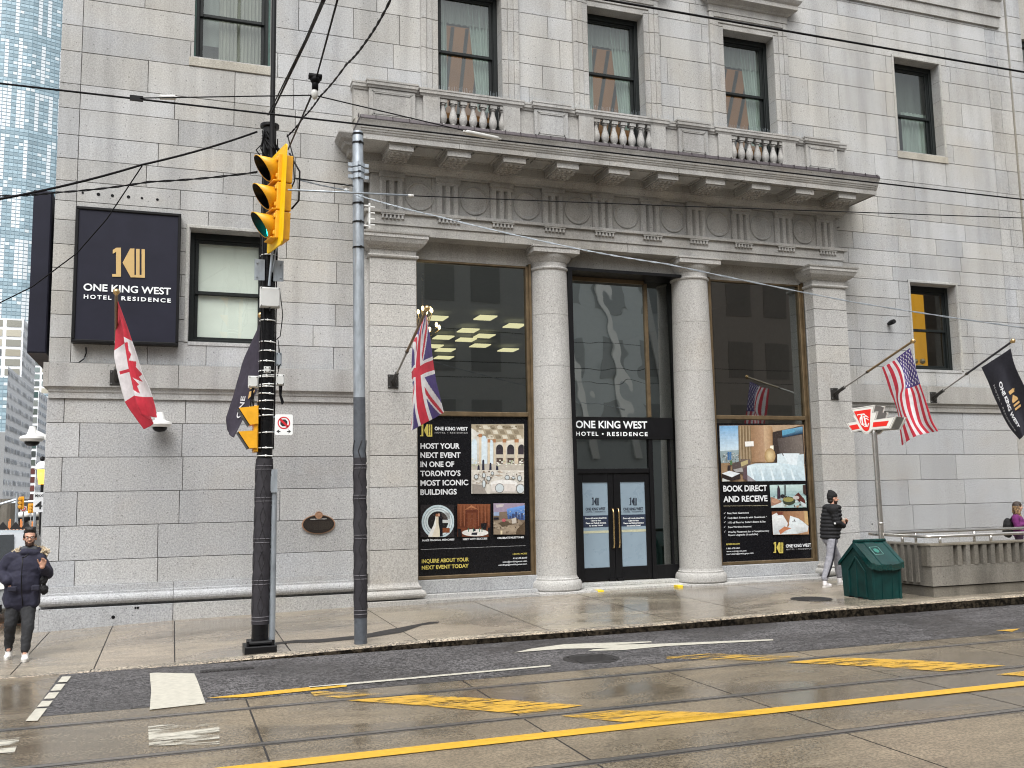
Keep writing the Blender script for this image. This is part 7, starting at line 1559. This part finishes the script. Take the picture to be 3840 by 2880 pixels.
def shoe(a, d, parent, col=(.72, .7, .66), s=1, sole=(.6, .58, .54)):
    d = Vector((d[0], d[1], 0)).normalized(); zg = hs(a.x + d.x * .1, a.y + d.y * .1); r = Vector((-d.y, d.x, 0)); base = Vector((a.x, a.y, zg)); m = Matrix((r, d, Vector((0, 0, 1)))).transposed()
    g = MB(); ell(g, base + d * .02 + Vector((0, 0, .05)), (.042 * s, .07 * s, .045), m); ell(g, base + d * .12 * s + Vector((0, 0, .04)), (.045 * s, .09 * s, .035), m); cap(g, base + d * -.01 + Vector((0, 0, .06)), base + d * -.005 + Vector((0, 0, .12)), .044 * s, .046 * s); o = garment('shoe', g, M['cloth'], parent, lambda v: col, .008, 3)
    g = MB(); g.prism([tuple(base + d * (.06 + .155 * math.cos(k * .3307)) * s + r * .048 * s * math.sin(k * .3307) + Vector((0, 0, .002))) for k in range(19)], (0, 0, .024), 0, sole); sub(g, 'sole', o, 'paint')
    g = MB()
    for k in range(4): p = base + d * (.06 + k * .025) + Vector((0, 0, .092 - k * .009)); g.bar(p - r * .025, p + r * .025, .006, .006, 0, (.8, .8, .8))
    sub(g, 'lace', o, 'paint')
shoe(an_l + Vector((0, .02, 0)), (0.02, -1), t, s=1.02); shoe(an_r + Vector((0, .02, 0)), (.1, -1), t, (.8, .8, .78), 1.02)
g = MB(); a, b = mp(455, 765, -.1), mp(458, 860, -.1); ell(g, a, (.05, .05, .06)); ell(g, b, (.055, .05, .07)); cap(g, mp(450, 680, -.08), a, .02, .03); tag(garment('bag', g, M['cloth'], None, lambda v: (.008, .008, .009), .009, 3, .01, 28), 'small black pouch hanging from the raised arm of the bearded man', 'bag')

# ---- man in beanie carrying a cup, right
RT = 15.85
def rp(x, y, dt=0): return at('rm', x, y, t=RT + dt)
fo_ = rp(510, 1375); 
t = empty('person', (fo_.x, fo_.y, hs(fo_.x, fo_.y)), 'man in black beanie and puffer jacket with grey striped trousers walking right, holding a cup', 'person')
f2 = Vector((.93, .3, 0)).normalized(); fh = Vector((.9, -.3, 0)).normalized()
hc = rp(578, 300); sh_n, sh_f = rp(580, 430, -.16), rp(505, 425, .14); nk = rp(560, 375)
hip_n, hip_f = rp(560, 760, -.07), rp(520, 760, .1); kn_n, kn_f = rp(540, 1020, -.07), rp(625, 1020, .14); an_n, an_f = rp(475, 1290, -.06), rp(655, 1255, .2)
el_n, wr_n = rp(625, 600, -.2), rp(715, 640, -.12); el_f, wr_f = rp(640, 600, .2), rp(735, 590, .1)
g = MB(); P, hm = head_shapes(g, hc, fh, 1.0); cap(g, nk + Vector((0, 0, -.08)), hc + Vector((0, 0, -.05)), .058, .052); ch = (sh_n + sh_f) / 2 + Vector((0, 0, -.13)); pl_ = (hip_n + hip_f) / 2
rt = f2.cross(Vector((0, 0, 1))); bm = Matrix((rt, f2, Vector((0, 0, 1)))).transposed(); ell(g, ch, (.15, .09, .18), bm); ell(g, (ch + pl_) / 2, (.15, .1, .2), bm); ell(g, pl_, (.16, .11, .12), bm)
for a, b, c in ((hip_n, kn_n, an_n), (hip_f, kn_f, an_f)): cap(g, a, b, .08, .052); cap(g, b, c, .052, .036); cap(g, c, c + f2 * .02 + Vector((0, 0, -.06)), .034, .028)
for a, b, c in ((sh_n, el_n, wr_n), (sh_f, el_f, wr_f)): cap(g, a, b, .048, .04); cap(g, b, c, .038, .026)
cup0 = rp(706, 590, -.0)
hand(g, wr_n, (cup0 - wr_n) + Vector((.02, 0, .01)), f2.cross(Vector((0, 0, 1))) * -.6 + Vector((0, 0, .5)), 1, .7, .95); hand(g, wr_f, Vector((-.1, -.4, .35)), Vector((-.6, -.4, -.2)), -1, .7, .95)
garment('body', g, M['skin'], t, lambda v: (.1, .08, .08) if (-.12 < (v - hc).z < -.045 and (v - hc).dot(fh) > -.01) else (1.12, 1.0, .98), .0065, 3); eyes(P, fh, t)
g = MB(); ell(g, P(0, -.02, .065), (.09, .108, .08), hm); ell(g, P(0, -.03, .115), (.07, .08, .055), hm); ell(g, P(0, -.045, .15), (.045, .055, .03), hm); ell(g, P(0, -.055, .015), (.086, .07, .055), hm); garment('beanie', g, M['cloth'], t, lambda v: (.008, .008, .009), .009, 4, .003, 30)
g = MB(); ell(g, P(0, -.06, -.04), (.075, .055, .05), hm); garment('hair', g, M['hair'], t, lambda v: (.02, .015, .012), .008, 2, .003, 50)
g = MB(); J = (.009, .009, .011)
tp_, bt_ = nk + Vector((0, 0, -.05)), pl_ + Vector((0, 0, -.02))
for k in range(9): u = k / 8; c = tp_.lerp(bt_, u); w = (.2 + .03 * min(1, u * 3.5)) * (1 - .08 * max(0, u - .75) * 4); ell(g, c, (w + .0, .155 + .02 * min(1, u * 3), .07), bm, 20)
for a, b, c in ((sh_n, el_n, wr_n), (sh_f, el_f, wr_f)):
    for k in range(5): ell(g, a.lerp(b, k / 4), (.078, .078, .06))
    for k in range(5): ell(g, b.lerp(c, k / 4.6), (.072 - .004 * k, .072 - .004 * k, .056))
cap(g, sh_n, sh_f, .1, .1); cap(g, nk + Vector((0, 0, -.05)) - rt * .05, nk + Vector((0, 0, -.05)) + rt * .05, .065, .065); garment('puffer_jacket', g, M['cloth'], t, lambda v: J, .01, 2, .003, 18)
g = MB(); c = rp(600, 605, -.29); g.lathe([(.02, 0), (.02, .004)], c, 12, 0, (.7, .7, .7), (-.1, -1, 0)); g.build('sleeve_badge', M['paint'], t)
g = MB(); ell(g, pl_ + Vector((0, 0, -.09)), (.165, .13, .1), bm)
for a, b, c in ((hip_n, kn_n, an_n), (hip_f, kn_f, an_f)): cap(g, a + Vector((0, 0, -.1)), b, .1, .078); cap(g, b, c + Vector((0, 0, 0)), .078, .066)
garment('trousers', g, M['cloth'], t, lambda v: (.27, .27, .3), .011, 4, .008, 12)
g = MB()
out_ = -rt if (-rt).y < 0 else rt
for k in (-1, 0, 1):
    o_ = f2 * k * .018; g.tube([hip_n + out_ * .1 + o_ + Vector((0, 0, -.02)), hip_n.lerp(kn_n, .5) + out_ * .097 + o_, kn_n + out_ * .087 + o_, kn_n.lerp(an_n, .5) + out_ * .08 + o_, an_n + out_ * .07 + o_ + Vector((0, 0, .03))], .007, 5, 0, (.012, .012, .02))
g.build('side_stripe', M['paint'], t, True)
shoe(an_n, f2, t, (.72, .7, .7), 1.0); shoe(an_f, f2, t, (.72, .7, .7), 1.0)
cu = empty('paper_cup', tuple(cup0), 'small paper cup held by the man in the black beanie', 'cup'); g = MB(); g.lathe([(.028, -.06), (.038, .045)], cup0, 16, 0, (.55, .36, .24)); g.build('cup', M['paint'], cu, True); g = MB(); g.lathe([(.041, .045), (.041, .055), (.034, .066), (.03, .066)], cup0, 16, 0, (.72, .62, .5)); g.build('lid', M['paint'], cu, True)

# ---- woman in purple, right edge
WT_ = 16.6
def wp(x, y, dt=0): return at('wo', x, y, t=WT_ + dt)
b0 = wp(900, 900); zg = hs(b0.x, b0.y)
t = empty('person', (b0.x, b0.y, zg), 'woman with long fair hair in a purple jacket behind the parapet at the right edge', 'person'); f3 = Vector((.88, -.4, 0)).normalized(); rt3 = f3.cross(Vector((0, 0, 1)))
hc = wp(950, 350); nk = wp(930, 520); sh_n, sh_f = wp(880, 620, -.15), wp(960, 610, .17); bm3 = Matrix((rt3, f3, Vector((0, 0, 1)))).transposed(); ch = (sh_n + sh_f) / 2 + Vector((0, 0, -.12)); pl_ = Vector((ch.x, ch.y, zg + .86))
el_n, wr_n = wp(930, 850, -.2), wp(1130, 790, -.1); el_f, wr_f = wp(1010, 850, .2), wp(1140, 780, .15); hp = [pl_ + rt3 * .08 * s for s in (-1, 1)]; kn = [Vector((p.x + f * f3.x, p.y + f * f3.y, zg + .46)) for p, f in zip(hp, (.12, -.03))]; an = [Vector((p.x + f * f3.x, p.y + f * f3.y, zg + .09)) for p, f in zip(hp, (.15, -.25))]
g = MB(); P, hm = head_shapes(g, hc, f3, .93); cap(g, nk + Vector((0, 0, -.06)), hc + Vector((0, 0, -.05)), .048, .045); ell(g, ch, (.15, .1, .18), bm3); ell(g, (ch + pl_) / 2, (.12, .09, .2), bm3); ell(g, pl_, (.16, .11, .12), bm3)
for a, b, c in zip(hp, kn, an): cap(g, a, b, .08, .05); cap(g, b, c, .05, .033); cap(g, c, c + f3 * .02 + Vector((0, 0, -.05)), .03, .025)
for a, b, c in ((sh_n, el_n, wr_n), (sh_f, el_f, wr_f)): cap(g, a, b, .04, .034); cap(g, b, c, .034, .024)
hand(g, wr_n, f3 + Vector((0, 0, .3)), -rt3, 1, .5, .9); hand(g, wr_f, f3 + Vector((0, 0, .3)), rt3, -1, .5, .9)
garment('body', g, M['skin'], t, lambda v: (1.15, 1.05, 1.02), .0065, 3); eyes(P, f3, t, .95)
g = MB(); ell(g, P(0, -.02, .05), (.086, .1, .08), hm); ell(g, P(0, -.06, 0), (.085, .07, .1), hm)
for i in range(26):
    a = math.pi * (.12 + .76 * rnd.random()) * rnd.choice((-1, 1)); x, y = .085 * math.sin(a), -.03 - .07 * math.cos(a) * -1 if False else -.02 - .08 * abs(math.cos(a)); p = P(x, y, .03); q = P(x * 1.25, y - .02 + .04 * rnd.random(), -.12); r_ = P(x * 1.3 + .03 * rnd.random(), y + .05 * rnd.random(), -.24 - .05 * rnd.random()); cap(g, p, q, .02, .022, 8); cap(g, q, r_, .022, .01, 8)
garment('hair', g, M['hair'], t, lambda v: (.035, .022, .016) if v.z > hc.z + .02 else (.3, .19, .09) if mnoise.noise(v * 30) > -.1 else (.12, .07, .035), .008, 2, .006, 40)
g = MB(); ell(g, ch + Vector((0, 0, .0)), (.185, .14, .2), bm3); ell(g, (ch + pl_) / 2, (.17, .13, .24), bm3); ell(g, pl_ + Vector((0, 0, .03)), (.19, .145, .16), bm3); cap(g, sh_n + Vector((0, 0, -.02)), sh_f + Vector((0, 0, -.02)), .075, .075)
for a, b, c in ((sh_n, el_n, wr_n), (sh_f, el_f, wr_f)): cap(g, a + Vector((0, 0, -.02)), b, .075, .064); cap(g, b, b.lerp(c, .9), .064, .048)
garment('jacket', g, M['cloth'], t, lambda v: (.13, .012, .11), .011, 4, .008, 12)
g = MB(); ell(g, pl_, (.17, .13, .13), bm3)
for a, b, c in zip(hp, kn, an): cap(g, a, b, .09, .062); cap(g, b, c, .062, .045)
garment('trousers', g, M['cloth'], t, lambda v: (.03, .012, .03), .012, 4, .006, 12)
for a in an: shoe(a, f3, t, (.05, .05, .05), .9)
g = MB(); bc = ch - f3 * .21 + Vector((0, 0, -.12)); ell(g, bc, (.15, .1, .23), bm3); ell(g, bc - f3 * .04 + Vector((0, 0, -.1)), (.13, .08, .11), bm3); cap(g, sh_n + Vector((0, 0, .05)) + f3 * .0, bc + Vector((0, 0, .12)), .02, .03); bp = tag(garment('backpack', g, M['cloth'], None, lambda v: (.008, .008, .009), .012, 3, .004, 12), 'black backpack on the back of the woman in purple', 'backpack')
